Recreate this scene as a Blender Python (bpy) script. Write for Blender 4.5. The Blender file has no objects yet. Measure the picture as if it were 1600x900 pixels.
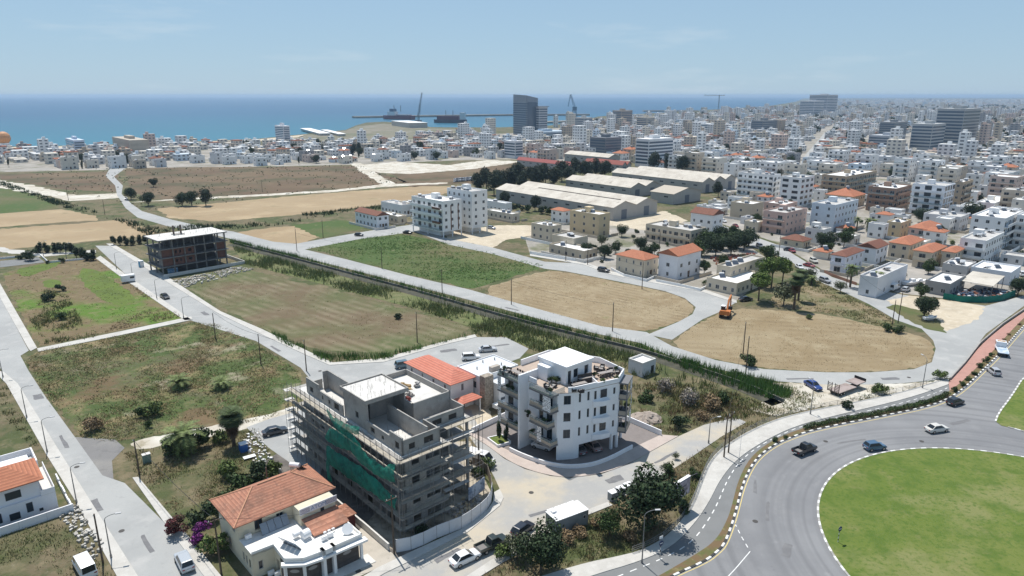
import bpy, math, random
import numpy as np
from math import sin, cos, pi, radians as RAD
from mathutils import Vector, Matrix
SC = bpy.context.scene
COL = SC.collection

# ------------------------------------------------------------------ camera, sky, sun, exposure
EYE_H = 60.0                       # drone height in metres over a flat plain
FOC = 1081.0                       # focal length of the image pixel grid (1600 units wide)
PITCH = math.atan(301 / FOC)
cam = bpy.data.objects.new('camera', bpy.data.cameras.new('camera'))
COL.objects.link(cam)
cam.location = (0, 0, EYE_H)
cam.rotation_euler = (pi / 2 - PITCH, 0, 0)
cam.data.sensor_width = 36
cam.data.lens = 36 * FOC / 1600
cam.data.clip_start = 1
cam.data.clip_end = 90000
SC.camera = cam

SUN_AZ, SUN_EL = 120.0, 66.0       # math angle of the sun seen from above, and its height
w = bpy.data.worlds.new('World'); SC.world = w; w.use_nodes = True
nt = w.node_tree; nt.nodes.clear()
out = nt.nodes.new('ShaderNodeOutputWorld'); bg = nt.nodes.new('ShaderNodeBackground')
sky = nt.nodes.new('ShaderNodeTexSky'); sky.sky_type = 'NISHITA'; sky.sun_disc = False
sky.sun_elevation = RAD(SUN_EL); sky.sun_rotation = RAD(90 - SUN_AZ)
sky.altitude = 0; sky.air_density = 1.0; sky.dust_density = 0.0; sky.ozone_density = 4.0
tc = nt.nodes.new('ShaderNodeTexCoord'); mp = nt.nodes.new('ShaderNodeMapping')
mp.inputs['Rotation'].default_value = (0, RAD(8), RAD(-12)); mp.inputs['Scale'].default_value = (2.2, 2.2, 16)
nz = nt.nodes.new('ShaderNodeTexNoise'); nz.inputs['Scale'].default_value = 1.6; nz.inputs['Detail'].default_value = 7
nz.inputs['Roughness'].default_value = .62
rp = nt.nodes.new('ShaderNodeMapRange'); rp.inputs[1].default_value = .58; rp.inputs[2].default_value = .86
rp.inputs[3].default_value = 0; rp.inputs[4].default_value = .5
mx = nt.nodes.new('ShaderNodeMix'); mx.data_type = 'RGBA'; mx.inputs[7].default_value = (8.2, 8.8, 9.2, 1)
nt.links.new(tc.outputs['Generated'], mp.inputs[0]); nt.links.new(mp.outputs[0], nz.inputs['Vector'])
nt.links.new(nz.outputs[0], rp.inputs[0]); nt.links.new(rp.outputs[0], mx.inputs[0])
hz0 = nt.nodes.new('ShaderNodeMix'); hz0.data_type = 'RGBA'; hz0.inputs[0].default_value = .72; hz0.inputs[7].default_value = (4.0, 5.95, 7.9, 1)   # moist pale air over the sea
sxyz = nt.nodes.new('ShaderNodeSeparateXYZ'); nt.links.new(tc.outputs['Generated'], sxyz.inputs[0])
el = nt.nodes.new('ShaderNodeMapRange'); el.inputs[1].default_value = 0; el.inputs[2].default_value = .45; el.inputs[3].default_value = .8; el.inputs[4].default_value = .36
nt.links.new(sxyz.outputs[2], el.inputs[0]); nt.links.new(el.outputs[0], hz0.inputs[0]); nt.links.new(sky.outputs[0], hz0.inputs[6]); nt.links.new(hz0.outputs[2], mx.inputs[6]); nt.links.new(mx.outputs[2], bg.inputs[0])
bg.inputs[1].default_value = 0.085
nt.links.new(bg.outputs[0], out.inputs[0])
sl = bpy.data.lights.new('sun', 'SUN'); sl.energy = 4.7; sl.angle = RAD(.53); sl.color = (1, .955, .89)
so = bpy.data.objects.new('sun', sl); COL.objects.link(so); so.location = (-50, 90, 220)
sd = Vector((cos(RAD(SUN_AZ)) * cos(RAD(SUN_EL)), sin(RAD(SUN_AZ)) * cos(RAD(SUN_EL)), sin(RAD(SUN_EL))))
so.rotation_euler = sd.to_track_quat('Z', 'Y').to_euler()
SC.view_settings.view_transform = 'Standard'; SC.view_settings.look = 'None'
SC.view_settings.exposure = .15; SC.view_settings.gamma = 1
SC.cycles.max_bounces = 5; SC.cycles.diffuse_bounces = 3; SC.cycles.glossy_bounces = 2
SC.cycles.transmission_bounces = 3; SC.cycles.volume_bounces = 0; SC.cycles.transparent_max_bounces = 6
SC.cycles.use_denoising = True

# ------------------------------------------------------------------ unprojection: image pixels -> metres on the plain, through the camera
CP, SP = cos(PITCH), sin(PITCH)
def G(u, v, z=0.0):
    dx, dy = (u - 800) / FOC, (450 - v) / FOC
    t = (z - EYE_H) / (-SP + dy * CP)
    return (dx * t, (CP + dy * SP) * t)
def PX(x, y, z=0.0):
    d = y * CP - (z - EYE_H) * SP
    return (800 + FOC * x / d, 450 - FOC * (y * SP + (z - EYE_H) * CP) / d)
def span(o, ang, u):
    """length of a wall that starts at o, runs in direction ang and ends on image pixel column u"""
    k = (u - 800) / FOC; c, s = cos(RAD(ang)), sin(RAD(ang))
    return (k * (o[1] * CP + EYE_H * SP) - o[0]) / (c - k * s * CP)
def smooth_line(p, n=2, closed=False):
    for _ in range(n):
        q = [] if closed else [p[0]]
        m = len(p) if closed else len(p) - 1
        for i in range(m):
            a, b = p[i], p[(i + 1) % len(p)]
            q.append((a[0] * .75 + b[0] * .25, a[1] * .75 + b[1] * .25)); q.append((a[0] * .25 + b[0] * .75, a[1] * .25 + b[1] * .75))
        if not closed: q.append(p[-1])
        p = q
    return p
def inside(px, py, poly):
    r = np.zeros(len(px), bool); j = len(poly) - 1
    for i in range(len(poly)):
        xi, yi = poly[i]; xj, yj = poly[j]
        c = ((yi > py) != (yj > py)) & (px < (xj - xi) * (py - yi) / (yj - yi + 1e-12) + xi)
        r ^= c; j = i
    return r

# ------------------------------------------------------------------ materials
MATS = {}
def nodes_of(m):
    m.use_nodes = True; n = m.node_tree.nodes
    return n, m.node_tree.links, n['Principled BSDF']
def mixrgb(n, l, fac, a, b, mode='MIX'):
    x = n.new('ShaderNodeMix'); x.data_type = 'RGBA'; x.blend_type = mode
    for sock, v in ((x.inputs[0], fac), (x.inputs[6], a), (x.inputs[7], b)):
        if hasattr(v, 'is_linked'): l.new(v, sock)
        else: sock.default_value = v if isinstance(v, (int, float)) else (*v[:3], 1)
    return x.outputs[2]
def noise(n, l, vec, scale, lo, hi, detail=5, rough=.6):
    t = n.new('ShaderNodeTexNoise'); t.inputs['Scale'].default_value = scale; t.inputs['Detail'].default_value = detail
    t.inputs['Roughness'].default_value = rough; l.new(vec, t.inputs['Vector'])
    r = n.new('ShaderNodeMapRange'); r.inputs[1].default_value = lo; r.inputs[2].default_value = hi
    l.new(t.outputs[0], r.inputs[0]); return r.outputs[0], t.outputs[0]
def mat(name, col, rough=.85, layers=(), bump=0, bscale=4, metal=0, island=0, rows=None, tiles=0, spec=.3, streak=None):
    """base colour, then layers (colour, noise scale, lo, hi, strength); rows = (angle, wavelength, colour, strength)"""
    if name in MATS: return MATS[name]
    m = bpy.data.materials.new(name); n, l, b = nodes_of(m)
    g = n.new('ShaderNodeNewGeometry'); pos = g.outputs['Position']
    c = None; base = col
    def cur(): return c if c is not None else base
    for (lc, sc, lo, hi, st) in layers:
        f, raw = noise(n, l, pos, sc, lo, hi)
        if st < 1:
            mm = n.new('ShaderNodeMath'); mm.operation = 'MULTIPLY'; mm.inputs[1].default_value = st; l.new(f, mm.inputs[0]); f = mm.outputs[0]
        c = mixrgb(n, l, f, cur(), lc)
    if rows:
        ang, wl, rc, st = rows
        mpn = n.new('ShaderNodeMapping'); mpn.inputs['Rotation'].default_value = (0, 0, -RAD(ang)); l.new(pos, mpn.inputs[0])
        wv = n.new('ShaderNodeTexWave'); wv.bands_direction = 'Y'; wv.inputs['Scale'].default_value = .314 / wl
        wv.inputs['Distortion'].default_value = 3; wv.inputs['Detail'].default_value = 1.5; wv.inputs['Detail Scale'].default_value = .16
        l.new(mpn.outputs[0], wv.inputs['Vector'])
        f2, _ = noise(n, l, pos, .07, .42, .66)
        mm = n.new('ShaderNodeMath'); mm.operation = 'MULTIPLY'; l.new(wv.outputs[1], mm.inputs[0]); l.new(f2, mm.inputs[1])
        m2 = n.new('ShaderNodeMath'); m2.operation = 'MULTIPLY'; m2.inputs[1].default_value = st; l.new(mm.outputs[0], m2.inputs[0])
        c = mixrgb(n, l, m2.outputs[0], cur(), rc)
    if tiles:
        sx = n.new('ShaderNodeSeparateXYZ'); l.new(pos, sx.inputs[0])
        wv = n.new('ShaderNodeTexWave'); wv.bands_direction = 'Z'; wv.wave_profile = 'SAW'; wv.inputs['Scale'].default_value = .314 / tiles
        wv.inputs['Distortion'].default_value = .25; l.new(pos, wv.inputs['Vector'])
        mm = n.new('ShaderNodeMath'); mm.operation = 'MULTIPLY'; mm.inputs[1].default_value = .75; l.new(wv.outputs[1], mm.inputs[0])
        c = mixrgb(n, l, mm.outputs[0], cur(), tuple(x * .45 for x in col))
    if island:
        r = n.new('ShaderNodeMapRange'); r.inputs[3].default_value = 1 - island; r.inputs[4].default_value = 1 + island
        l.new(g.outputs['Random Per Island'], r.inputs[0])
        x = n.new('ShaderNodeVectorMath'); x.operation = 'SCALE'
        if c is None: x.inputs[0].default_value = base[:3]
        else: l.new(c, x.inputs[0])
        l.new(r.outputs[0], x.inputs['Scale']); c = x.outputs[0]
    if c is None: b.inputs['Base Color'].default_value = (*col, 1)
    else: l.new(c, b.inputs['Base Color'])
    b.inputs['Roughness'].default_value = rough; b.inputs['Metallic'].default_value = metal
    b.inputs['Specular IOR Level'].default_value = spec
    if bump:
        f, raw = noise(n, l, pos, bscale, 0, 1, 6, .65)
        bp = n.new('ShaderNodeBump'); bp.inputs['Strength'].default_value = min(1, bump); bp.inputs['Distance'].default_value = .15 * max(1, bump)
        l.new(raw, bp.inputs['Height']); l.new(bp.outputs[0], b.inputs['Normal'])
    MATS[name] = m
    return m
def paint(col, rough=.8):
    """weathered wall paint of one colour"""
    k = 'paint_%.2f_%.2f_%.2f' % col
    return mat(k, col, rough, [(tuple(x * .8 for x in col), .35, .45, .75, .5), (tuple(x * .72 for x in col), 2.2, .55, .8, .35)])
def glossy(name, col, rough=.15, metal=0, coat=0):
    m = mat(name, col, rough, metal=metal, spec=.5)
    if coat: m.node_tree.nodes['Principled BSDF'].inputs['Coat Weight'].default_value = coat
    return m
GLASS = glossy('window_glass', (.035, .045, .055), .08)
FRAME = mat('window_frame', (.5, .5, .5), .5)
DARKFR = mat('dark_frame', (.06, .06, .065), .5)
WHITE = paint((.8, .8, .79)); CREAM = paint((.66, .6, .47))
CONC = mat('raw_concrete', (.36, .345, .32), .9, [((.23, .22, .205), .5, .45, .7, .8), ((.42, .41, .39), 1.7, .5, .75, .7), ((.2, .195, .19), 5, .55, .8, .5)], bump=.2, bscale=8)
CONCL = mat('pale_concrete', (.62, .605, .57), .9, [((.5, .485, .46), .6, .45, .7, .8), ((.7, .685, .65), 2.2, .5, .75, .7)], bump=.15, bscale=8)
STEEL = mat('galvanised_steel', (.26, .26, .26), .5, metal=.6)
RUST = mat('rusty_pole', (.13, .1, .08), .8)
WOODP = mat('pole_wood', (.12, .09, .065), .9, [((.07, .055, .045), 2, .4, .7, .8)])
ROOFW = mat('white_roof', (.78, .78, .77), .8, [((.6, .59, .57), .4, .5, .75, .8), ((.5, .49, .47), 1.5, .6, .8, .6)])
ROOFG = mat('grey_roof', (.5, .49, .47), .9, [((.36, .35, .34), .4, .45, .7, .8), ((.62, .61, .59), 1.5, .55, .75, .6)])
TILE = mat('terracotta_tiles', (.5, .2, .115), .85, [((.4, .15, .085), .8, .45, .7, .8), ((.66, .3, .17), 2.5, .5, .75, .6)], tiles=.22)
TILEV = mat('weathered_tiles', (.5, .23, .15), .85, [((.2, .12, .09), .45, .47, .66, .8), ((.62, .34, .23), 2, .45, .75, .6), ((.15, .1, .085), 2.2, .55, .72, .75)], tiles=.2)
TILER = mat('coral_tiles', (.7, .26, .18), .8, [((.58, .17, .11), .8, .45, .7, .7)], tiles=.24)
TILEB = mat('brown_tiles', (.25, .11, .075), .85, [((.17, .085, .06), 1, .45, .7, .8)], tiles=.22)
SHEETW = mat('asbestos_sheet', (.56, .52, .45), .85, [((.45, .41, .35), .12, .42, .6, .85), ((.62, .59, .53), .5, .5, .7, .6), ((.24, .2, .16), .25, .58, .7, .7)])
TANK = mat('tank_white', (.8, .8, .8), .4)
PANEL = glossy('solar_panel_glass', (.06, .075, .1), .12)

# ------------------------------------------------------------------ mesh builder
class MB:
    def __init__(s): s.v = []; s.f = []; s.m = []
    def add(s, vs, fs, m=0):
        o = len(s.v); s.v += [tuple(v) for v in vs]; s.f += [tuple(i + o for i in f) for f in fs]; s.m += [m] * len(fs); return s
    def box(s, x0, y0, z0, x1, y1, z1, m=0):
        x0, x1 = min(x0, x1), max(x0, x1); y0, y1 = min(y0, y1), max(y0, y1)
        return s.add([(x0, y0, z0), (x1, y0, z0), (x1, y1, z0), (x0, y1, z0), (x0, y0, z1), (x1, y0, z1), (x1, y1, z1), (x0, y1, z1)],
                     [(3, 2, 1, 0), (4, 5, 6, 7), (0, 1, 5, 4), (1, 2, 6, 5), (2, 3, 7, 6), (3, 0, 4, 7)], m)
    def prism(s, poly, z0, z1, m=0):
        a = sum(poly[i][0] * poly[(i + 1) % len(poly)][1] - poly[(i + 1) % len(poly)][0] * poly[i][1] for i in range(len(poly)))
        if a < 0: poly = poly[::-1]
        n = len(poly)
        vs = [(x, y, z0) for x, y in poly] + [(x, y, z1) for x, y in poly]
        fs = [tuple(range(n, 2 * n)), tuple(range(n - 1, -1, -1))] + [(i, (i + 1) % n, n + (i + 1) % n, n + i) for i in range(n)]
        return s.add(vs, fs, m)
    def seg(s, a, b, w, z0, z1, m=0):
        """wall of thickness w from a to b"""
        dx, dy = b[0] - a[0], b[1] - a[1]; L = math.hypot(dx, dy) or 1
        nx, ny = -dy / L * w / 2, dx / L * w / 2
        return s.prism([(a[0] - nx, a[1] - ny), (b[0] - nx, b[1] - ny), (b[0] + nx, b[1] + ny), (a[0] + nx, a[1] + ny)], z0, z1, m)
    def cyl(s, p, q, r0, r1=None, n=8, m=0):
        r1 = r0 if r1 is None else r1
        p, q = Vector(p), Vector(q); d = (q - p).normalized()
        t = d.orthogonal().normalized(); b = d.cross(t)
        vs = []
        for c, r in ((p, r0), (q, r1)):
            for i in range(n):
                a = 2 * pi * i / n; vs.append(c + t * (r * cos(a)) + b * (r * sin(a)))
        fs = [(i, (i + 1) % n, n + (i + 1) % n, n + i) for i in range(n)] + [tuple(range(n - 1, -1, -1)), tuple(range(n, 2 * n))]
        return s.add(vs, fs, m)
    def wall(s, a, b, z0, z1, th, holes=(), m=0):
        """wall panel from a to b (thickness grows to the left of a->b) with real openings (s0, s1, h0, h1)"""
        dx, dy = b[0] - a[0], b[1] - a[1]; L = math.hypot(dx, dy); dx /= L; dy /= L; nx, ny = -dy * th, dx * th
        cuts = sorted(set([0, L] + [max(0, min(L, c)) for h in holes for c in h[:2]]))
        for s0, s1 in zip(cuts, cuts[1:]):
            if s1 - s0 < 1e-4: continue
            mid = (s0 + s1) / 2
            hs = sorted((h[2], h[3]) for h in holes if h[0] <= mid <= h[1]); z = z0
            runs = []
            for h0, h1 in hs:
                if h0 > z: runs.append((z, h0))
                z = max(z, h1)
            if z < z1: runs.append((z, z1))
            p, q = (a[0] + dx * s0, a[1] + dy * s0), (a[0] + dx * s1, a[1] + dy * s1)
            for r0, r1 in runs:
                s.prism([p, q, (q[0] + nx, q[1] + ny), (p[0] + nx, p[1] + ny)], r0, r1, m)
        return s
    def mesh(s, name, mats):
        me = bpy.data.meshes.new(name); me.from_pydata(s.v, [], s.f)
        for x in (mats if isinstance(mats, (list, tuple)) else [mats]): me.materials.append(x)
        if any(s.m): me.polygons.foreach_set('material_index', s.m)
        return me
    def build(s, name, mats, parent=None, loc=None, rz=0, smooth=False):
        me = s.mesh(name, mats)
        if smooth: me.polygons.foreach_set('use_smooth', [True] * len(me.polygons))
        return put(name, me, parent, loc, rz)
def put(name, me, parent=None, loc=None, rz=0, scale=None, rot=None):
    o = bpy.data.objects.new(name, me); COL.objects.link(o)
    if parent is not None: o.parent = parent
    if loc is not None: o.location = loc
    if rot is not None: o.rotation_euler = rot
    elif rz: o.rotation_euler = (0, 0, rz)
    if scale is not None: o.scale = scale
    return o
def tag(o, label, cat, group=None):
    o['label'] = label; o['category'] = cat
    if group: o['group'] = group
    return o
def thing(name, label, cat, loc=(0, 0, 0), rz=0, group=None):
    o = bpy.data.objects.new(name, None); COL.objects.link(o); o.location = loc if len(loc) == 3 else (*loc, 0)
    o.rotation_euler = (0, 0, rz); o.empty_display_size = .5
    return tag(o, label, cat, group)
def structure(o): o['kind'] = 'structure'; return o
def stuff(o, label=None, cat=None):
    o['kind'] = 'stuff'
    if label: o['label'] = label; o['category'] = cat
    return o
KIDS = {}
def copy_tree(o, parent=None):
    c = o.copy(); COL.objects.link(c); c.parent = parent
    for ch in list(o.children): copy_tree(ch, c)
    return c
UNIT = {}
def unit(m):
    if m.name not in UNIT: UNIT[m.name] = MB().box(-.5, -.5, 0, .5, .5, 1).mesh('block', m)
    return UNIT[m.name]
def block(name, m, parent, x0, y0, z0, x1, y1, z1):
    """a box part that shares one unit mesh per material"""
    return put(name, unit(m), parent, ((x0 + x1) / 2, (y0 + y1) / 2, z0), scale=(abs(x1 - x0), abs(y1 - y0), z1 - z0))
TUBE = {}
def tube(name, m, parent, p, q, r):
    if m.name not in TUBE: TUBE[m.name] = MB().cyl((0, 0, 0), (0, 0, 1), 1, n=6).mesh('tube', m)
    p, q = Vector(p), Vector(q); d = q - p
    o = put(name, TUBE[m.name], parent, p, scale=(r, r, d.length)); o.rotation_euler = d.to_track_quat('Z', 'Y').to_euler(); return o
WINM = {}
def win_mesh(w, h, fr=None, bars=1):
    fr = fr or FRAME
    k = (round(w, 2), round(h, 2), fr.name, bars)
    if k not in WINM:
        b = MB(); t = .07
        b.box(-w / 2, -.03, 0, w / 2, .0, t); b.box(-w / 2, -.03, h - t, w / 2, .0, h)
        b.box(-w / 2, -.03, t, -w / 2 + t, 0, h - t); b.box(w / 2 - t, -.03, t, w / 2, 0, h - t)
        for i in range(bars):
            x = -w / 2 + w * (i + 1) / (bars + 1); b.box(x - .03, -.03, t, x + .03, 0, h - t)
        b.add([(-w / 2 + t, -.012, t), (w / 2 - t, -.012, t), (w / 2 - t, -.012, h - t), (-w / 2 + t, -.012, h - t)], [(0, 1, 2, 3)], 1)
        WINM[k] = b.mesh('window', [fr, GLASS])
    return WINM[k]
def window(parent, face, s, z, w, h, off=0, fr=None, bars=1, name='window'):
    """face 'r': the wall y = off looking to -y, s along x; face 'l': the wall x = off looking to -x, s along y"""
    me = win_mesh(w, h, fr, bars)
    if face == 'r': return put(name, me, parent, (s, off - .004, z))
    if face == 'l': return put(name, me, parent, (off - .004, s, z), -pi / 2)
    if face == 'b': return put(name, me, parent, (s, off + .004, z), pi)
    return put(name, me, parent, (off + .004, s, z), pi / 2)
TM = {}
def water_tank(parent, x, y, z, rz=0, panel=True):
    if 't' not in TM:
        b = MB(); b.cyl((-.75, 0, 1.1), (.75, 0, 1.1), .34, n=10)
        for sx in (-.5, .5):
            b.box(sx - .04, -.3, 0, sx + .04, -.22, .85, 1); b.box(sx - .04, .22, 0, sx + .04, .3, .85, 1)
        TM['t'] = b.mesh('water_tank', [TANK, STEEL])
        b = MB(); b.add([(-.95, -1.7, .12), (.95, -1.7, .12), (.95, -.35, .95), (-.95, -.35, .95), (-.95, -1.7, .05), (.95, -1.7, .05), (.95, -.35, .88), (-.95, -.35, .88)],
                        [(0, 1, 2, 3), (7, 6, 5, 4), (0, 4, 5, 1), (1, 5, 6, 2), (2, 6, 7, 3), (3, 7, 4, 0)])
        TM['p'] = b.mesh('solar_panel', PANEL)
    t = put('water_tank', TM['t'], parent, (x, y, z), rz)
    if panel: put('solar_panel', TM['p'], parent, (x, y, z), rz)
    return t
def hip_roof(x0, y0, x1, y1, z, h, over=.5, gable=False, thick=.14):
    """hipped or gabled roof shell over a rectangle; ridge along the longer side"""
    b = MB(); x0 -= over; y0 -= over; x1 += over; y1 += over
    if x1 - x0 >= y1 - y0:
        k = 0 if gable else (y1 - y0) / 2; ym = (y0 + y1) / 2; r0, r1 = (x0 + k, ym), (x1 - k, ym)
    else:
        k = 0 if gable else (x1 - x0) / 2; xm = (x0 + x1) / 2; r0, r1 = (xm, y0 + k), (xm, y1 - k)
    e = [(x0, y0, z), (x1, y0, z), (x1, y1, z), (x0, y1, z)]
    vs = e + [(*r0, z + h), (*r1, z + h)] + [(x, y, z - thick) for x, y, _ in e]
    if x1 - x0 >= y1 - y0: fs = [(0, 1, 5, 4), (1, 2, 5), (2, 3, 4, 5), (3, 0, 4)]
    else: fs = [(0, 1, 4), (1, 2, 5, 4), (2, 3, 5), (3, 0, 4, 5)]
    fs += [(9, 8, 7, 6), (0, 6, 7, 1), (1, 7, 8, 2), (2, 8, 9, 3), (3, 9, 6, 0)]
    return b.add(vs, fs)
# ------------------------------------------------------------------ the plain, sea, roads and fields
RAG = random.Random(3)
def sheet(name, pts, z, m, smooth=0, world=False, thick=0):
    if smooth: pts = smooth_line(pts, smooth, True)
    p = pts if world else [G(u, v) for u, v in pts]
    if name.endswith(('field', 'lot', 'meadow', 'track', 'sand_yard', 'grass_patch', 'rubble_ground')):
        q = []; sc = max(.5, math.hypot(*p[0]) / 260)
        for a, c in zip(p, p[1:] + p[:1]):
            L = math.hypot(c[0] - a[0], c[1] - a[1]); k = max(1, int(L / (1.6 * sc)))
            q += [(a[0] + (c[0] - a[0]) * i / k + RAG.gauss(0, .35) * sc * (i > 0), a[1] + (c[1] - a[1]) * i / k + RAG.gauss(0, .35) * sc * (i > 0)) for i in range(k)]
        p = q
    b = MB()
    if thick: b.prism(p, z - thick, z)
    else:
        a = sum(p[i][0] * p[(i + 1) % len(p)][1] - p[(i + 1) % len(p)][0] * p[i][1] for i in range(len(p)))
        b.add([(x, y, z) for x, y in (p if a > 0 else p[::-1])], [tuple(range(len(p)))])
    return structure(b.build(name, m))
SCRUB = [((.17, .14, .08), .03, .42, .6, .9), ((.065, .085, .028), .07, .44, .57, .9), ((.22, .18, .11), .25, .52, .68, .7), ((.055, .07, .026), .6, .5, .67, .75), ((.32, .28, .2), .9, .63, .75, .6)]
M_GROUND = mat('dry_weedy_ground', (.14, .115, .068), .95, SCRUB, bump=.8, bscale=3)
M_LOT = mat('weedy_lot', (.125, .11, .062), .95, [((.06, .09, .025), .05, .38, .52, 1), ((.33, .29, .21), .09, .57, .66, .8), ((.26, .2, .11), .12, .5, .64, .8), ((.09, .125, .035), .5, .48, .66, .75), ((.15, .095, .055), .07, .53, .62, .75), ((.34, .3, .22), .8, .62, .74, .6)], bump=1, bscale=2.5)
M_GREENF = mat('patchy_green_field', (.16, .12, .066), .95, [((.09, .16, .022), .034, .47, .57, 1), ((.24, .19, .11), .3, .5, .7, .7), ((.09, .13, .03), .7, .55, .7, .6)], bump=.6, bscale=3)
M_ROWF = mat('mown_brown_field', (.14, .105, .062), .95, [((.09, .11, .04), .025, .4, .54, .95), ((.23, .19, .125), .2, .5, .7, .6), ((.12, .13, .05), .9, .55, .72, .5)], bump=.5, bscale=3, rows=(-40, 3.2, (.27, .225, .15), .5))
M_STRAW = mat('straw_stubble', (.3, .24, .15), .95, [((.235, .175, .1), .05, .42, .62, .9), ((.37, .305, .2), .3, .5, .7, .7), ((.26, .2, .11), .9, .56, .74, .7), ((.2, .19, .08), .11, .62, .7, .6)], bump=.6, bscale=3, rows=(-38, 2.6, (.2, .15, .085), .7))
M_STRAW2 = mat('straw_stubble_level', (.3, .24, .15), .95, [((.24, .18, .1), .03, .42, .62, .9), ((.36, .3, .195), .15, .5, .7, .7), ((.25, .2, .11), .5, .58, .74, .6)], bump=.6, bscale=3, rows=(-8, 3.4, (.2, .15, .085), .65))
M_TAN = mat('far_straw_field', (.34, .26, .16), .95, [((.3, .22, .13), .012, .42, .6, .9), ((.46, .36, .23), .05, .5, .7, .7), ((.2, .17, .09), .1, .58, .7, .7)], rows=(35, 9, (.3, .22, .13), .5))
M_BROWN = mat('far_brown_field', (.125, .085, .052), .95, [((.165, .12, .072), .012, .42, .6, .9), ((.08, .075, .038), .03, .48, .62, .85), ((.2, .155, .1), .09, .58, .72, .6), ((.07, .08, .035), .1, .6, .7, .8)])
M_MEADOW = mat('green_meadow', (.065, .105, .027), .95, [((.14, .12, .06), .025, .44, .6, .95), ((.075, .11, .03), .1, .45, .65, .8), ((.24, .2, .12), .3, .6, .72, .6)], bump=1, bscale=2)
M_LAWN = mat('roundabout_lawn', (.11, .155, .027), .95, [((.14, .17, .04), .07, .42, .58, .95), ((.08, .13, .02), .3, .46, .62, .85), ((.21, .21, .085), .06, .53, .64, .75), ((.19, .19, .07), .25, .57, .68, .6), ((.065, .12, .016), 1.6, .5, .66, .75)], bump=.5, bscale=6)
M_ROAD = mat('bleached_asphalt', (.37, .375, .365), .92, [((.31, .315, .31), .06, .42, .6, .8), ((.43, .425, .41), .25, .52, .7, .7), ((.26, .26, .255), 1.2, .58, .75, .5)], bump=.15, bscale=12)
M_ROADS = mat('sandy_asphalt', (.36, .355, .34), .92, [((.48, .425, .335), .08, .46, .62, .95), ((.33, .33, .325), .2, .5, .66, .7), ((.44, .42, .38), .7, .55, .72, .6)], bump=.2, bscale=10)
M_ASPH = mat('dark_asphalt', (.235, .238, .243), .88, [((.18, .183, .19), .05, .42, .6, .8), ((.25, .25, .252), .18, .5, .7, .6), ((.15, .15, .155), 1.5, .6, .75, .5), ((.3, .3, .3), .5, .62, .72, .4)], bump=.12, bscale=14)
_n, _l, _b = nodes_of(M_ASPH); _g = _n.new('ShaderNodeNewGeometry'); _d = _n.new('ShaderNodeVectorMath'); _d.operation = 'DISTANCE'; _d.inputs[1].default_value = (74.4, 79.0, .042); _l.new(_g.outputs['Position'], _d.inputs[0])
_t = _n.new('ShaderNodeTexNoise'); _t.noise_dimensions = '1D'; _t.inputs['Scale'].default_value = .55; _t.inputs['Detail'].default_value = 2; _l.new(_d.outputs['Value'], _t.inputs['W'])
_r = _n.new('ShaderNodeMapRange'); _r.inputs[1].default_value = .45; _r.inputs[2].default_value = .7; _r.inputs[4].default_value = .55; _l.new(_t.outputs[0], _r.inputs[0])
_c = _b.inputs['Base Color'].links[0].from_socket; _l.new(mixrgb(_n, _l, _r.outputs[0], _c, (.14, .142, .148)), _b.inputs['Base Color'])
M_BIKE = mat('cycle_lane_asphalt', (.2, .205, .205), .9, [((.17, .175, .175), .2, .45, .65, .7)], bump=.1, bscale=14)
M_PAVE = mat('pale_pavement', (.5, .485, .45), .9, [((.4, .385, .355), .2, .45, .65, .8), ((.58, .565, .53), .9, .5, .7, .6), ((.33, .31, .27), 1.5, .6, .75, .5)], bump=.1, bscale=10)
M_PINK = mat('pink_pavers', (.47, .4, .355), .9, [((.4, .335, .3), .5, .45, .65, .7), ((.54, .47, .42), 2, .5, .7, .5)])
M_RED = mat('red_brick_paving', (.42, .235, .195), .9, [((.35, .2, .165), .3, .45, .65, .8), ((.48, .3, .25), 1.5, .5, .7, .6)])
M_YARD = mat('grey_yard_paving', (.215, .19, .18), .85, [((.18, .16, .15), .5, .45, .65, .7), ((.25, .225, .21), 2.5, .5, .7, .5)])
M_SAND = mat('bare_sand', (.52, .45, .34), .95, [((.42, .36, .27), .1, .45, .65, .8), ((.62, .56, .46), .5, .5, .7, .7), ((.25, .22, .14), .8, .62, .75, .7)], bump=.5, bscale=4)
M_WHITEDIRT = mat('white_rubble_dirt', (.6, .57, .5), .95, [((.42, .37, .29), .1, .42, .62, .9), ((.25, .22, .14), .4, .55, .7, .8)], bump=.6, bscale=3)
M_KERBW = mat('kerb_white', (.7, .7, .68), .8, [((.5, .49, .46), 1.5, .5, .7, .7)])
M_KERBK = mat('kerb_black', (.05, .05, .05), .8)
M_KERBG = mat('kerb_worn', (.36, .35, .33), .8, [((.2, .2, .19), 1.5, .5, .7, .7)])
M_LINE = mat('white_road_paint', (.72, .72, .7), .8, [((.45, .45, .44), 2, .52, .7, .7)])
M_YLINE = mat('yellow_road_paint', (.62, .5, .2), .8, [((.4, .35, .22), 2, .5, .7, .7)])
M_DITCH = mat('canal_mud', (.06, .06, .045), .9, [((.1, .095, .07), .4, .45, .65, .8)])

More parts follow.
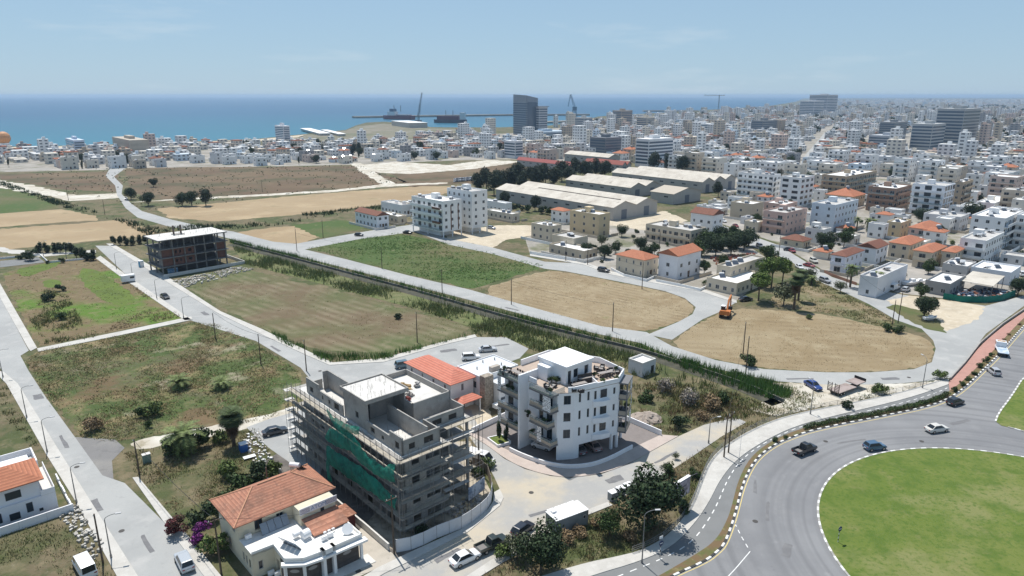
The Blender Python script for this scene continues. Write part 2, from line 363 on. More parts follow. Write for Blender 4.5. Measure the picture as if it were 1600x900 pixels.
coast = [(-2500, 249), (-900, 238), (-300, 231.5), (0, 229), (130, 227), (280, 222), (400, 217), (480, 209), (540, 203), (556, 196), (572, 191.5), (600, 190), (625, 191.5), (655, 194.5), (672, 198.5), (700, 199), (780, 199), (860, 196), (905, 190), (935, 182), (1000, 178), (1100, 172), (1200, 166), (1243, 159), (1256, 153.6), (1400, 152.6)]
land = [G(*p) for p in coast] + [(26000, 17500), (26000, -300), (-3500, -300)]
b = MB(); b.prism(land, -3, 0); structure(b.build('ground', M_GROUND))
m = bpy.data.materials.new('sea_water'); n, l, bs = nodes_of(m)
g = n.new('ShaderNodeNewGeometry')
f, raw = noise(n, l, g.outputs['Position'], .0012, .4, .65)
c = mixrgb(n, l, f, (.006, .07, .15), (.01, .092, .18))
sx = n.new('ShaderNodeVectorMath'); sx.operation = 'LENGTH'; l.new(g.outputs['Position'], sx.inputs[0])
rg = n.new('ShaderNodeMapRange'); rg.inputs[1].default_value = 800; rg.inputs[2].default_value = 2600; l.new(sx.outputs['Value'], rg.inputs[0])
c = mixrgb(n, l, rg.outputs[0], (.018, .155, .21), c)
l.new(c, bs.inputs['Base Color']); bs.inputs['Roughness'].default_value = .32; bs.inputs['Specular IOR Level'].default_value = .25
f2, raw2 = noise(n, l, g.outputs['Position'], .12, 0, 1)
bp = n.new('ShaderNodeBump'); bp.inputs['Strength'].default_value = .9; bp.inputs['Distance'].default_value = 1.2; l.new(raw2, bp.inputs['Height']); l.new(bp.outputs[0], bs.inputs['Normal'])
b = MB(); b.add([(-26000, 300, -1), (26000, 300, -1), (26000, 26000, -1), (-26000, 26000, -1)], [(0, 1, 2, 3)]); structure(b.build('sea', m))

FIELDS = dict(
 F1=[(5, 428), (95, 405), (155, 404), (178, 416), (205, 441), (244, 464), (287, 497), (60, 541), (38, 500), (10, 450)],
 F2=[(60, 548), (300, 504), (345, 507), (400, 537), (470, 582), (475, 640), (390, 660), (300, 672), (180, 690), (130, 684), (75, 620), (40, 564)],
 F3=[(275, 440), (310, 428), (380, 420), (450, 437), (540, 458), (660, 491), (735, 512), (720, 525), (610, 552), (500, 548), (425, 520), (345, 480)],
 F4=[(480, 388), (545, 376), (620, 364), (680, 376), (760, 393), (848, 414), (842, 421), (738, 451), (640, 430), (550, 406)],
 FA=[(737, 456), (850, 422), (884, 425), (941, 436), (997, 447), (1039, 456), (1070, 467), (1086, 480), (1080, 492), (1060, 503), (1008, 519), (940, 512), (830, 482)],
 FB=[(1050, 532), (1100, 500), (1145, 481), (1200, 484), (1300, 492), (1390, 515), (1430, 522), (1454, 533), (1460, 548), (1454, 567), (1428, 576), (1359, 581), (1291, 581), (1194, 576), (1119, 562), (1062, 546)],
 FC=[(1200, 470), (1230, 440), (1258, 428), (1319, 459), (1359, 479), (1398, 502), (1392, 514), (1300, 490), (1210, 480)])
sheet('stubble_field', FIELDS['FA'], .02, M_STRAW, 1)
sheet('stubble_field', FIELDS['FB'], .02, M_STRAW2, 1)
sheet('green_field', FIELDS['F1'], .02, M_GREENF)
M_BRIGHT = mat('fresh_green_grass', (.11, .155, .03), .95, [((.085, .12, .026), .15, .44, .6, .85), ((.17, .15, .06), .3, .57, .7, .7)], bump=.5, bscale=3)
sheet('grass_patch', [(122, 418), (150, 421), (172, 434), (200, 452), (214, 470), (200, 480), (170, 474), (146, 460), (128, 442)], .03, M_BRIGHT, 1); sheet('grass_patch', [(20, 424), (50, 415), (92, 408), (97, 413), (62, 426), (38, 434)], .03, M_BRIGHT, 1); sheet('grass_patch', [(64, 440), (82, 436), (98, 440), (90, 449), (70, 450)], .03, M_BRIGHT, 1)
sheet('weedy_lot', FIELDS['F2'], .02, M_LOT)
sheet('mown_field', FIELDS['F3'], .02, M_ROWF)
sheet('meadow', FIELDS['F4'], .02, M_MEADOW)
sheet('weedy_lot', FIELDS['FC'], .016, mat('dry_wedge', (.22, .17, .1), .95, [((.13, .135, .06), .06, .44, .58, .9), ((.3, .25, .17), .3, .5, .68, .7), ((.09, .11, .045), .8, .55, .7, .6)], bump=.6, bscale=3))
sheet('brown_field', [(195, 263), (330, 261), (560, 260), (600, 272), (640, 285), (450, 303), (240, 312), (205, 300)], .02, M_BROWN)
sheet('brown_field', [(0, 272), (180, 268), (190, 285), (185, 300), (100, 296), (0, 280)], .02, M_BROWN)
sheet('brown_field', [(610, 270), (790, 252), (880, 262), (770, 285), (640, 292)], .02, M_BROWN)
sheet('far_straw_field', [(245, 326), (450, 307), (650, 291), (740, 291), (660, 312), (560, 325), (440, 338), (340, 346), (265, 341)], .02, M_TAN)
sheet('far_straw_field', [(-60, 338), (95, 327), (150, 337), (152, 345), (100, 347), (0, 355), (-60, 358)], .02, M_TAN)
sheet('far_straw_field', [(-60, 362), (110, 350), (190, 343), (245, 363), (230, 369), (150, 376), (0, 391), (-60, 395)], .022, M_TAN)
sheet('far_straw_field', [(372, 363), (430, 355), (480, 352), (520, 362), (470, 381), (400, 378)], .02, M_TAN)
sheet('green_field', [(-60, 300), (0, 288), (60, 308), (95, 325), (0, 337), (-60, 338)], .018, M_MEADOW)
sheet('meadow', [(455, 352), (540, 343), (572, 357), (500, 372)], .024, M_MEADOW)
M_TOWNG = mat('town_yards', (.33, .31, .28), .95, [((.24, .22, .18), .03, .42, .58, .9), ((.42, .39, .35), .08, .5, .66, .8), ((.12, .13, .06), .05, .56, .66, .85), ((.2, .19, .18), .3, .55, .7, .6)])
sheet('town_ground', [(1097, 336), (1150, 306), (1215, 292), (1290, 292), (1400, 287), (1500, 300), (1700, 330), (1700, 400), (1600, 455), (1540, 474), (1475, 466), (1412, 459), (1350, 446), (1300, 430), (1262, 408), (1216, 380), (1128, 350)], .012, M_TOWNG)
sheet('town_ground', [(820, 372), (860, 352), (960, 352), (1040, 345), (1088, 347), (1110, 362), (1175, 388), (1200, 405), (1190, 440), (1150, 470), (1092, 450), (1025, 438), (952, 424), (912, 409), (828, 396)], .012, M_TOWNG)
sheet('town_ground', [(-60, 270), (-60, 240), (0, 237), (130, 234), (280, 230), (440, 226), (560, 225), (700, 213), (800, 208), (930, 193), (1100, 179), (1250, 167), (1290, 159), (1420, 156), (1700, 155), (1700, 330), (1500, 300), (1400, 287), (1290, 292), (1215, 292), (1150, 300), (1020, 268), (985, 252), (930, 248), (870, 252), (800, 249), (700, 251), (560, 257), (430, 260), (200, 265)], .008, M_TOWNG)
# roads
sheet('road', [(-80, 430), (-20, 445), (0, 463), (45, 548), (32, 556), (45, 580), (71, 620), (117, 683), (160, 743), (195, 755), (255, 815), (318, 900), (350, 940), (245, 940), (215, 900), (160, 813), (100, 717), (28, 600), (5, 581), (-80, 480)], .04, M_ROAD)
sheet('road', [(149, 384), (171, 384), (229, 420), (253, 436), (339, 489), (400, 519), (480, 556), (515, 571), (600, 566), (690, 540), (745, 527), (790, 527), (826, 545), (812, 560), (770, 575), (700, 590), (600, 600), (490, 600), (470, 575), (400, 533), (299, 501), (262, 478), (205, 437)], .04, M_ROAD)
sheet('road', [(172, 262), (196, 263), (178, 276), (192, 290), (190, 303), (205, 318), (222, 330), (267, 343), (320, 355), (365, 362), (400, 371), (460, 386), (540, 405), (640, 431), (735, 453), (830, 480), (940, 510), (1010, 519), (1050, 541), (1119, 563), (1194, 577), (1291, 582), (1359, 582), (1428, 577), (1456, 566), (1462, 545), (1458, 532), (1440, 514), (1400, 500), (1359, 476), (1319, 457), (1275, 438), (1234, 407), (1175, 385), (1110, 360), (1088, 347), (1110, 333), (1128, 352), (1216, 383), (1262, 411), (1300, 433), (1350, 449), (1412, 461), (1475, 469), (1540, 478), (1600, 462), (1680, 420), (1680, 440), (1600, 478), (1540, 522), (1508, 565), (1484, 591), (1462, 594), (1411, 599), (1359, 601), (1291, 601), (1215, 596), (1163, 586), (1102, 573), (1050, 558), (1000, 536), (930, 521), (830, 495), (730, 468), (640, 445), (540, 419), (460, 399), (400, 384), (355, 372), (310, 362), (260, 353), (215, 340), (196, 325), (183, 305), (180, 290), (165, 275)], .04, M_ROAD)
sheet('road', [(358, 366), (420, 377), (462, 381), (540, 367), (600, 357), (645, 351), (662, 358), (700, 373), (770, 387), (851, 409), (912, 412), (952, 427), (1025, 441), (1092, 453), (1151, 472), (1128, 486), (1098, 499), (1050, 531), (1012, 523), (1060, 503), (1082, 491), (1087, 480), (1070, 466), (1039, 455), (997, 446), (941, 435), (884, 424), (851, 420), (770, 397), (700, 382), (648, 362), (560, 374), (470, 391), (400, 388)], .044, M_ROAD)
sheet('road', [(540, 935), (600, 897), (650, 873), (731, 832), (781, 791), (787, 778), (772, 745), (750, 705), (729, 677), (700, 640), (735, 640), (761, 696), (788, 717), (820, 733), (860, 744), (892, 747), (940, 741), (983, 725), (1020, 704), (1060, 682), (1100, 664), (1150, 652), (1166, 660), (1128, 682), (1069, 722), (1000, 765), (950, 785), (906, 802), (800, 855), (731, 900), (680, 940)], .04, M_ROADS)
sheet('asphalt_apron', [(385, 668), (420, 655), (500, 633), (520, 650), (510, 700), (500, 745), (470, 735), (420, 700)], .03, M_ROAD)
sheet('asphalt_apron', [(117, 683), (180, 687), (195, 700), (175, 720), (178, 756), (160, 743)], .034, mat('tar_apron', (.2, .195, .19), .92, [((.27, .26, .24), .15, .45, .62, .9), ((.15, .148, .145), .6, .52, .68, .7)], bump=.3, bscale=6))
sheet('dirt_track', [(200, 690), (300, 672), (390, 655), (475, 632), (475, 645), (400, 668), (300, 688), (215, 705)], .028, M_WHITEDIRT, 1)
sheet('dirt_track', [(-60, 268), (0, 281), (60, 292), (120, 305), (188, 302), (188, 309), (110, 314), (40, 300), (-60, 283)], .03, M_WHITEDIRT)
sheet('dirt_track', [(0, 386), (60, 396), (150, 391), (150, 395), (60, 401), (0, 393)], .03, M_PAVE)
sheet('dirt_track', [(205, 316), (300, 309), (400, 304), (520, 297), (600, 288), (700, 285), (700, 287), (600, 292), (520, 300), (400, 307), (300, 312)], .03, M_WHITEDIRT)
sheet('dirt_track', [(545, 255), (565, 255), (600, 278), (618, 287), (600, 290), (570, 272)], .034, M_WHITEDIRT)
sheet('rubble_ground', [(560, 258), (620, 253), (700, 258), (760, 250), (820, 252), (740, 264), (640, 272), (590, 270)], .026, M_WHITEDIRT)
sheet('sand_yard', [(690, 640), (728, 625), (760, 635), (770, 655), (740, 676), (722, 664)], .03, M_SAND)
sheet('sand_yard', [(695, 362), (780, 352), (860, 352), (870, 362), (790, 375), (770, 387), (700, 373)], .03, M_SAND)
sheet('sand_yard', [(905, 345), (960, 342), (1040, 330), (1075, 345), (1010, 360), (950, 352)], .03, M_SAND)
sheet('sand_yard', [(1385, 470), (1420, 462), (1500, 472), (1540, 480), (1530, 498), (1480, 518), (1440, 500)], .05, M_SAND)
sheet('grass_patch', [(1384, 480), (1400, 476), (1450, 488), (1470, 505), (1480, 521), (1450, 515), (1420, 500)], .056, M_MEADOW)
sheet('sand_yard', [(1205, 597), (1300, 601), (1400, 600), (1470, 595), (1420, 608), (1350, 624), (1278, 637), (1210, 650), (1170, 640), (1200, 625)], .03, M_WHITEDIRT)
sheet('port_quay', [(440, 222), (480, 210), (540, 204), (556, 198), (600, 193), (650, 197), (672, 200), (720, 201), (700, 212), (600, 222), (500, 228)], .03, mat('quay_concrete', (.2, .18, .13), .95, [((.13, .14, .08), .01, .45, .6, .8), ((.3, .28, .24), .03, .52, .7, .7)]))
sheet('beach', [(-300, 232.5), (0, 230), (130, 228), (280, 223), (400, 218), (480, 210), (470, 214), (400, 221), (280, 226), (130, 231), (0, 233), (-300, 236)], .03, M_SAND)
sheet('far_road', [(1238, 278), (1248, 278), (1268, 245), (1300, 208), (1330, 190), (1322, 190), (1288, 208), (1256, 245)], .05, M_ROAD)
sheet('far_road', [(1240, 276), (1252, 276), (1232, 300), (1110, 335), (1090, 333), (1100, 325), (1225, 295)], .046, M_ROAD)
# pavements: raised 12 cm
def pavement(pts, m=None, name='pavement', z=.13): return sheet(name, pts, z, m or M_PAVE, thick=.12)
pavement([(0, 443), (58, 544), (48, 549), (45, 546), (0, 465), (-20, 448)])
pavement([(58, 545), (180, 520), (299, 495), (301, 500), (180, 526), (60, 550)])
pavement([(157, 400), (200, 432), (262, 474), (299, 500), (289, 501), (250, 475), (190, 434), (150, 404)])
pavement([(166, 381), (176, 381), (240, 418), (300, 458), (345, 487), (410, 515), (485, 551), (520, 567), (600, 560), (690, 535), (742, 523), (745, 527), (690, 540), (600, 566), (515, 571), (480, 556), (400, 519), (339, 489), (253, 436), (229, 420)])
pavement([(10, 600), (72, 710), (120, 787), (182, 900), (205, 940), (240, 940), (215, 900), (160, 813), (100, 717), (28, 600), (5, 581), (-10, 580)])
pavement([(207, 747), (216, 746), (268, 808), (300, 845), (345, 900), (370, 935), (350, 940), (318, 900), (255, 815)])
pavement([(540, 935), (600, 897), (650, 873), (731, 832), (781, 791), (787, 778), (781, 765), (772, 770), (770, 785), (762, 797), (720, 828), (640, 864), (590, 888), (520, 930)])
pavement([(731, 900), (800, 855), (850, 830), (906, 802), (950, 785), (957, 790), (912, 808), (850, 840), (745, 905), (700, 940), (680, 940)])
pavement([(828, 396), (912, 409), (952, 424), (1025, 438), (1092, 450), (1151, 470), (1151, 474), (1092, 455), (1025, 443), (952, 429), (912, 414), (828, 400)])
wcurve = smooth_line([(729, 677), (761, 696), (788, 717), (820, 733), (860, 744), (892, 747), (940, 741), (983, 725), (1020, 704), (1060, 682)], 2)
wyard = smooth_line([(737, 676), (765, 690), (793, 704), (820, 717), (860, 730), (897, 734), (940, 727), (996, 697), (1033, 680)], 2)
pavement(wcurve + wyard[::-1], M_PINK)
sheet('paved_yard', [(737, 676), (790, 650), (860, 640), (972, 652), (1033, 680)] + wyard[::-1], .06, M_YARD)
# roundabout
RC = (74.4, 79.0); RR = 30.8
ro_out = [(1000, 928), (1050, 900), (1103, 877), (1121, 862), (1131, 852), (1142, 825), (1150, 798), (1160, 757), (1178, 720), (1207, 696), (1242, 681), (1278, 670), (1384, 649.5), (1456, 634), (1488, 620), (1512, 602), (1534, 580), (1560, 555), (1600, 508), (1640, 470)]
ro_out = smooth_line(ro_out, 2)
strip_out = smooth_line([(980, 926), (1031, 900), (1087, 867), (1119, 845), (1137, 812), (1145, 785), (1153, 752), (1171, 716), (1202, 691), (1240, 674), (1278, 663), (1384, 643), (1450, 628), (1482, 613), (1502, 598), (1526, 575), (1550, 551), (1590, 506), (1630, 470)], 2)
bike_out = smooth_line([(880, 917), (925, 900), (1003, 877), (1050, 855), (1087, 817), (1109, 783), (1125, 750), (1150, 719), (1189, 692), (1242, 666), (1313, 648), (1420, 623), (1482, 601)], 2)
walk_out = smooth_line([(800, 915), (850, 900), (916, 880), (962, 871), (1003, 861), (1047, 836), (1081, 792), (1097, 746), (1112, 714), (1147, 686), (1207, 656), (1278, 639), (1349, 626), (1420, 610), (1459, 597), (1482, 592)], 2)
sheet('roundabout_road', ro_out + [(1800, 430), (1900, 700), (1800, 940), (1600, 1300), (1000, 1100)], .042, M_ASPH)
iend = bike_out[-1]
k = min(range(len(strip_out)), key=lambda i: abs(strip_out[i][0] - 1484))
sheet('cycle_lane', bike_out + strip_out[:k + 1][::-1], .05, M_BIKE)
pavement(walk_out + bike_out[::-1])
red_l = smooth_line([(1482, 598), (1507, 572), (1531, 541), (1566, 511), (1600, 488), (1640, 462)], 2)
pavement(red_l + [p for p in strip_out[k:]][::-1], M_RED, 'brick_path')
sheet('planting_strip', strip_out + ro_out[::-1], .1, mat('strip_soil', (.16, .11, .06), .95, [((.1, .12, .04), .5, .45, .62, .9), ((.3, .22, .12), 1, .55, .7, .7)]), thick=.1)
circ = [(RC[0] + RR * cos(a * pi / 60), RC[1] + RR * sin(a * pi / 60)) for a in range(120)]
sheet('lawn', circ, .12, M_LAWN, world=True)
isl2 = smooth_line([(1554, 663), (1560, 646), (1580, 620), (1600, 588), (1660, 540), (1700, 700), (1620, 682), (1596, 673)], 1, True)
sheet('lawn', isl2, .1, M_LAWN)
def kerb(name, pts, step=1.0, w=.3, z=.16, alt=None):
    """row of black and white kerb stones along a line of ground points"""
    b = MB(); i = 0; d = 0
    for a, c in zip(pts, pts[1:]):
        L = math.hypot(c[0] - a[0], c[1] - a[1]); nseg = max(1, round(L / step)) if L > step * .6 else 1
        for q in range(nseg):
            p0 = [a[j] + (c[j] - a[j]) * q / nseg for j in (0, 1)]; p1 = [a[j] + (c[j] - a[j]) * (q + .97) / nseg for j in (0, 1)]
            b.seg(p0, p1, w, 0, z, i % 2); i += 1
    return structure(b.build(name, [M_KERBW, alt or M_KERBK]))
def resample(pts, step):
    o = [pts[0]]; acc = 0
    for a, c in zip(pts, pts[1:]):
        L = math.hypot(c[0] - a[0], c[1] - a[1]); t = step - acc
        while t <= L:
            o.append((a[0] + (c[0] - a[0]) * t / L, a[1] + (c[1] - a[1]) * t / L)); t += step
        acc = (acc + L) % step
    return o
kerb('island_kerb', resample([(RC[0] + (RR + .15) * cos(a * pi / 90), RC[1] + (RR + .15) * sin(a * pi / 90)) for a in range(0, 181)], 1), alt=M_KERBG)
kerb('island_kerb', resample([G(*p) for p in isl2], 1), alt=M_KERBG)
kerb('strip_kerb', resample([G(*p) for p in ro_out], 1), z=.15)
def band(name, line, w, m, z, dash=None):
    p = resample([G(*q) for q in line], dash[0] if dash else 1.0); b = MB()
    for i, (a, c) in enumerate(zip(p, p[1:])):
        if dash and i % 2: continue
        dx, dy = c[0] - a[0], c[1] - a[1]; L = math.hypot(dx, dy); nx, ny = -dy / L * w / 2, dx / L * w / 2
        b.add([(a[0] - nx, a[1] - ny, z), (c[0] - nx, c[1] - ny, z), (c[0] + nx, c[1] + ny, z), (a[0] + nx, a[1] + ny, z)], [(0, 1, 2, 3)])
    return structure(b.build(name, m))
mid = [((p[0] + q[0]) / 2, (p[1] + q[1]) / 2) for p, q in zip(bike_out, strip_out)][:len(bike_out) - 4]
band('lane_dashes', [(p[0] * .6 + q[0] * .4, p[1] * .6 + q[1] * .4) for p, q in zip(bike_out, [strip_out[int(i * k / (len(bike_out) - 1))] for i in range(len(bike_out))])], .16, M_LINE, .056, (1.1,))
band('edge_line', [(p[0] + 4, p[1] + 2.5) for p in ro_out], .13, M_YLINE, .05)
band('lane_dashes', [(1148, 818), (1158, 838), (1172, 862)], .14, M_LINE, .05, (.8,))
band('edge_line', [(1172, 862), (1150, 888), (1120, 920)], .12, M_LINE, .05)
band('edge_line', [(1560, 558), (1585, 640), (1560, 690)], .001, M_LINE, .05)
# canal: concrete ditch with reed banks
can = smooth_line([(360, 382), (460, 408), (560, 435), (650, 459), (740, 486), (830, 511), (930, 536), (1000, 553), (1090, 583), (1160, 607), (1215, 632)], 1)
cw = [G(*p) for p in can]
def offset(line, d):
    o = []
    for i, p in enumerate(line):
        a, c = line[max(0, i - 1)], line[min(len(line) - 1, i + 1)]; dx, dy = c[0] - a[0], c[1] - a[1]; L = math.hypot(dx, dy)
        o.append((p[0] - dy / L * d, p[1] + dx / L * d))
    return o
sheet('canal_bed', offset(cw, 1.6) + offset(cw, -1.6)[::-1], .03, M_DITCH, world=True)
b = MB(); e = offset(cw, 1.8); 
for a, c in zip(e, e[1:]): b.seg(a, c, .3, 0, .75)
structure(b.build('canal_wall', mat('old_canal_concrete', (.2, .19, .17), .95, [((.11, .105, .09), .4, .42, .6, .9)])))

# repairs and covers in the road surfaces
RP = random.Random(9); M_PATCH = mat('tar_patch', (.16, .16, .165), .9, [((.21, .21, .21), 1, .45, .65, .7)]); M_IRON = mat('cast_iron', (.07, .065, .06), .7)
for u, v, L, W_, a in ((150, 790, 4, 1.2, 132), (100, 690, 6, .5, 132), (230, 850, 5, .6, 132), (60, 620, 3, 1.5, 132), (700, 868, 4, .8, 38), (850, 800, 5, .7, 25), (960, 750, 3, 1.4, 30), (1040, 715, 6, .5, 40), (430, 545, 5, .6, 132), (320, 490, 4, 1.2, 132), (1250, 592, 6, .7, 2), (1390, 592, 4, 1.3, 2), (1200, 800, 5, .5, 70), (1330, 690, 6, .4, 15), (1500, 660, 5, .8, 20), (1230, 860, 3, 1.2, 60), (1180, 760, 4, .5, 70), (700, 548, 4, 1.5, 20), (780, 540, 5, .8, 20), (800, 483, 5, 1, 142)):
    x, y = G(u, v); c_, s_ = cos(RAD(a)), sin(RAD(a)); q = [(p * L / 2 + RP.gauss(0, .12), w_ * W_ / 2 + RP.gauss(0, .08)) for p, w_ in ((-1, -1), (-.3, -1.1), (.4, -.9), (1, -1), (1.05, .2), (1, 1), (.2, 1.1), (-.5, .95), (-1, 1))]
    sheet('road_patch', [(x + p * c_ - w_ * s_, y + p * s_ + w_ * c_) for p, w_ in q], .058, M_PATCH, world=True)
for u, v in ((190, 830), (120, 730), (760, 850), (830, 770), (1180, 815), (1290, 690), (1440, 690), (560, 893), (500, 580), (1420, 590)):
    x, y = G(u, v); sheet('manhole_cover', [(x + .4 * cos(i * pi / 8), y + .4 * sin(i * pi / 8)) for i in range(16)], .064, M_IRON, world=True)
# ------------------------------------------------------------------ vegetation makers
def np_mesh(name, V, F, m, smooth=False):
    me = bpy.data.meshes.new(name); k = F.shape[1]
    me.vertices.add(len(V)); me.vertices.foreach_set('co', V.astype(np.float32).ravel())
    me.loops.add(F.size); me.loops.foreach_set('vertex_index', F.astype(np.int32).ravel())
    me.polygons.add(len(F)); me.polygons.foreach_set('loop_start', np.arange(0, F.size, k, dtype=np.int32)); me.polygons.foreach_set('loop_total', np.full(len(F), k, np.int32))
    me.update(); me.validate()
    for x in (m if isinstance(m, list) else [m]): me.materials.append(x)
    return me
def scatter(poly, dens, seed, clump=0., world=False):
    """ground points inside a polygon of image pixels; clump thins them in patches"""
    rs = np.random.RandomState(seed); w = np.array(poly if world else [G(*p) for p in poly])
    lo, hi = w.min(0), w.max(0); n = int((hi - lo).prod() * dens)
    P = lo + rs.rand(n, 2) * (hi - lo); P = P[inside(P[:, 0], P[:, 1], [tuple(q) for q in w])]
    if clump:
        f = np.zeros(len(P))
        for i in range(9):
            k = rs.randn(2) * (.12 + .12 * i); f += np.sin(P @ k + rs.rand() * 6.28) / (1 + .3 * i)
        f = (f - f.mean()) / (f.std() + 1e-6)
        P = P[rs.rand(len(P)) < 1 / (1 + np.exp(-(f - .2) * 3 * clump))]
    return P
def blades(name, P, h, w, m, k=3, seed=1, spread=.25, lean=.35, z0=0., hvar=.4, hmap=None):
    """tufts of k upright triangular blades at each point: one mesh of real blades"""
    rs = np.random.RandomState(seed); n = len(P) * k
    B = np.repeat(P, k, 0) + rs.randn(n, 2) * spread; hh = h * (1 - hvar + 2 * hvar * rs.rand(n))
    if hmap is not None: hh *= np.repeat(hmap, k)
    a = rs.rand(n) * 6.283; d = np.stack([np.cos(a), np.sin(a)], 1) * (w / 2) * (.6 + .8 * rs.rand(n))[:, None]
    t = B + rs.randn(n, 2) * lean * hh[:, None]
    V = np.zeros((n, 3, 3)); V[:, 0, :2] = B - d; V[:, 1, :2] = B + d; V[:, 2, :2] = t; V[:, :2, 2] = z0; V[:, 2, 2] = z0 + hh
    return np_mesh(name, V.reshape(-1, 3), np.arange(n * 3).reshape(n, 3), m)
def leaf_mat(name, col, var=.45, alt=None):
    a = alt or tuple(x * .6 for x in col)
    m = mat(name, col, .7, [(a, .35, .42, .62, .8), (tuple(min(1, x * 1.35) for x in col), 1.3, .5, .7, .6)], island=var, spec=.25)
    return m
L_DARK = leaf_mat('dark_foliage', (.032, .055, .022)); L_MID = leaf_mat('mid_foliage', (.048, .08, .024)); L_LIGHT = leaf_mat('light_foliage', (.1, .14, .04))
L_PINE = leaf_mat('pine_foliage', (.1, .15, .03)); L_OLIVE = leaf_mat('olive_foliage', (.11, .125, .07)); L_DRY = leaf_mat('dry_twigs', (.24, .17, .095)); L_GREY = leaf_mat('grey_twigs', (.25, .22, .19))
L_RED = leaf_mat('red_bougainvillea', (.11, .022, .03), .5, (.04, .05, .02)); L_PURP = leaf_mat('purple_bougainvillea', (.17, .03, .17), .5, (.05, .06, .03)); L_EUCA = leaf_mat('eucalyptus_foliage', (.035, .052, .028))
L_PALM = leaf_mat('palm_fronds', (.13, .165, .055), .4, (.09, .12, .04)); L_PALMD = leaf_mat('dead_palm_skirt', (.16, .11, .065), .35); L_REED = leaf_mat('reed_leaves', (.15, .19, .065), .5, (.21, .2, .095)); L_REEDG = leaf_mat('green_reeds', (.1, .19, .045), .4, (.13, .2, .05))
L_GRASS = leaf_mat('weed_blades', (.15, .175, .06), .45, (.24, .19, .095)); L_STRAW = leaf_mat('straw_blades', (.36, .27, .15), .4, (.25, .19, .1)); L_HEDGE = leaf_mat('hedge_leaves', (.055, .09, .025), .4)
BARK = mat('bark', (.11, .085, .06), .95, [((.065, .05, .04), 3, .45, .65, .8)], bump=.4, bscale=10)
def crown_mesh(name, seed, m, rx, rz, zc, n, leaf, lobes=9, lobe_r=.5, flat=1.):
    rs = np.random.RandomState(seed)
    c = rs.randn(lobes, 3); c /= np.linalg.norm(c, axis=1)[:, None]; c *= (rs.rand(lobes, 1) ** .5) * (1 - lobe_r) * 1.15
    r = lobe_r * (.65 + .6 * rs.rand(lobes))
    L = rs.choice(lobes, n, p=r ** 2 / (r ** 2).sum()); d = rs.randn(n, 3); d /= np.linalg.norm(d, axis=1)[:, None]
    q = c[L] + d * (r[L] * (.55 + .5 * rs.rand(n) ** .5))[:, None]
    q += rs.randn(n, 3) * .03
    pos = q * np.array([rx, rx, rz]) + np.array([0, 0, zc])
    nrm = d + rs.randn(n, 3) * .55; nrm /= np.linalg.norm(nrm, axis=1)[:, None]
    t = np.cross(nrm, rs.randn(n, 3)); t /= np.linalg.norm(t, axis=1)[:, None] + 1e-9; b = np.cross(nrm, t)
    s = leaf * (.6 + .8 * rs.rand(n))[:, None]
    V = np.stack([pos - t * s, pos - b * s * .6, pos + t * s, pos + b * s * .6], 1).reshape(-1, 3); V[:, 2] = np.maximum(V[:, 2], .03)
    return np_mesh(name, V, np.arange(n * 4).reshape(n, 4), m)
def trunk_mesh(name, h, r, limbs, seed, spread):
    rd = random.Random(seed); b = MB(); b.cyl((0, 0, 0), (rd.uniform(-.1, .1) * h * .3, rd.uniform(-.1, .1) * h * .3, h), r, r * .6, 8)
    for i in range(limbs):
        a = 2 * pi * i / limbs + rd.uniform(-.4, .4); z = h * rd.uniform(.55, .95)
        b.cyl((0, 0, z), (cos(a) * spread * rd.uniform(.5, .9), sin(a) * spread * rd.uniform(.5, .9), h + spread * rd.uniform(.2, .9)), r * .45, r * .15, 6)
    return b.mesh(name, BARK)
TREES = {}
def tree_kind(key, m, rx, rz, zc, n, leaf, th, tr, limbs=4, var=3, lobes=10, lobe_r=.5):
    TREES[key] = [(crown_mesh('crown', 17 * i + len(TREES) * 101, m, rx, rz, zc, n, leaf, lobes, lobe_r), trunk_mesh('trunk', th, tr, limbs, i, rx * .6) if th else None) for i in range(var)]
tree_kind('broad', L_DARK, 3.2, 2.8, 3.6, 5600, .165, 2.4, .2, 5, 3, 16, .43)
tree_kind('mid', L_MID, 3., 2.5, 3.6, 2600, .19, 2.6, .16, 4, 3, 15, .36)
tree_kind('euca', L_EUCA, 4.4, 5.4, 7., 3600, .34, 5, .3, 5, 3, 16, .42)
tree_kind('pine', L_PINE, 3.4, 1.9, 4.6, 3400, .18, 3.9, .17, 6, 2, 12, .42)
tree_kind('olive', L_OLIVE, 1.7, 1.4, 2., 1300, .14, 1.5, .09, 4, 2)
tree_kind('cypress', L_DARK, .8, 3.2, 3.2, 1200, .16, .8, .12, 0, 2, 9, .45)
tree_kind('bush', L_MID, 1.2, .9, .8, 900, .12, 0, 0, 0, 3, 12, .36)
tree_kind('darkbush', L_DARK, 1.2, .9, .8, 900, .12, 0, 0, 0, 3, 12, .36)
tree_kind('lightbush', L_LIGHT, 1.2, .9, .8, 800, .12, 0, 0, 0, 2, 12, .36)
tree_kind('drybush', L_DRY, 1., .7, .6, 700, .1, 0, 0, 0, 2)
tree_kind('greybush', L_GREY, 1.2, .9, .8, 900, .09, 0, 0, 0, 2)
tree_kind('redbush', L_RED, 1.2, .9, .8, 1300, .1, 0, 0, 0, 1, 14, .34)
tree_kind('purpbush', L_PURP, 1.2, .9, .8, 1300, .1, 0, 0, 0, 1, 14, .34)
NAMES = dict(broad='broadleaf_tree', mid='leafy_tree', euca='eucalyptus_tree', pine='pine_tree', olive='olive_tree', cypress='cypress_tree', bush='shrub', darkbush='shrub', lightbush='shrub', drybush='dry_shrub', greybush='dry_shrub', redbush='bougainvillea_shrub', purpbush='bougainvillea_shrub')
TRND = random.Random(5)
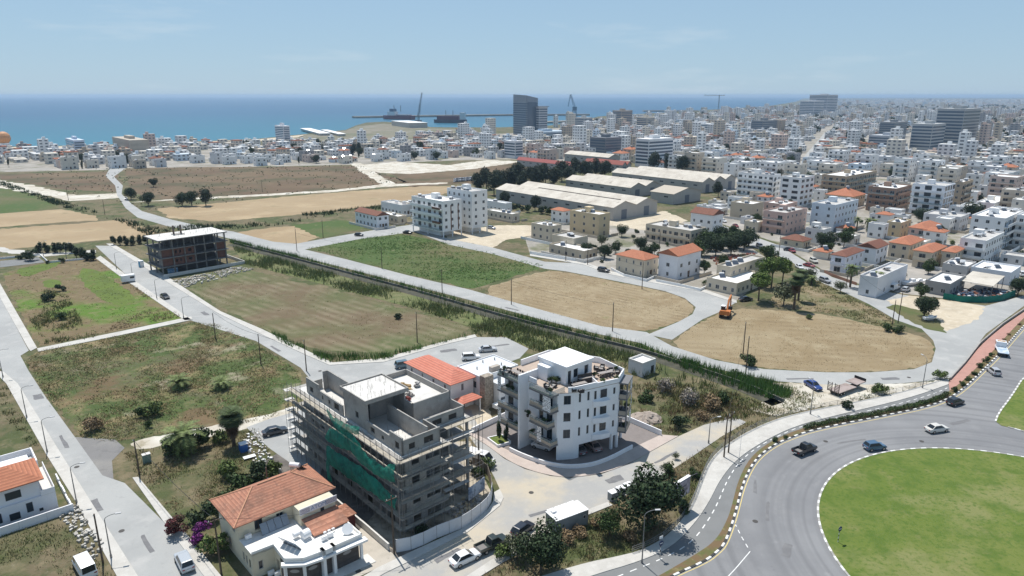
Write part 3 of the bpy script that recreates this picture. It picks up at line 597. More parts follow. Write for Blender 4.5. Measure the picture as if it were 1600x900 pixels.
def tree(kind, p, s, label, group=None, sz=None, world=False):
    x, y = p if world else G(*p); cr, tk = TRND.choice(TREES[kind]); rz = TRND.uniform(0, 6.28); s2 = (s, s, sz or s)
    if tk is None:
        o = put(NAMES[kind], cr, None, (x, y, 0), rz, s2); return tag(o, label, 'shrub', group)
    o = thing(NAMES[kind], label, 'tree', (x, y, 0), rz, group); o.scale = s2
    put('trunk', tk, o); put('crown', cr, o); return o
def frond_mesh(name, L, droop, m, wl, fan=False):
    b = MB(); n = 9
    pts = [(L * (t := i / n) * (1 - .25 * droop * t), 0, L * (.55 * t - (.55 + .55 * droop) * t * t)) for i in range(n + 1)]
    for i in range(n):
        a, c = Vector(pts[i]), Vector(pts[i + 1]); w = wl * sin(pi * min(1, .15 + .9 * (i + .5) / n)) ** .6
        for s in (-1, 1):
            for q in (0, .5):
                p = a.lerp(c, q); p2 = a.lerp(c, q + .52); tip = p.lerp(p2, .5) + Vector((w * .45, s * w, -.28 * w))
                b.add([p, p2, tip], [(0, 1, 2)] if s < 0 else [(2, 1, 0)])
    return b.mesh(name, m)
FR = {'date': frond_mesh('frond', 2.6, .7, L_PALM, .62), 'dated': frond_mesh('frond', 2.4, 1.3, L_PALM, .6), 'fan': frond_mesh('frond', 1.5, .5, leaf_mat('fan_palm_fronds', (.07, .1, .035), .4), 1.0), 'dead': frond_mesh('frond', 1.35, 2.2, L_PALMD, .8)}
def palm(kind, p, h, s, label, group=None):
    o = thing('palm_tree', label, 'tree', (*G(*p), 0), TRND.uniform(0, 6.28), group)
    b = MB(); n = 6
    for i in range(n): b.cyl((0, 0, h * i / n), (0, 0, h * (i + 1) / n + .02), (.26 if kind == 'fan' else .3) * s ** .5 * (1.1 - .25 * i / n), (.22 if kind == 'fan' else .27) * s ** .5 * (1.05 - .25 * i / n), 8)
    b.build('trunk', BARK, o)
    def ring(me, cnt, pit, dz, sc=1.):
        for i in range(cnt):
            a = 2 * pi * i / cnt + TRND.uniform(-.2, .2); put('frond', me, o, (0, 0, h + dz), rot=(0, pit + TRND.uniform(-.15, .15), a), scale=(s * sc,) * 3)
    if kind == 'date':
        ring(FR['date'], 9, -.75, .1); ring(FR['date'], 11, -.25, .0); ring(FR['dated'], 10, .2, -.1)
    else:
        ring(FR['fan'], 9, -.9, .2); ring(FR['fan'], 12, -.3, .1); ring(FR['fan'], 12, .25, 0); ring(FR['dead'], 12, .6, -.3); ring(FR['dead'], 11, .75, -1.0, .95); ring(FR['dead'], 10, .8, -1.7, .85)
    return o

# ------------------------------------------------------------------ vehicles
TYRE = mat('tyre_rubber', (.02, .02, .02), .8); RIM = mat('wheel_rim', (.4, .4, .4), .35, metal=.8); CGLASS = glossy('car_glass', (.02, .025, .03), .05)
HEADL = glossy('headlight', (.7, .7, .7), .1); TAILL = glossy('taillight', (.3, .01, .01), .2); TRIM = mat('black_trim', (.025, .025, .027), .6)
WHEEL = None
def wheel_mesh():
    global WHEEL
    if WHEEL is None:
        b = MB(); b.cyl((0, -.11, 0), (0, .11, 0), .32, n=14); t = b.mesh('tyre', TYRE)
        b = MB(); b.cyl((0, -.118, 0), (0, .118, 0), .2, n=10); WHEEL = (t, b.mesh('rim', RIM))
    return WHEEL
SHAPES = dict(
 sedan=dict(st=[(-2.25, .45, .78, .72), (-2.1, .3, .93, .84), (-1.35, .24, .96, .87), (.95, .24, .93, .87), (1.9, .27, .82, .83), (2.22, .4, .64, .7)], gh=(-1.75, 1.05, -1.05, .3, .93, 1.43), ax=(-1.35, 1.38)),
 hatch=dict(st=[(-1.95, .45, .85, .72), (-1.85, .3, .98, .83), (-1.2, .24, .98, .85), (.85, .24, .95, .85), (1.7, .27, .84, .8), (2., .4, .66, .68)], gh=(-1.85, .98, -1.5, .3, .95, 1.48), ax=(-1.2, 1.22)),
 suv=dict(st=[(-2.25, .5, .95, .76), (-2.15, .36, 1.08, .88), (-1.4, .32, 1.1, .9), (1., .32, 1.08, .9), (2., .35, 1., .86), (2.25, .5, .8, .74)], gh=(-2.1, 1.1, -1.85, .45, 1.08, 1.72), ax=(-1.4, 1.42)),
 pickup=dict(st=[(-2.5, .55, .7, .8), (-2.45, .45, .72, .86), (-.6, .4, .74, .87), (-.45, .4, 1.08, .88), (1.1, .4, 1.08, .88), (2.2, .42, .98, .85), (2.45, .55, .8, .74)], gh=(-.62, 1.2, -.42, .6, 1.06, 1.72), ax=(-1.5, 1.55), bed=1),
 van=dict(st=[(-2.6, .5, 1.1, .9), (-2.55, .35, 1.2, .95), (1.5, .35, 1.2, .95), (2.25, .38, 1.05, .9), (2.5, .5, .8, .8)], gh=(-2.58, 1.95, -2.5, 1.1, 1.19, 2.15), ax=(-1.6, 1.6), van=1))
CARM = {}
def car(kind, col, p, ang, label, group=None, world=False, s=1., name=None):
    S = SHAPES[kind]; key = (kind, col)
    if key not in CARM:
        pm = glossy('car_paint_%.2f_%.2f_%.2f' % col, col, .3, 0, .6)
        b = MB(); rings = []
        for (x, zb, zt, hw) in S['st']:
            rings.append([(x, -hw * .92, zb), (x, -hw, (zb + zt) * .5), (x, -hw * .95, zt - .06), (x, -hw * .82, zt), (x, hw * .82, zt), (x, hw * .95, zt - .06), (x, hw, (zb + zt) * .5), (x, hw * .92, zb)])
        vs = [v for r in rings for v in r]; fs = []
        for i in range(len(rings) - 1):
            for j in range(8): fs.append((i * 8 + j, i * 8 + (j + 1) % 8, (i + 1) * 8 + (j + 1) % 8, (i + 1) * 8 + j))
        fs += [tuple(range(8)), tuple(range((len(rings) - 1) * 8 + 7, (len(rings) - 1) * 8 - 1, -1))]
        b.add(vs, [f[::-1] for f in fs])
        x0, x1, t0, t1, z0, z1 = S['gh']; hb = S['st'][2][3] * .9; ht = hb * (.95 if S.get('van') else .8)
        q = [(x0, -hb, z0), (x1, -hb, z0), (x1, hb, z0), (x0, hb, z0), (t0, -ht, z1), (t1, -ht, z1), (t1, ht, z1), (t0, ht, z1)]
        zc = z1 + .04
        b.add(q + [(t0 + .12, -ht * .8, zc), (t1 - .12, -ht * .8, zc), (t1 - .12, ht * .8, zc), (t0 + .12, ht * .8, zc)],
              [(0, 1, 5, 4), (1, 2, 6, 5), (2, 3, 7, 6), (3, 0, 4, 7), (4, 5, 9, 8), (5, 6, 10, 9), (6, 7, 11, 10), (7, 4, 8, 11), (8, 9, 10, 11)])
        if S.get('bed'):
            b.box(-2.5, -.88, .7, -.62, -.78, 1.08); b.box(-2.5, .78, .7, -.62, .88, 1.08); b.box(-2.5, -.78, .7, -2.42, .78, 1.05)
            b.box(-2.42, -.78, .725, -.62, .78, .735, 1)
        body = b.mesh('body', [pm, mat('truck_bed', (.2, .19, .18), .8)])
        def pane(nm, idx, sh=(.1, .1), cut=None):
            a = [Vector(q[i]) for i in idx]
            if cut: a[1] = a[0].lerp(a[1], cut) if False else a[1]; a[0] = a[0].lerp(a[1], cut); a[3] = a[3].lerp(a[2], cut)
            c = sum(a, Vector()) / 4; nn = (a[1] - a[0]).cross(a[3] - a[0]).normalized() * .012
            r = [c + (v - c) * .88 + nn for v in a]; return MB().add(r, [(0, 1, 2, 3)]).mesh(nm, CGLASS)
        cut = .72 if S.get('van') else None
        gl = [pane('windscreen', (1, 2, 6, 5)), pane('side_window', (0, 1, 5, 4), cut=cut), pane('rear_window', (3, 0, 4, 7))]
        a = [Vector(q[i]) for i in (2, 3, 7, 6)]
        if cut: a[1] = a[1].lerp(a[0], cut); a[2] = a[2].lerp(a[3], cut)
        c = sum(a, Vector()) / 4; nn = (a[1] - a[0]).cross(a[3] - a[0]).normalized() * .012
        gl.append(MB().add([c + (v - c) * .88 + nn for v in a], [(0, 1, 2, 3)]).mesh('side_window', CGLASS))
        xf, zf, hf = S['st'][-1][0], (S['st'][-1][1] + S['st'][-1][2]) / 2, S['st'][-1][3]; xr, zr, hr = S['st'][0][0], (S['st'][0][1] + S['st'][0][2]) / 2, S['st'][0][3]
        CARM[key] = (body, gl, (xf, zf, hf), (xr, zr, hr))
    body, gl, (xf, zf, hf), (xr, zr, hr) = CARM[key]
    pos = p if world else G(*p)
    o = thing(name or {'pickup': 'pickup_truck', 'van': 'van'}.get(kind, 'parked_car'), label, {'pickup': 'pickup', 'van': 'van'}.get(kind, 'car'), (*pos, .045), RAD(ang), group); o.scale = (s, s, s)
    put('body', body, o)
    for g_ in gl: put(g_.name.split('.')[0], g_, o)
    ty, ri = wheel_mesh(); hw = S['st'][2][3] - .1
    for ax in S['ax']:
        for sy in (-1, 1):
            t = put('wheel', ty, o, (ax, sy * hw, .32)); put('rim', ri, t)
    for sy in (-1, 1):
        block('headlight', HEADL, o, xf - .05, sy * hf * .55, zf + .02, xf + .02, sy * hf * .95, zf + .14)
        block('taillight', TAILL, o, xr - .02, sy * hr * .6, zr + .05, xr + .05, sy * hr * .95, zr + .2)
    block('bumper', TRIM, o, xf - .1, -hf * .9, zf - .2, xf + .03, hf * .9, zf - .06)
    block('number_plate', TANK, o, xr - .03, -.25, zr - .12, xr + .02, .25, zr - .01)
    return o

# ------------------------------------------------------------------ street furniture
LP = {}
def lamp_post(p, ang, h, label, double=False, group='street lamps'):
    k = round(h, 1)
    if k not in LP:
        a = MB().cyl((0, 0, 0), (0, 0, h * .9), .1, .055, 8).cyl((0, 0, 0), (0, 0, .5), .15, .14, 8).mesh('pole', STEEL)
        b = MB(); pr = (0, 0, h * .89)
        for i in range(1, 7):
            t = i / 6; q = (1.5 * (1 - cos(t * pi / 2)) if t < 1 else 1.5, 0, h * .89 + h * .1 * sin(t * pi / 2)); b.cyl(pr, q, .045, .04, 6); pr = q
        b = b.mesh('arm', STEEL); c = MB().box(-.1, -.13, -.06, .6, .13, .05).mesh('lamp_head', mat('lamp_grey', (.5, .5, .5), .5)); LP[k] = (a, b, c)
    o = thing('street_lamp', label, 'street lamp', (*G(*p), .1), RAD(ang), group); a, b, c = LP[k]
    put('pole', a, o); put('arm', b, o); put('lamp_head', c, o, (1.45, 0, h * .99)); return o
def utility_pole(p, h, label, cross=False, lean=0):
    o = thing('utility_pole', label, 'utility pole', (*G(*p), 0), RAD(40), 'wooden utility poles'); o.rotation_euler[0] = lean
    MB().cyl((0, 0, 0), (0, 0, h), .14, .09, 8).build('pole', WOODP, o)
    if cross: block('crossarm', WOODP, o, -.9, -.06, h - .6, .9, .06, h - .48)
    for s in ((-.7, 0, .7) if cross else (-.12,)): MB().cyl((s, .0, h - .48 if cross else h - .3), (s, 0, h - .3 if cross else h - .1), .05, .04, 6).build('insulator', TANK, o)
    return o
# ------------------------------------------------------------------ concrete apartment block under construction
A42 = RAD(42); RND = random.Random(11)
o = thing('concrete_building', 'raw grey concrete apartment block under construction wrapped in scaffolding', 'building', (-15, 85.2, 0), A42)
FH = 3.07
FP = [(-.9, -.6), (7.2, -.6), (7.2, 3.4), (14.6, 3.4), (14.6, 20.2), (4.3, 20.2), (4.3, 32.2), (-.9, 32.2)]
for k in range(1, 5): MB().prism(FP, FH * k - .26, FH * k).build('floor_slab', CONC, o)
MB().prism([(-.35, -.2), (6.6, -.2), (6.6, 3.8), (14.2, 3.8), (14.2, 19.8), (3.9, 19.8), (3.9, 31), (-.35, 31)], 12.28, 12.34).build('roof_floor', CONCL, o)
for k in range(4):
    z0, z1 = FH * k, FH * (k + 1) - .26; h = []
    for i, s in enumerate((1.2, 3.6, 6.4, 9.8, 12.2, 14.4, 17.8, 20.6, 23.6, 26.8, 29.2)):
        if k == 0: h.append((s - .9, s + .9, 0, 2.5)) if i % 2 else h.append((s - .6, s + .6, .9, 2.2))
        else: h.append((s - .75, s + .75, z0 + (.05 if (i + k) % 4 == 1 else .95), z0 + 2.25)) if i % 3 else h.append((s - .3, s + .3, z0 + 1.3, z0 + 2.1))
    b = MB(); b.wall((.3, 31), (.3, .3), z0, z1, .22, h); b.build('wall', CONC, o)
    hr = [(1.2, 2.6, z0 + .95, z0 + 2.2), (3.7, 6.1, z0 + (0 if k == 0 else .9), z0 + 2.5)]
    b = MB(); b.wall((.3, .3), (6.7, .3), z0, z1, .22, hr); b.wall((6.7, .3), (6.7, 8), z0, z1, .2, [(1.5, 3.5, z0, z0 + 2.3)]); b.build('wall', CONC, o)
    b = MB(); b.wall((6.9, 8), (14, 8), z0, z1, .2, [(.8, 3.2, z0, z0 + 2.3), (4.4, 6.3, z0 + .9, z0 + 2.2)]); b.wall((14, 8), (14, 20), z0, z1, .2, [(2, 4, z0 + .9, z0 + 2.2), (7, 9, z0 + .9, z0 + 2.2)])
    b.wall((14, 19.8), (4, 19.8), z0, z1, .2, [(2, 4, z0 + .9, z0 + 2.2)]); b.wall((4, 20), (4, 31), z0, z1, .2, [(3, 5, z0 + .9, z0 + 2.2)]); b.wall((4, 31), (.3, 31), z0, z1, .2, [(1, 2.2, z0 + .9, z0 + 2.2)])
    b.box(3, 5, z0, 3.2, 30, z1); b.box(8.5, 9, z0, 12, 18, z1); b.build('partition', CONC, o)  # the two inner boxes are added to block light and darken the interior
    for x, y in ((7, 3.7), (10.5, 3.7), (14.1, 3.7)): block('column', CONC, o, x - .18, y - .18, z0, x + .18, y + .18, z1)
    for y in range(1, 31, 5): block('column', CONC, o, -.25, y, z0, .05, y + .35, z1)
    if k: b = MB(); b.wall((7.3, 3.5), (14.4, 3.5), z0, z0 + .95, .12); b.build('balcony_parapet', CONC, o)
ZR = 12.34
def rw(name, a, c, z1, holes=(), th=.22, z0=ZR, m=CONC):
    MB().wall(a, c, z0, z1, th, holes).build(name, m, o); L_ = math.hypot(c[0] - a[0], c[1] - a[1]); d_ = ((c[0] - a[0]) / L_, (c[1] - a[1]) / L_); n_ = (-d_[1] * .16, d_[0] * .16)
    for h in holes: MB().seg((a[0] + d_[0] * h[0] + n_[0], a[1] + d_[1] * h[0] + n_[1]), (a[0] + d_[0] * h[1] + n_[0], a[1] + d_[1] * h[1] + n_[1]), .04, h[2], h[3]).build('opening_shade', mat('painted_opening_shade', (.05, .045, .04), .8), o)  # dark panels added in the openings, standing in for the shade inside
rw('roof_wall', (0, 3.2), (0, 0), 15.0, [(1.4, 2.4, 13, 14)]); rw('roof_wall', (0, 9.3), (0, 3.2), 14.2, [(1, 2.1, 12.9, 13.7), (4, 4.6, 12.9, 13.5)])
rw('roof_wall', (0, 0), (6.4, 0), 14.6, [(1.1, 2.1, 12.9, 13.8), (3.6, 5.2, 12.9, 13.9)]); rw('roof_wall', (6.4, 0), (6.4, 4), 14.4)
rw('roof_wall', (4.6, .4), (4.6, 10.8), 15.1); rw('roof_wall', (5.6, .6), (5.6, 3.2), 13.4)
rw('roof_wall', (0, 28.7), (0, 24.3), 15.0, [(1.2, 2.4, 12.9, 13.8)]); rw('roof_wall', (0, 24.3), (0, 16.5), 14.1, [(1, 1.5, 12.9, 13.6), (3.2, 3.8, 12.9, 13.6), (5, 6.6, 12.7, 13.8)])
rw('roof_wall', (2.8, 28.7), (0, 28.7), 14.0); rw('roof_wall', (3.6, 19.5), (3.6, 27.6), 15.6); rw('roof_wall', (2.6, 27.6), (3.6, 27.6), 15.6)
rw('roof_wall', (6.4, 4), (13.9, 4), 14.1, [(1.5, 3.2, 12.6, 13.5), (4.5, 6, 12.6, 13.5)]); rw('roof_wall', (13.9, 4), (13.9, 7.5), 14.2); rw('roof_wall', (8.5, 5.4), (12.6, 5.4), 13.4)
for a, c in (((6.8, 7.5), (13.9, 7.5)), ((13.9, 7.5), (13.9, 19.8)), ((13.9, 19.8), (6.8, 19.8)), ((6.8, 19.8), (6.8, 7.5))): rw('terrace_wall', a, c, 15.4)
block('terrace_floor', CONCL, o, 7, 7.7, ZR, 13.7, 19.6, 14.5)
# rooftop stair house with open front
rw('stairhouse_wall', (.2, 16.3), (.2, 9.4), 16.8, [(3.4, 4.3, 13.5, 14.5)]); rw('stairhouse_wall', (7, 9.6), (7, 16.3), 16.8); rw('stairhouse_wall', (7, 16.3), (.2, 16.3), 16.8)
block('stairhouse_wall', CONC, o, 2.6, 12.8, ZR, 6.8, 13, 16.8)
MB().box(-.2, 9.1, 16.8, 7.3, 16.6, 17.2).build('stairhouse_roof', CONC, o); block('roof_screed', CONCL, o, .1, 9.4, 17.2, 7, 16.3, 17.23)
for a, c in (((-.2, 9.1), (7.3, 9.25)), ((-.2, 16.45), (7.3, 16.6)), ((-.2, 9.25), (-.05, 16.45)), ((7.15, 9.25), (7.3, 16.45))): block('roof_kerb', CONC, o, a[0], a[1], 17.2, c[0], c[1], 17.42)
b = MB()
for i in range(110):
    x, y = RND.uniform(-.1, 6.5), RND.choice([RND.uniform(.2, 9), RND.uniform(16.8, 28.5), RND.uniform(9.5, 16)]); z = 17.2 if 9.4 < y < 16.3 else 12.3
    b.cyl((x, y, z), (x + RND.uniform(-.05, .05), y + RND.uniform(-.05, .05), z + RND.uniform(.5, 1.1)), .018, n=4)
stuff(b.build('starter_bars', RUST, o))
# building materials left on the roof terrace
SAND = mat('builders_sand', (.42, .3, .15), .95, [((.3, .2, .1), 1, .45, .65, .8)])
def heap(name, label, cat, x, y, z, r, h, m, seed):
    rd = np.random.RandomState(seed); n, rr = 22, 6; V = [(0, 0, h)]; 
    for j in range(1, rr + 1):
        for i in range(n): a = 2 * pi * i / n; q = r * j / rr * (1 + .12 * rd.randn()); V.append((q * cos(a), q * sin(a), max(0, h * (1 - (j / rr) ** 1.3) + .06 * h * rd.randn()) if j < rr else -.05))
    F = [(0, 1 + i, 1 + (i + 1) % n) for i in range(n)] + [(1 + j * n + i, 1 + (j + 1) * n + i, 1 + (j + 1) * n + (i + 1) % n, 1 + j * n + (i + 1) % n) for j in range(rr - 1) for i in range(n)]
    h_ = MB().add(V, F).build(name, m, None, (x, y, z)); return tag(h_, label, cat)
def loc42(O, x, y): return (O[0] + x * cos(A42) - y * sin(A42), O[1] + x * sin(A42) + y * cos(A42))
SO = (-15, 85.2)
heap('sand_heap', 'ochre heap of straw and sand on the unfinished roof terrace', 'heap', *loc42(SO, 10, 15.4), 14.5, 1.7, .9, SAND, 3)
for i, (x, y, c, lab) in enumerate(((8.3, 17.8, (.05, .1, .4), 'blue plastic sheeting bundle on the unfinished roof terrace'), (9.2, 11.8, (.3, .28, .26), 'grey pallet of blocks in front of the sand heap on the roof'), (12, 14, (.35, .34, .33), 'grey block pallet right of the sand heap on the roof'), (7.9, 10.6, (.2, .05, .04), 'dark red bundle at the near corner of the roof terrace'))):
    b = MB()
    for q in range(12): b.box(rx := RND.uniform(-.6, .3), ry := RND.uniform(-.6, .3), rz_ := RND.choice([0, .25, .5]), rx + .4, ry + .3, rz_ + .24)
    tag(b.build('material_pile', mat('pile_%d' % i, c, .8), None, (*loc42(SO, x, y), 14.5), A42), lab, 'pile')
# scaffolding
s = thing('scaffold', 'steel tube scaffolding with boards round the concrete apartment block', 'scaffold', (-15, 85.2, 0), A42)
BOARD = mat('scaffold_board', (.42, .38, .31), .9, [((.28, .25, .2), .8, .45, .65, .8)])
for i in range(21):
    y = -1.5 + i * 1.68
    for x in (-1.9, -1.1): tube('standard', STEEL, s, (x, y, 0), (x, y, 13.2 + RND.uniform(0, .9)), .035)
    for k in range(1, 7): tube('transom', STEEL, s, (-1.9, y, k * 2.05), (-1.1, y, k * 2.05), .025)
for k in range(1, 7):
    z = k * 2.05
    for x in (-1.9, -1.1): tube('ledger', STEEL, s, (x, -1.5, z), (x, 32.1, z), .026)
    tube('ledger', STEEL, s, (-1.9, -1.5, z + .95), (-1.9, 32.1, z + .95), .022)
    tube('ledger', STEEL, s, (-1.9, -1.5, z + .5), (-1.9, 32.1, z + .5), .022)
    if True:
        for q in range(5): block('board', BOARD, s, -1.85, -1.4 + q * 6.7, z + .03, -1.15, 5.2 + q * 6.7, z + .07)
for i in range(6):
    x = -1.5 + i * 1.76
    for y in (-1.7, -1.0): tube('standard', STEEL, s, (x, y, 0), (x, y, 13.3 + RND.uniform(0, .7)), .035)
for k in range(1, 7):
    for y in (-1.7, -1.0): tube('ledger', STEEL, s, (-1.5, y, k * 2.05), (7.4, y, k * 2.05), .026)
    tube('ledger', STEEL, s, (-1.5, -1.7, k * 2.05 + .95), (7.4, -1.7, k * 2.05 + .95), .022)
    if True: block('board', BOARD, s, -1.4, -1.65, k * 2.05 + .03, 7.3, -1.05, k * 2.05 + .07)
for i, x in enumerate((7.9, 10.1, 12.3, 14.6, 16.)):
    for y in (2.2, 3.0): tube('standard', STEEL, s, (x, y, 0), (x, y, 12.6 + RND.uniform(0, 1)), .035)
for k in range(1, 7):
    for y in (2.2, 3.0): tube('ledger', STEEL, s, (7.6, y, k * 2.05), (16.2, y, k * 2.05), .026)
    block('board', CONCL if k % 2 else BOARD, s, 8 + (k * 37 % 30) / 10, 2.2, k * 2.05 + .03, 12 + (k * 53 % 40) / 10, 3., k * 2.05 + .08)
for k in range(7):
    for y in (32.6, 33.6): 
        if k == 0: tube('standard', STEEL, s, (-1.9, y, 0), (-1.9, y, 12.5), .03); tube('standard', STEEL, s, (-.6, y, 0), (-.6, y, 12.5), .03)
    block('board', CONCL, s, -2., 32.5, .9 + k * 1.8, -.5, 33.7, .95 + k * 1.8)
# green debris netting, torn and sagging
NET = mat('green_netting', (.006, .2, .14), .8, [((.003, .1, .075), .8, .42, .6, .9), ((.015, .26, .19), 2.2, .5, .68, .7)], bump=1, bscale=3)
NET.node_tree.nodes['Principled BSDF'].inputs['Alpha'].default_value = .84
def net(label, top, bot, x, seed):
    rd = np.random.RandomState(seed); nu, nv = 60, 14
    tp, bt = np.array(top, float), np.array(bot, float)
    def lin(a, t): L = np.concatenate([[0], np.cumsum(np.hypot(*np.diff(a, axis=0).T))]); return np.stack([np.interp(t * L[-1], L, a[:, 0]), np.interp(t * L[-1], L, a[:, 1])], 1)
    t = np.linspace(0, 1, nu); T, Bm = lin(tp, t), lin(bt, t); V = []
    ph = rd.rand(6) * 6.28
    for j in range(nv):
        f = j / (nv - 1); P = T * (1 - f) + Bm * f
        xx = x - .25 * sin(pi * f) + .07 * np.sin(P[:, 0] * 1.3 + f * 4 + ph[0]) + .035 * np.sin(P[:, 0] * 4.1 - f * 7 + ph[1])
        zz = P[:, 1] + .12 * np.sin(P[:, 0] * 3.3 + ph[2]) * (f - .5)
        V += [(a, p, z) for a, p, z in zip(xx, P[:, 0], zz)]
    F = [(j * nu + i, j * nu + i + 1, (j + 1) * nu + i + 1, (j + 1) * nu + i) for j in range(nv - 1) for i in range(nu - 1)]
    q = MB().add(V, F).build('debris_net', NET, None, (-15, 85.2, 0), A42, True); tag(q, label, 'netting', 'green debris nets on the scaffolding'); return q
net('uppermost short green net sagging from the scaffold top', [(17.6, 14.), (15.5, 13.2), (12.6, 13.4), (9.6, 14.), (7.6, 14.6)], [(17., 12.9), (15.4, 11.4), (13., 11.5), (10.3, 12.5), (7.7, 13.3)], -2.05, 1)
net('middle green net torn along the scaffold side', [(17, 10.9), (13.9, 11.6), (10.3, 12.6), (8.5, 12.), (5.9, 10.8), (1.4, 10.8), (-.3, 12.2), (-1.4, 12.4)], [(18.9, 8.3), (15.4, 8.3), (11.1, 9.4), (8.1, 8.7), (4.8, 8.5), (.3, 9.1), (-.8, 9.5), (-1.4, 9.8)], -2.1, 2)
net('lowest long green net band along the scaffold side', [(18.6, 7.3), (13.4, 7.6), (8.3, 8.), (4.3, 7.9), (.6, 7.4), (-1.4, 7.3)], [(18.2, 4.2), (13.7, 4.3), (8.6, 4.7), (4.5, 5.1), (.7, 5.2), (-1.2, 5.3)], -2.08, 3)
net('narrow green net strip hanging down the scaffold end', [(19, 4.7), (17.6, 5.0)], [(19.1, .8), (17.8, 1.2)], -2.06, 4)
# hoarding of sheet panels round the corner site
HOARD = [(619, 864), (642.5, 859.6), (662, 852), (682.5, 841.6), (702, 834), (721, 826.5), (736.5, 817), (751, 806), (761.5, 796), (767.7, 785), (769, 772), (767, 760), (762, 743), (751, 734), (738, 730)]
f = thing('hoarding', 'white sheet metal hoarding curving round the construction site corner', 'fence', (*G(*HOARD[0]), 0))
ox, oy = G(*HOARD[0]); HW = mat('hoarding_white', (.62, .63, .65), .6, [((.5, .5, .51), .8, .5, .7, .6)]); HB = mat('hoarding_brown', (.2, .17, .14), .8)
for i, (a, c) in enumerate(zip(HOARD, HOARD[1:])):
    a, c = G(*a), G(*c); a = (a[0] - ox, a[1] - oy); c = (c[0] - ox, c[1] - oy)
    MB().seg(a, (a[0] + (c[0] - a[0]) * .985, a[1] + (c[1] - a[1]) * .985), .06, .08, 2.1 if i < 10 else 1.9).build('panel', HW if i < 10 else HB, f); block('post', STEEL, f, a[0] - .04, a[1] - .04, 0, a[0] + .04, a[1] + .04, 2.15)
t = thing('low_site_wall', 'low concrete block wall between the villa yard and the scaffolded site', 'wall', (*loc42(SO, -3.8, -1.5), 0), A42)
for i in range(9): block('wall_panel', CONCL, t, -.12, i * 2.4, 0, .12, i * 2.4 + 2.37, 1.1 + .02 * (i % 3))
bd = thing('site_board', 'large dark picture board on posts inside the hoarding', 'sign', (*G(745, 783), 0), RAD(55))
block('board_face', mat('site_picture', (.2, .25, .34), .5, [((.55, .58, .62), .5, .45, .6, .9), ((.08, .1, .14), 1.2, .5, .65, .8)]), bd, -2, -.05, 1.1, 2, .05, 3.2)
for x in (-1.9, 1.9): block('post', STEEL, bd, x - .05, .06, 0, x + .05, .16, 3.2)
sheet('building_site_soil', [G(u, v) for u, v in ((620, 862), (720, 826), (762, 795), (768, 770), (750, 735), (735, 690), (690, 690), (560, 830))], .03, mat('site_soil', (.42, .37, .29), .95, [((.16, .14, .11), .3, .45, .62, .9), ((.55, .5, .42), 1, .5, .7, .7)], bump=.8, bscale=3), world=True)
sheet('building_site_soil', [loc42(SO, -7, -4), loc42(SO, 0, -4), loc42(SO, 0, 36), loc42(SO, -7, 33)], .026, mat('dark_site_ground', (.12, .11, .1), .95, [((.2, .18, .16), .5, .45, .65, .8)], bump=.6, bscale=3), world=True)  # darker strip of ground along the left face of the block

# ------------------------------------------------------------------ white apartment building with roof terraces
WO = (10.4, 106.2)
o = thing('white_apartment_building', 'new white four level apartment building with furnished roof terraces and pilotis', 'building', (*WO, 0), A42)
WB = [(0, 0), (8.8, -2.3), (12.2, -.6), (13.2, 6), (9, 15), (-2.4, 14.8), (-2.4, 1.6)]
WHT = mat('fresh_white_render', (.86, .86, .87), .7, [((.76, .76, .77), .5, .45, .7, .5)]); GREYB = mat('slab_grey', (.17, .17, .175), .7); BEIGE = mat('balcony_beige', (.42, .36, .29), .7); GLZ = glossy('balcony_glass', (.3, .38, .38), .06); GLZ.node_tree.nodes['Principled BSDF'].inputs['Alpha'].default_value = .35
MB().prism(WB, 3., 3.25).build('floor_slab', WHT, o)
# upper walls
b = MB()
RL = math.hypot(8.8, 2.3)
b.wall((-2.4, 1.6), (0, 0), 3.25, 12.3, .25, [(1.1, 2.3, 3.25 + q * 3.1 + .8, 3.25 + q * 3.1 + 2.4) for q in range(3)])
b.wall((0, 0), (8.8, -2.3), 3.25, 12.3, .25, [h for q in range(3) for z in [3.25 + q * 3.1] for h in ((.9, 1.35, z + .9, z + 2.5), (2.6, 3.05, z + .9, z + 2.5), (7.9, 8.35, z + 1, z + 2.2))])
b.wall((8.8, -2.3), (12.2, -.6), 3.25, 12.3, .25); b.wall((12.2, -.6), (13.2, 6), 3.25, 12.3, .25); b.wall((13.2, 6), (9, 15), 3.25, 12.3, .25); b.wall((9, 15), (-2.4, 14.8), 3.25, 12.3, .25)
b.wall((-2.4, 14.8), (-2.4, 1.6), 3.25, 12.3, .25, [h for q in range(3) for z in [3.25 + q * 3.1] for h in ((.9, 2.3, z, z + 2.3), (3.7, 4.8, z, z + 2.3), (8.9, 9.9, z, z + 2.3), (10.7, 12.1, z, z + 2.3))])
b.build('wall', WHT, o)
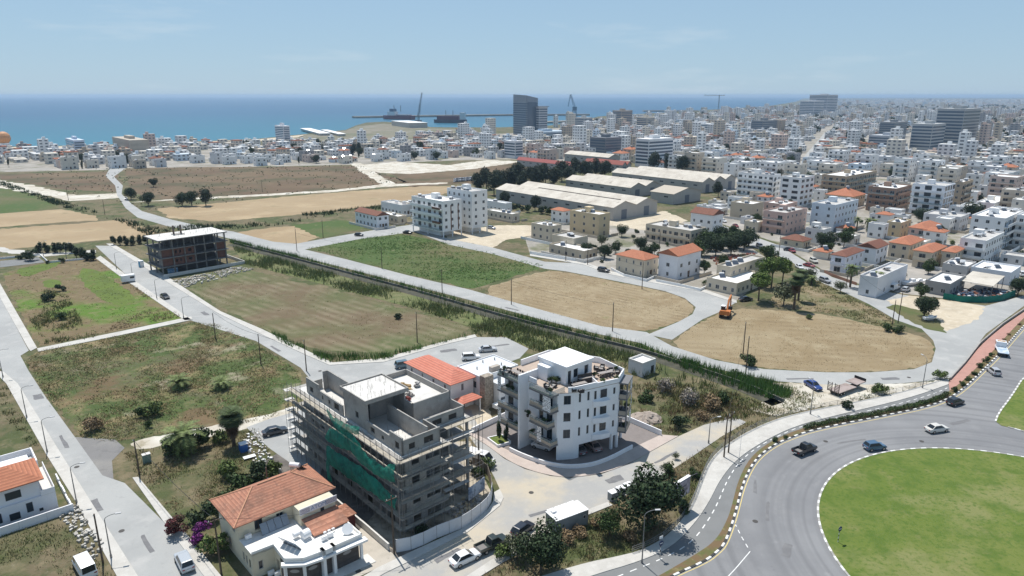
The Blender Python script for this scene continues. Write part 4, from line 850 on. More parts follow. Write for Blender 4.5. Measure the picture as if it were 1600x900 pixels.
for q in range(3):
    z = 3.25 + q * 3.1
    for (s0, s1) in ((.9, 2.3), (3.7, 4.8), (8.9, 9.9), (10.7, 12.1)): window(o, 'l', 14.8 - (s0 + s1) / 2, z + .02, s1 - s0, 2.26, -2.25, DARKFR)
    ang = math.atan2(-1.6, 2.4)
    put('window', win_mesh(1.2, 1.6, DARKFR), o, (-2.4 + 2.4 * 1.7 / 2.88 + .08, 1.6 - 1.6 * 1.7 / 2.88 + .1, z + .8), ang)
    a2 = math.atan2(-2.3, 8.8)
    for s, w_, h_, zz in ((1.125, .45, 1.6, .9), (2.825, .45, 1.6, .9), (8.125, .45, 1.2, 1.)): put('window', win_mesh(w_, h_, DARKFR, 0), o, (s * cos(a2) + .03, s * sin(a2) + .12, z + zz), a2)
    # bay with window and sill
    bx = MB(); ca, sa = cos(a2), sin(a2)
    def rp(s_, d): return (s_ * ca + d * sa, s_ * sa - d * ca)
    bx.prism([rp(3.7, .02), rp(6.9, .02), rp(6.9, .85), rp(5.2, .85), rp(3.7, .25)], z - .35, z + .55); bx.build('bay_parapet', WHT, o)
    put('window', win_mesh(1.3, 1.5, DARKFR), o, (*rp(5.9, .02), z + .85), a2); put('window', win_mesh(.4, 1.5, DARKFR, 0), o, (*rp(4.2, .02), z + .85), a2)
b = MB(); b.prism(WB, 12.3, 12.4); b.build('terrace_floor', mat('terrace_tiles', (.42, .34, .28), .8, [((.36, .29, .24), 1, .45, .65, .6)]), o)
def para(pts, z1, th=.2, z0=12.4, m=WHT, name='parapet'):
    for a, c in zip(pts, pts[1:]): MB().wall(a, c, z0, z1, th).build(name, m, o)
para([(-.9, .6), (0, 0), (4.3, -1.12)], 13.35); para([(4.3, -1.12), (8.8, -2.3)], 13.2); para([(8.8, -2.3), (12.2, -.6), (13.2, 6), (9, 15), (1.5, 14.86)], 13.5)
para([(4.6, -1.1), (6.5, 3)], 13.3, .15)
# tall fin wall through the balconies
MB().box(-4.5, 8.65, 0, 2.6, 9.0, 14.0).build('fin_wall', WHT, o); para([(-2.4, 8.6), (-2.4, 6.7)], 13.3)
# penthouse
b = MB(); b.wall((1, 3), (7.5, 2.9), 12.4, 15.5, .2, [(.5, 1.3, 12.4, 14.8), (1.9, 3, 13.2, 14.8), (4.6, 5.6, 12.4, 14.8)]); b.wall((7.5, 2.9), (7.6, 9.6), 12.4, 15.5, .2); b.wall((7.6, 9.6), (1, 9.5), 12.4, 15.5, .2); b.wall((1, 9.5), (1, 3), 12.4, 15.5, .2, [(1, 2.2, 12.4, 14.6)]); b.build('penthouse_wall', WHT, o)
for s, w_, h_, zz in ((1.9, .8, 2.4, 0), (3.45, 1.1, 1.6, .8), (6.1, 1., 2.4, 0)): put('window', win_mesh(w_, h_, DARKFR, 0), o, (s, 3.12, 12.4 + zz))
MB().prism([(.8, 2.7), (7.7, 2.6), (7.8, 9.8), (.8, 9.7)], 15.5, 15.85).build('penthouse_roof', mat('brilliant_roof', (.88, .88, .88), .6), o)
MB().box(-.2, 6.2, 12.4, 1, 8.7, 14.9).build('penthouse_lobby', WHT, o)
# balconies on the left front
PATT = bpy.data.materials.new('fretwork'); n, l, bs = nodes_of(PATT); vr = n.new('ShaderNodeTexVoronoi'); vr.inputs['Scale'].default_value = 5.5; g = n.new('ShaderNodeNewGeometry'); l.new(g.outputs['Position'], vr.inputs['Vector'])
mr = n.new('ShaderNodeMapRange'); mr.inputs[1].default_value = .36; mr.inputs[2].default_value = .4; l.new(vr.outputs[0], mr.inputs[0]); l.new(mixrgb(n, l, mr.outputs[0], (.03, .03, .03), (.85, .85, .85)), bs.inputs['Base Color'])
def balcony(y0, y1, z, x0=-4.1, x1=-2.4, rail=True):
    block('balcony_slab', GREYB, o, x0 - .1, y0 - .1, z - .3, x1, y1, z)
    if rail:
        for p in ((x0, y0, x0 + .08, y1), (x0 + .08, y0, x1, y0 + .08)): block('balcony_rail', BEIGE, o, p[0], p[1], z, p[2], p[3], z + .62)
        for p in ((x0 + .02, y0 + .02, x0 + .05, y1), (x0 + .05, y0 + .02, x1, y0 + .05)): block('balcony_glass', GLZ, o, p[0], p[1], z + .62, p[2], p[3], z + 1.05)
for q in range(3):
    z = 3.25 + q * 3.1
    balcony(9.02, 14.8, z); balcony(1.4 if q != 1 else 2.2, 6.5, z)
    block('fretwork_screen', PATT, o, -4.16, 13.9, z, -4.1, 14.75, z + 2.8) if q != 1 else None
    if q == 2: block('fretwork_screen', PATT, o, -4.16, 1.5, z, -4.1, 3.3, z + 2.8)
    if q == 0: block('fretwork_screen', PATT, o, -4.16, 3.6, z, -4.1, 4.6, z + 2.8)
balcony(9.02, 14.8, 12.4, rail=False); balcony(1.4, 6.6, 12.4, rail=False)
for y0, y1 in ((9.05, 14.7), (1.4, 6.55)):
    block('terrace_planting', L_HEDGE, o, -4.1, y0, 12.4, -3.98, y1, 12.5); block('balcony_glass', GLZ, o, -4.18, y0, 12.4, -4.15, y1, 13.3)
block('balcony_glass', GLZ, o, -4.15, 1.32, 12.4, -.95, 1.36, 13.3)
# right end balconies
for q in range(3):
    z = 3.25 + q * 3.1; P4 = [(8.8, -2.3), (12.2, -.6), (12.9, -1.9), (9.5, -3.6)]
    MB().prism(P4, z - .3, z).build('balcony_slab', GREYB, o)
    MB().seg((9.5, -3.6), (12.85, -1.92), .08, z, z + .75).build('balcony_rail', BEIGE, o); MB().seg((8.85, -2.4), (9.5, -3.55), .08, z, z + .75).build('balcony_rail', BEIGE, o); block('balcony_post', GREYB, o, 9.42, -3.62, z - .3, 9.6, -3.44, z + 2.8)
    MB().seg((11.6 if q != 1 else 12.6, -2.55 if q != 1 else -2.05), (12.95, -1.87), .07, z, z + 2.8).build('fretwork_screen', PATT, o)
    put('window', win_mesh(2.6, 2.3, DARKFR), o, (10.55, -1.5, z + .02), math.atan2(1.7, 3.4))
MB().prism([(8.7, -2.3), (12.2, -.6), (13., -1.95), (9.4, -3.75)], 12.15, 12.4).build('balcony_slab', GREYB, o)
# ground level: stub walls and columns
MB().wall((-2.4, 1.6), (0, 0), 0, 3, .25).build('wall', WHT, o); MB().wall((0, 0), (1.1, -.29), 0, 3, .25).build('wall', WHT, o)
for x, y in ((7.6, -2), (8.8, -2.2), (12, -.5), (12.8, 6), (8.8, 14.5), (-2.2, 14.5), (3, 5), (-2.2, 10)): block('column', WHT, o, x - .2, y - .2, 0, x + .2, y + .2, 3.)
MB().box(2, 4, 0, 7, 9, 3).build('core_wall', mat('warm_core', (.4, .33, .2), .8), o)
MB().prism([(1.1, -.29), (8.8, -2.3), (8.8, -1.9), (1.1, .1)], 2.5, 3.).build('beam', WHT, o)
# boundary walls, planter
WW = [G(*p) for p in wyard]; f = thing('yard_wall', 'low white curved boundary wall in front of the white apartment building', 'wall', (*WW[0], 0))
pts = [p for p in wyard if 793 <= p[0] <= 996]; b = MB()
for a, c in zip(pts, pts[1:]): a, c = G(*a), G(*c); b.seg((a[0] - WW[0][0], a[1] - WW[0][1]), (c[0] - WW[0][0], c[1] - WW[0][1]), .22, 0, .85)
b.build('wall', WHT, f)
for lab, a, c in (('straight white wall right of the white apartment yard', (1033, 681), (968, 653)), ('straight white wall left of the white apartment yard', (737, 677), (790, 652))):
    a, c = G(*a), G(*c); tag(MB().seg((0, 0), (c[0] - a[0], c[1] - a[1]), .2, 0, 1.1).build('yard_wall', WHT, None, (*a, 0)), lab, 'wall')
pl = [G(*p) for p in ((762, 688), (778, 700), (798, 694), (784, 683))]; f = thing('planter', 'white walled planter with grass beside the apartment driveway', 'planter', (*pl[0], 0))
b = MB()
for a, c in zip(pl, pl[1:] + pl[:1]): b.seg((a[0] - pl[0][0], a[1] - pl[0][1]), (c[0] - pl[0][0], c[1] - pl[0][1]), .18, 0, .6)
b.build('planter_wall', WHT, f); MB().prism([(a[0] - pl[0][0], a[1] - pl[0][1]) for a in pl], 0, .5).build('planter_lawn', M_LAWN, f)
for i, (p, sc, w_) in enumerate((((780, 692), .75, 'taller'), ((791, 690), .62, 'shorter'))): tree('cypress', p, sc, w_ + ' cypress in the white planter by the driveway', 'cypresses in the planter')
car('hatch', (.7, .7, .7), loc42(WO, -1.2, 6.2), 150, 'white hatchback parked under the left balconies of the white apartments', world=True)
car('sedan', (.12, .1, .1), loc42(WO, 2.6, 1.4), 115, 'dark sedan parked under the white apartments nearer the corner', world=True)
car('sedan', (.3, .22, .2), loc42(WO, 5.4, .4), 115, 'maroon grey sedan parked under the white apartments by the right column', world=True)
# terrace furniture
DKW = mat('dark_rattan', (.05, .045, .045), .7); CUSH = mat('grey_cushion', (.32, .31, .3), .9); TBL = mat('table_slate', (.3, .27, .25), .6); POT = mat('white_pot', (.75, .75, .74), .5)
CH = MB().box(-.24, -.24, .38, .24, .24, .46).box(-.24, .18, .46, .24, .24, .85).mesh('seat', DKW); LEG = MB().box(-.02, -.02, 0, .02, .02, .38).mesh('leg', DKW)
AR = MB().box(-.4, -.4, .12, .4, .4, .35).box(-.4, .3, .35, .4, .42, .75).box(-.42, -.4, .35, -.32, .3, .55).box(.32, -.4, .35, .42, .3, .55).mesh('frame', DKW); CU = MB().box(-.31, -.36, .35, .31, .29, .46).mesh('cushion', CUSH)
def chair(x, y, rz, lab): 
    t = thing('dining_chair', lab, 'chair', (*loc42(WO, x, y), 12.4), A42 + rz, 'chairs on the roof terraces'); put('seat', CH, t)
    for a in (-.2, .2):
        for c in (-.2, .2): put('leg', LEG, t, (a, c, 0))
def table(x, y, L, rz, where, nch):
    t = thing('dining_table', 'long dark dining table on ' + where, 'table', (*loc42(WO, x, y), 12.4), A42 + rz); block('table_top', TBL, t, -L / 2, -.45, .7, L / 2, .45, .75)
    for a in (-L / 2 + .15, L / 2 - .15):
        for c in (-.35, .35): block('leg', DKW, t, a - .04, c - .04, 0, a + .04, c + .04, .7)
    for i in range(nch):
        d = -L / 2 + L * (i + .5) / nch
        for sd in (-1, 1): chair(x + d * cos(rz) - sd * .75 * -sin(rz) * -1, y + d * sin(rz) + sd * .75 * cos(rz), rz + (0 if sd > 0 else pi), 'dark dining chair, %s side, seat %s from left, %s' % ('far' if sd > 0 else 'near', ('one', 'two', 'three', 'four')[i], where))
def lounge(x, y, rz, where):
    for i, (dx, dy, r) in enumerate(((0, .9, 0), (.9, 0, -pi / 2), (-.9, -.1, pi / 2))):
        t = thing('lounge_chair', ('back', 'right hand', 'left hand')[i] + ' grey cushioned lounge chair on ' + where, 'chair', (*loc42(WO, x + dx * cos(rz) - dy * sin(rz), y + dx * sin(rz) + dy * cos(rz)), 12.4), A42 + rz + r); put('frame', AR, t); put('cushion', CU, t)
    t = thing('coffee_table', 'low coffee table among lounge chairs on ' + where, 'table', (*loc42(WO, x, y), 12.4), A42 + rz); block('table_top', TBL, t, -.4, -.3, .32, .4, .3, .37)
    for a in (-.33, .33):
        for c in (-.23, .23): block('leg', DKW, t, a - .03, c - .03, 0, a + .03, c + .03, .32)
table(2.1, .9, 2.8, -.25, 'the near corner terrace', 4); lounge(-1.9, 3.6, .2, 'the near corner terrace'); lounge(.9, -.0, 1.2, 'the front edge of the near terrace')
table(-2.3, 11.6, 2.8, 1.5, 'the left terrace behind the fin wall', 4); lounge(-3., 13.6, .4, 'the left terrace behind the fin wall')
table(9.2, 1.2, 2.8, -.3, 'the right terrace', 4); lounge(10.6, 3.4, .5, 'the right terrace'); lounge(10.8, .9, -.6, 'the right terrace edge')
t = thing('outdoor_kitchen', 'dark grey outdoor kitchen counter on the near terrace', 'counter', (*loc42(WO, 4.5, 1.6), 12.4), A42 - .3); block('cabinet', DKW, t, -1.4, -.35, 0, 1.4, .35, .9); block('counter_top', TBL, t, -1.45, -.4, .9, 1.45, .4, .96); block('hood', DKW, t, -1.4, .2, .96, 1.4, .35, 1.5)
for i, (x, y, lab) in enumerate(((-.3, 5.6, 'left of the lobby wall'), (.2, 5.0, 'in the middle by the lobby wall'), (.75, 4.5, 'beside the penthouse door'), (-3.5, 2.2, 'at the corner of the near terrace'), (5.9, -1.1, 'by the front parapet'), (6.8, 1.8, 'at the partition'), (12.1, 1.2, 'at the far right terrace corner'), (-2.9, 14.2, 'at the far left terrace corner'), (8.8, -1.7, 'at the right front parapet'))):
    t = thing('potted_plant', 'leafy plant in white pot ' + lab, 'plant', (*loc42(WO, x, y), 12.4), 0); MB().cyl((0, 0, 0), (0, 0, .5), .2, .28, 10).build('pot', POT, t); put('foliage', TREES['lightbush' if i in (1, 4, 8) else 'bush'][i % 2][0], t, (0, 0, .4), i, (.5, .5, .55))
for q, (x, y) in enumerate(((-3.5, 6.6), (-3.5, 3.4), (-3.4, 13), (-3.5, 10.2), (-3.5, 7.6), (-3.4, 11.6), (10.6, -2.4), (11.4, -2.1))):
    z = 3.25 + (q % 3) * 3.1; t = thing('potted_plant', 'balcony plant, level %s, %s balconies of the white apartments' % (('one', 'two', 'three')[q % 3], ('near', 'near middle', 'far left', 'left', 'inner near', 'inner left', 'right', 'outer right')[q]), 'plant', (*loc42(WO, x, y), z), 0)
    MB().cyl((0, 0, 0), (0, 0, .45), .2, .26, 10).build('pot', DKW, t); put('foliage', TREES['bush'][q % 3][0], t, (0, 0, .4), q, (.55, .55, .6))
# ------------------------------------------------------------------ villa with tiled roof and shop front
VO = (-33.9, 76.6)
o = thing('villa', 'cream two storey villa with weathered terracotta hip roof and white terrace roofs', 'house', (*VO, 0), A42)
CR = mat('villa_cream', (.66, .6, .46), .85, [((.54, .49, .38), .4, .45, .7, .6), ((.46, .42, .34), 2, .6, .78, .5)])
b = MB(); b.wall((0, 3.1), (13, 2.9), 0, 6.1, .25, [(2.2, 3.3, 4, 5.9), (5.2, 6.2, 4.1, 5.2)]); b.wall((13, 2.9), (13, 10.3), 0, 6.1, .25, [(3, 4, 4, 5.2)]); b.wall((13, 10.3), (0, 10.3), 0, 6.1, .25); b.wall((0, 10.3), (0, 3.1), 0, 6.1, .25, [(1.5, 2.5, 4, 5.3), (5, 6, 4, 5.3), (3, 4, .9, 2.2)])
b.build('wall', CR, o)
window(o, 'r', 2.75, 4.02, 1.1, 1.86, 3.22, mat('shutter_brown', (.12, .075, .05), .7)); window(o, 'r', 5.7, 4.12, 1., 1.06, 3.22); window(o, 'l', 8.3, 4.02, 1, 1.26, .12); window(o, 'l', 4.8, 4.02, 1, 1.26, .12); window(o, 'l', 6.8, .92, 1, 1.26, .12)
hip_roof(0, 3, 13, 10.3, 6.1, 2.3, .75).build('roof', TILEV, o)
r_ = MB()
for a, c in (((4.4, 6.65, 8.43), (8.6, 6.65, 8.43)), ((-.75, 2.25, 6.12), (3.7, 6.65, 8.43)), ((-.75, 11.05, 6.12), (3.7, 6.65, 8.43)), ((13.75, 2.25, 6.12), (9.3, 6.65, 8.43)), ((13.75, 11.05, 6.12), (9.3, 6.65, 8.43))): r_.cyl(a, c, .09, n=6)
r_.build('ridge_tiles', mat('ridge_tile', (.6, .32, .2), .85), o)
MB().cyl((7, 9.8, 7.2), (7, 9.8, 8.7), .1, n=8).build('flue', RUST, o); water_tank(o, 10.8, 8.7, 7.0, 2.2)
# upper front block with painted sign band
MB().box(7.4, .3, 3.6, 12.6, 2.9, 5.9).build('upper_block', CR, o); window(o, 'r', 10.6, 4., .55, 1.2, .3, mat('shutter_brown', (.12, .075, .05), .7), 0)
SB = thing('shop_sign', 'long white sign band reading ATOM between patterned squares on the villa', 'sign', (*loc42(VO, 7.3, .15), 5.35), A42)
block('sign_board', mat('sign_white', (.7, .7, .72), .6), SB, 0, 0, 0, 5.5, .08, .95)
tx = bpy.data.curves.new('sign_text', 'FONT'); tx.body = 'ATOM'; tx.size = .8; tx.extrude = .01; tx.align_x = 'CENTER'
to = bpy.data.objects.new('lettering', tx); COL.objects.link(to); dg = bpy.context.evaluated_depsgraph_get(); tm = bpy.data.meshes.new_from_object(to.evaluated_get(dg)); bpy.data.objects.remove(to)
tm.materials.clear(); tm.materials.append(mat('sign_blue', (.2, .3, .48), .6)); put('lettering', tm, SB, (2.75, -.012, .2), rot=(pi / 2, 0, 0))
SQ = MB().box(-.2, -.012, .15, .2, 0, .2).box(-.2, -.012, .72, .2, 0, .77).box(-.2, -.012, .2, -.15, 0, .72).box(.15, -.012, .2, .2, 0, .72)
SQ.add([(-.15, -.01, .2), (-.09, -.01, .2), (.15, -.01, .72), (.09, -.01, .72)], [(0, 1, 2, 3)]).add([(.09, -.01, .2), (.15, -.01, .2), (-.09, -.01, .72), (-.15, -.01, .72)], [(0, 1, 2, 3)])
SQM = SQ.mesh('sign_square', mat('sign_mauve', (.33, .27, .33), .6))
for x in (.3, .75, 1.2, 3.95, 4.4, 4.85, 5.25): put('sign_square', SQM, SB, (x, -.003, 0))
# tiled lean-to and flat terrace roofs
b = MB(); b.add([(7.5, -3.3, 3.95), (12.7, -3.3, 3.95), (12.7, .2, 4.75), (7.5, .2, 4.75), (7.5, -3.3, 3.85), (12.7, -3.3, 3.85), (12.7, .2, 4.6), (7.5, .2, 4.6)], [(0, 1, 2, 3), (7, 6, 5, 4), (0, 4, 5, 1), (1, 5, 6, 2), (3, 2, 6, 7), (0, 3, 7, 4)]); b.build('lean_to_roof', TILEV, o)
TP = [(0, -1.1), (2.8, -1.3), (2.6, -5.), (4.4, -6.5), (6.6, -6.8), (12.5, -7.), (12.5, 3), (0, 3)]
b = MB(); b.wall((0, 3.1), (0, -1.1), 0, 3.6, .25, [(.8, 1.4, 1, 2.4), (1.8, 2.4, 1, 2.4), (2.9, 3.5, 1, 2.4)]); b.wall((0, -1.1), (2.8, -1.3), 0, 3.6, .25, [(.7, 1.3, 1, 2.3)]); b.wall((2.8, -1.3), (2.8, -4.4), 0, 3.6, .25, [(.6, 1.4, .1, 2.2)]); b.build('wall', CR, o); MB().wall((12.3, -6.2), (12.3, 3), 0, 3.6, .25).build('wall', CR, o)
for y in (1.4, .4, -.6): window(o, 'l', y + .6, 1.02, .6, 1.36, .12, None, 0)
window(o, 'r', 1., 1.02, .6, 1.26, -1.05, None, 0)
WR = mat('white_terrace', (.8, .79, .76), .85, [((.62, .58, .52), .35, .55, .72, .9), ((.5, .45, .38), 1.2, .62, .76, .7)])
MB().prism(TP, 3.5, 3.62).build('terrace_roof', WR, o)
b = MB()
for a, c in zip(TP[:6], TP[1:6]): b.wall(a, c, 3.35, 3.95, .18)
b.wall((12.5, -7), (12.5, -3.4), 3.35, 3.95, .18); b.build('parapet', WR, o)
MB().prism([(2.3, -4.6), (2.0, -5.3), (4.3, -7.1), (6.6, -7.5), (12.9, -7.8), (12.9, -6.9), (6.6, -6.6), (4.5, -6.3), (2.7, -4.9)], 3., 3.3).build('canopy', WHITE, o)
SH = mat('shop_shutter', (.075, .065, .06), .6, [((.1, .09, .085), 1.5, .45, .65, .7)]); OVAL = mat('shutter_oval', (.3, .29, .28), .6)
def shutter(a, c):
    L = math.hypot(c[0] - a[0], c[1] - a[1]); an = math.atan2(c[1] - a[1], c[0] - a[0]); t = MB().box(0, -.03, .15, L, .03, 2.95).build('shop_shutter', SH, o, (*a, 0), an)
    v = [(L / 2 + .6 * cos(q * pi / 10), -.045, 2. + .25 * sin(q * pi / 10)) for q in range(20)]; MB().add(v, [tuple(range(20))]).build('oval_emblem', OVAL, t)
    for q in range(1, 4): MB().box(0, -.042, .15 + q * .7, L, -.03, .17 + q * .7).build('slat_joint', TRIM, t)
shutter((2.75, -5.), (4.3, -6.35)); shutter((4.6, -6.45), (6.5, -6.65)); shutter((8.6, -6.7), (12., -6.75)); shutter((2.8, -3.2), (2.75, -4.7))
for x, y in ((2.6, -5.0), (4.45, -6.5), (12.3, -6.9)): block('column', WHITE, o, x - .17, y - .17, 0, x + .17, y + .17, 3.)
MB().box(6.7, -7.3, 0, 7.1, -6.4, 4.2).box(8.1, -7.3, 0, 8.5, -6.4, 4.2).box(6.7, -7.3, 3.5, 8.5, -6.4, 4.2).build('portal', WHITE, o); block('door', SH, o, 7.1, -6.75, .1, 8.1, -6.68, 2.4)
MB().prism([(2, -6), (4, -8), (13.4, -8.7), (13.4, -6.5), (2.8, -5)], 0, .14).build('step', CONCL, o)
# roof equipment
def big_panel(x, y, z, rz, L, n_):
    f = MB().box(-L / 2, -.05, 0, L / 2, .05, .08).build('panel_stand', STEEL, o, (x, y, z), rz); f.rotation_euler = (0, 0, rz)
    for i in range(n_):
        w_ = L / n_; q = MB().add([(-L / 2 + i * w_ + .03, -.1, .1), (-L / 2 + (i + 1) * w_ - .03, -.1, .1), (-L / 2 + (i + 1) * w_ - .03, .75, 1.35), (-L / 2 + i * w_ + .03, .75, 1.35), (-L / 2 + i * w_ + .03, -.05, .04), (-L / 2 + (i + 1) * w_ - .03, -.05, .04), (-L / 2 + (i + 1) * w_ - .03, .8, 1.3), (-L / 2 + i * w_ + .03, .8, 1.3)], [(0, 1, 2, 3), (7, 6, 5, 4), (0, 4, 5, 1), (1, 5, 6, 2), (2, 6, 7, 3), (3, 7, 4, 0)]).build('solar_panel', mat('pale_panel', (.24, .28, .33), .2), o, (x, y, z), rz)
big_panel(4.6, 1.9, 3.62, 0.02, 3.9, 4); big_panel(4.6, -2.9, 3.62, 1.9, 3.2, 4)
MB().cyl((6.2, -2.6, 4.3), (7.2, -2.5, 4.3), .62, n=14).box(6.1, -3, 3.62, 7.3, -2.1, 3.75).build('water_tank', TANK, o, smooth=False); MB().cyl((5.4, -1.7, 4.2), (6.2, -1.6, 4.2), .35, n=12).build('water_tank', TANK, o)
b = MB(); b.cyl((11.4, -5.2, 3.62), (11.4, -5.2, 4.2), .04, n=6)
for i in range(6):
    for j in range(14): pass
b.cyl((11.4, -5.2, 4.2), (11.3, -5.35, 4.35), .55, .75, 16); b.build('satellite_dish', TANK, o)
for i, (x, y, z) in enumerate(((8.3, -4.6, 3.62), (9.2, -4.5, 3.62), (1.0, 2.4, 3.62), (3.4, 2.6, 3.62), (1.9, -1.9, 0), (2.5, -2.6, 0))):
    t = block('air_conditioner', TANK, o, x - .4, y - .18, z + .1, x + .4, y + .18, z + .7)
for x in (8.9, 9.5, 10.1): block('roof_vent', TANK, o, x - .2, -3.7, 3.96, x + .2, -3.5, 4.15)
gt = thing('garden_shed', 'dark red garden gate and shed beside the villa', 'shed', (*loc42(VO, 14.4, .2), 0), A42); block('shed_wall', mat('dark_red_wood', (.12, .03, .03), .7), gt, -.6, 0, 0, 1., 3, 2.1); MB().prism([(-.8, -.2), (1.2, -.2), (1.2, 3.2), (-.8, 3.2)], 2.1, 2.2).build('shed_roof', TILEV, gt)
sheet('forecourt', [loc42(VO, 2, -9.5), loc42(VO, 16, -10), loc42(VO, 16, -1), loc42(VO, 12, -2), loc42(VO, -1, -3), loc42(VO, -2, -6)], .06, mat('forecourt_concrete', (.46, .42, .36), .9, [((.36, .33, .28), .3, .45, .65, .8), ((.2, .18, .15), 1, .6, .75, .6)]), world=True)

# ------------------------------------------------------------------ generic house
def fin(parent, nm, x0, y0, z0, x1, y1, z1, m): return block(nm, m, parent, x0, y0, z0, x1, y1, z1)
def house(c, xl, xr, nf, col, label, roof='flat', fh=3.1, name='house', cat='house', group=None, sp=3.2, ww=1.3, wh=1.3, balc='', tanks=1, ang=43, par=.6, roofm=None, tile=None, pil=False, dims=None, world=False, fr=None, seed=None, full=True, rh=None):
    O = c if world else G(*c)
    Wx, Wy = dims if dims else (max(4, min(70, span(O, ang, xr))), max(4, min(110, span(O, ang + 90, xl))))
    rd = random.Random(seed if seed is not None else int(O[0] * 7 + O[1] * 13)); h = nf * fh
    o = thing(name, label, cat, (*O, 0), RAD(ang), group); wm = col if not isinstance(col, tuple) else paint(col)
    b = MB()
    z0 = 2.6 if pil else 0
    if roof == 'flat':
        b.box(0, 0, z0, Wx, Wy, h)
        for p in ((0, 0, Wx, .2), (0, Wy - .2, Wx, Wy), (0, .2, .2, Wy - .2), (Wx - .2, .2, Wx, Wy - .2)): b.box(p[0], p[1], h, p[2], p[3], h + par)
        b.build('wall', wm, o); block('roof', roofm or rd.choice([ROOFW, ROOFW, ROOFG]), o, .2, .2, h, Wx - .2, Wy - .2, h + .03)
    else:
        b.box(0, 0, z0, Wx, Wy, h)
        rise = rh or min(Wx, Wy) * .24
        if roof == 'gable':
            pf = [(0, z0), (1, z0), (1, h), (.5, h + rise), (0, h)]; b = MB()
            vs = [(0, p * Wy, z) for p, z in pf] + [(Wx, p * Wy, z) for p, z in pf] if Wx >= Wy else [(p * Wx, Wy, z) for p, z in pf] + [(p * Wx, 0, z) for p, z in pf]
            b.add(vs, [(4, 3, 2, 1, 0), (5, 6, 7, 8, 9)] + [(i, (i + 1) % 5, 5 + (i + 1) % 5, 5 + i) for i in range(5)])
        b.build('wall', wm, o); hip_roof(0, 0, Wx, Wy, h + .03, rise + (.08 if roof == 'gable' else 0), .45, roof == 'gable').build('roof', tile or TILE, o)
    if pil:
        for x in (.2, Wx / 2, Wx - .2):
            for y in (.2, Wy / 2, Wy - .2): block('column', wm, o, x - .18, y - .18, 0, x + .18, y + .18, 2.6)
        block('core_wall', wm, o, Wx * .2, Wy * .2, 0, Wx * .9, Wy * .9, 2.6)
    for k in range(1 if pil else 0, nf if isinstance(nf, int) else int(nf)):
        z = k * fh + .9
        for face, L in (('r', Wx), ('l', Wy)):
            n_ = max(1, int(L / sp))
            for i in range(n_):
                s_ = L * (i + .5) / n_
                if face in balc and i % 2 == (0 if n_ > 1 else 0):
                    window(o, face, s_, k * fh + .1, min(2.2, L / n_ * .7), 2.1, 0, fr, 1)
                elif full or rd.random() < .8: window(o, face, s_, z, ww if (i + k) % 3 else ww * .7, wh, 0, fr, 1)
    for face in balc:
        L = Wx if face == 'r' else Wy
        for k in range(1, int(nf)):
            z = k * fh
            if face == 'r': block('balcony_slab', wm, o, .3, -1.3, z - .18, L - .3, -.01, z); block('balcony_rail', wm if rd.random() < .6 else GLZ, o, .3, -1.3, z, L - .3, -1.2, z + .95)
            else: block('balcony_slab', wm, o, -1.3, .3, z - .18, -.01, L - .3, z); block('balcony_rail', wm if rd.random() < .6 else GLZ, o, -1.3, .3, z, -1.2, L - .3, z + .95)
    if roof == 'flat':
        for i in range(tanks): water_tank(o, rd.uniform(1.3, max(1.4, Wx - 1.3)), rd.uniform(2, max(2.1, Wy - 1.3)), h + .03, rd.choice([-.7, 2.3]))
        if Wx > 7 and Wy > 7 and nf >= 2 and full: fin(o, 'stairhead', Wx * .45, Wy * .5, h + .03, Wx * .45 + 3, Wy * .5 + 3, h + 2.4, wm)
    elif tanks: water_tank(o, Wx / 2, Wy / 2 - .6, h + min(Wx, Wy) * .24 - .35, -.7)
    if not pil: block('door', mat('house_door', (.12, .07, .04), .6), o, Wx * .5 - .5, -.03, .02, Wx * .5 + .5, 0, 2.1)
    return o

# red roofed house and the flat roofed house next to it
house((0, 0), 0, 0, 2, WHITE, 'white house with bright coral tiled roof behind the scaffolded block', 'hip', 3.0, dims=(5.6, 15.4), world=True, ang=42, tile=TILER, sp=3.6, ww=.6, wh=1.4, rh=1.6, tanks=0).location = (*loc42((-11.7, 123.7), 0.3, .6), 0)
o = thing('porch', 'small coral tiled porch roof in front of the coral roofed house', 'porch', (*loc42((-11.7, 123.7), .6, -2.6), 0), A42); hip_roof(0, 0, 4.6, 2.6, 2.9, .8, .2).build('roof', TILER, o)
for x in (.2, 4.4): block('post', WHITE, o, x - .1, 0, 0, x + .1, .2, 2.76)
o = thing('red_railing', 'dark red steel walkway railing along the coral roofed house', 'railing', (*loc42((-11.7, 123.7), -.9, .4), 3.), A42)
for i in range(13): tube('baluster', mat('red_steel', (.35, .03, .045), .5), o, (0, i * 1.25, 0), (0, i * 1.25, 1.1), .03)
for z in (.05, .4, .75, 1.1): tube('rail', mat('red_steel', (.35, .03, .045), .5), o, (0, 0, z), (0, 15, z), .03)
block('walkway', mat('red_steel', (.35, .03, .045), .5), o, -.05, 0, -.12, .85, 15.2, 0)
STONE = mat('rubble_stone', (.36, .31, .25), .9, [((.2, .17, .14), 2.2, .45, .6, .9), ((.5, .45, .38), 3, .5, .7, .8)], bump=.8, bscale=5)
o = thing('modern_house', 'flat roofed house with pale blue grey roof and rubble stone wall', 'house', (*loc42((-11.7, 123.7), 6.2, -1.4), 0), A42); PALER = mat('pale_blue_roof', (.6, .63, .66), .7, [((.52, .55, .58), .4, .45, .65, .6)])
MB().box(0, 0, 0, 10, 7.8, 6.2).build('wall', WHITE, o); block('roof', PALER, o, .15, .15, 6.2, 9.85, 7.65, 6.24)
for p in ((0, 0, 10, .15), (0, 7.65, 10, 7.8), (0, .15, .15, 7.65), (9.85, .15, 10, 7.65)): block('parapet', WHITE, o, p[0], p[1], 6.2, p[2], p[3], 6.45)
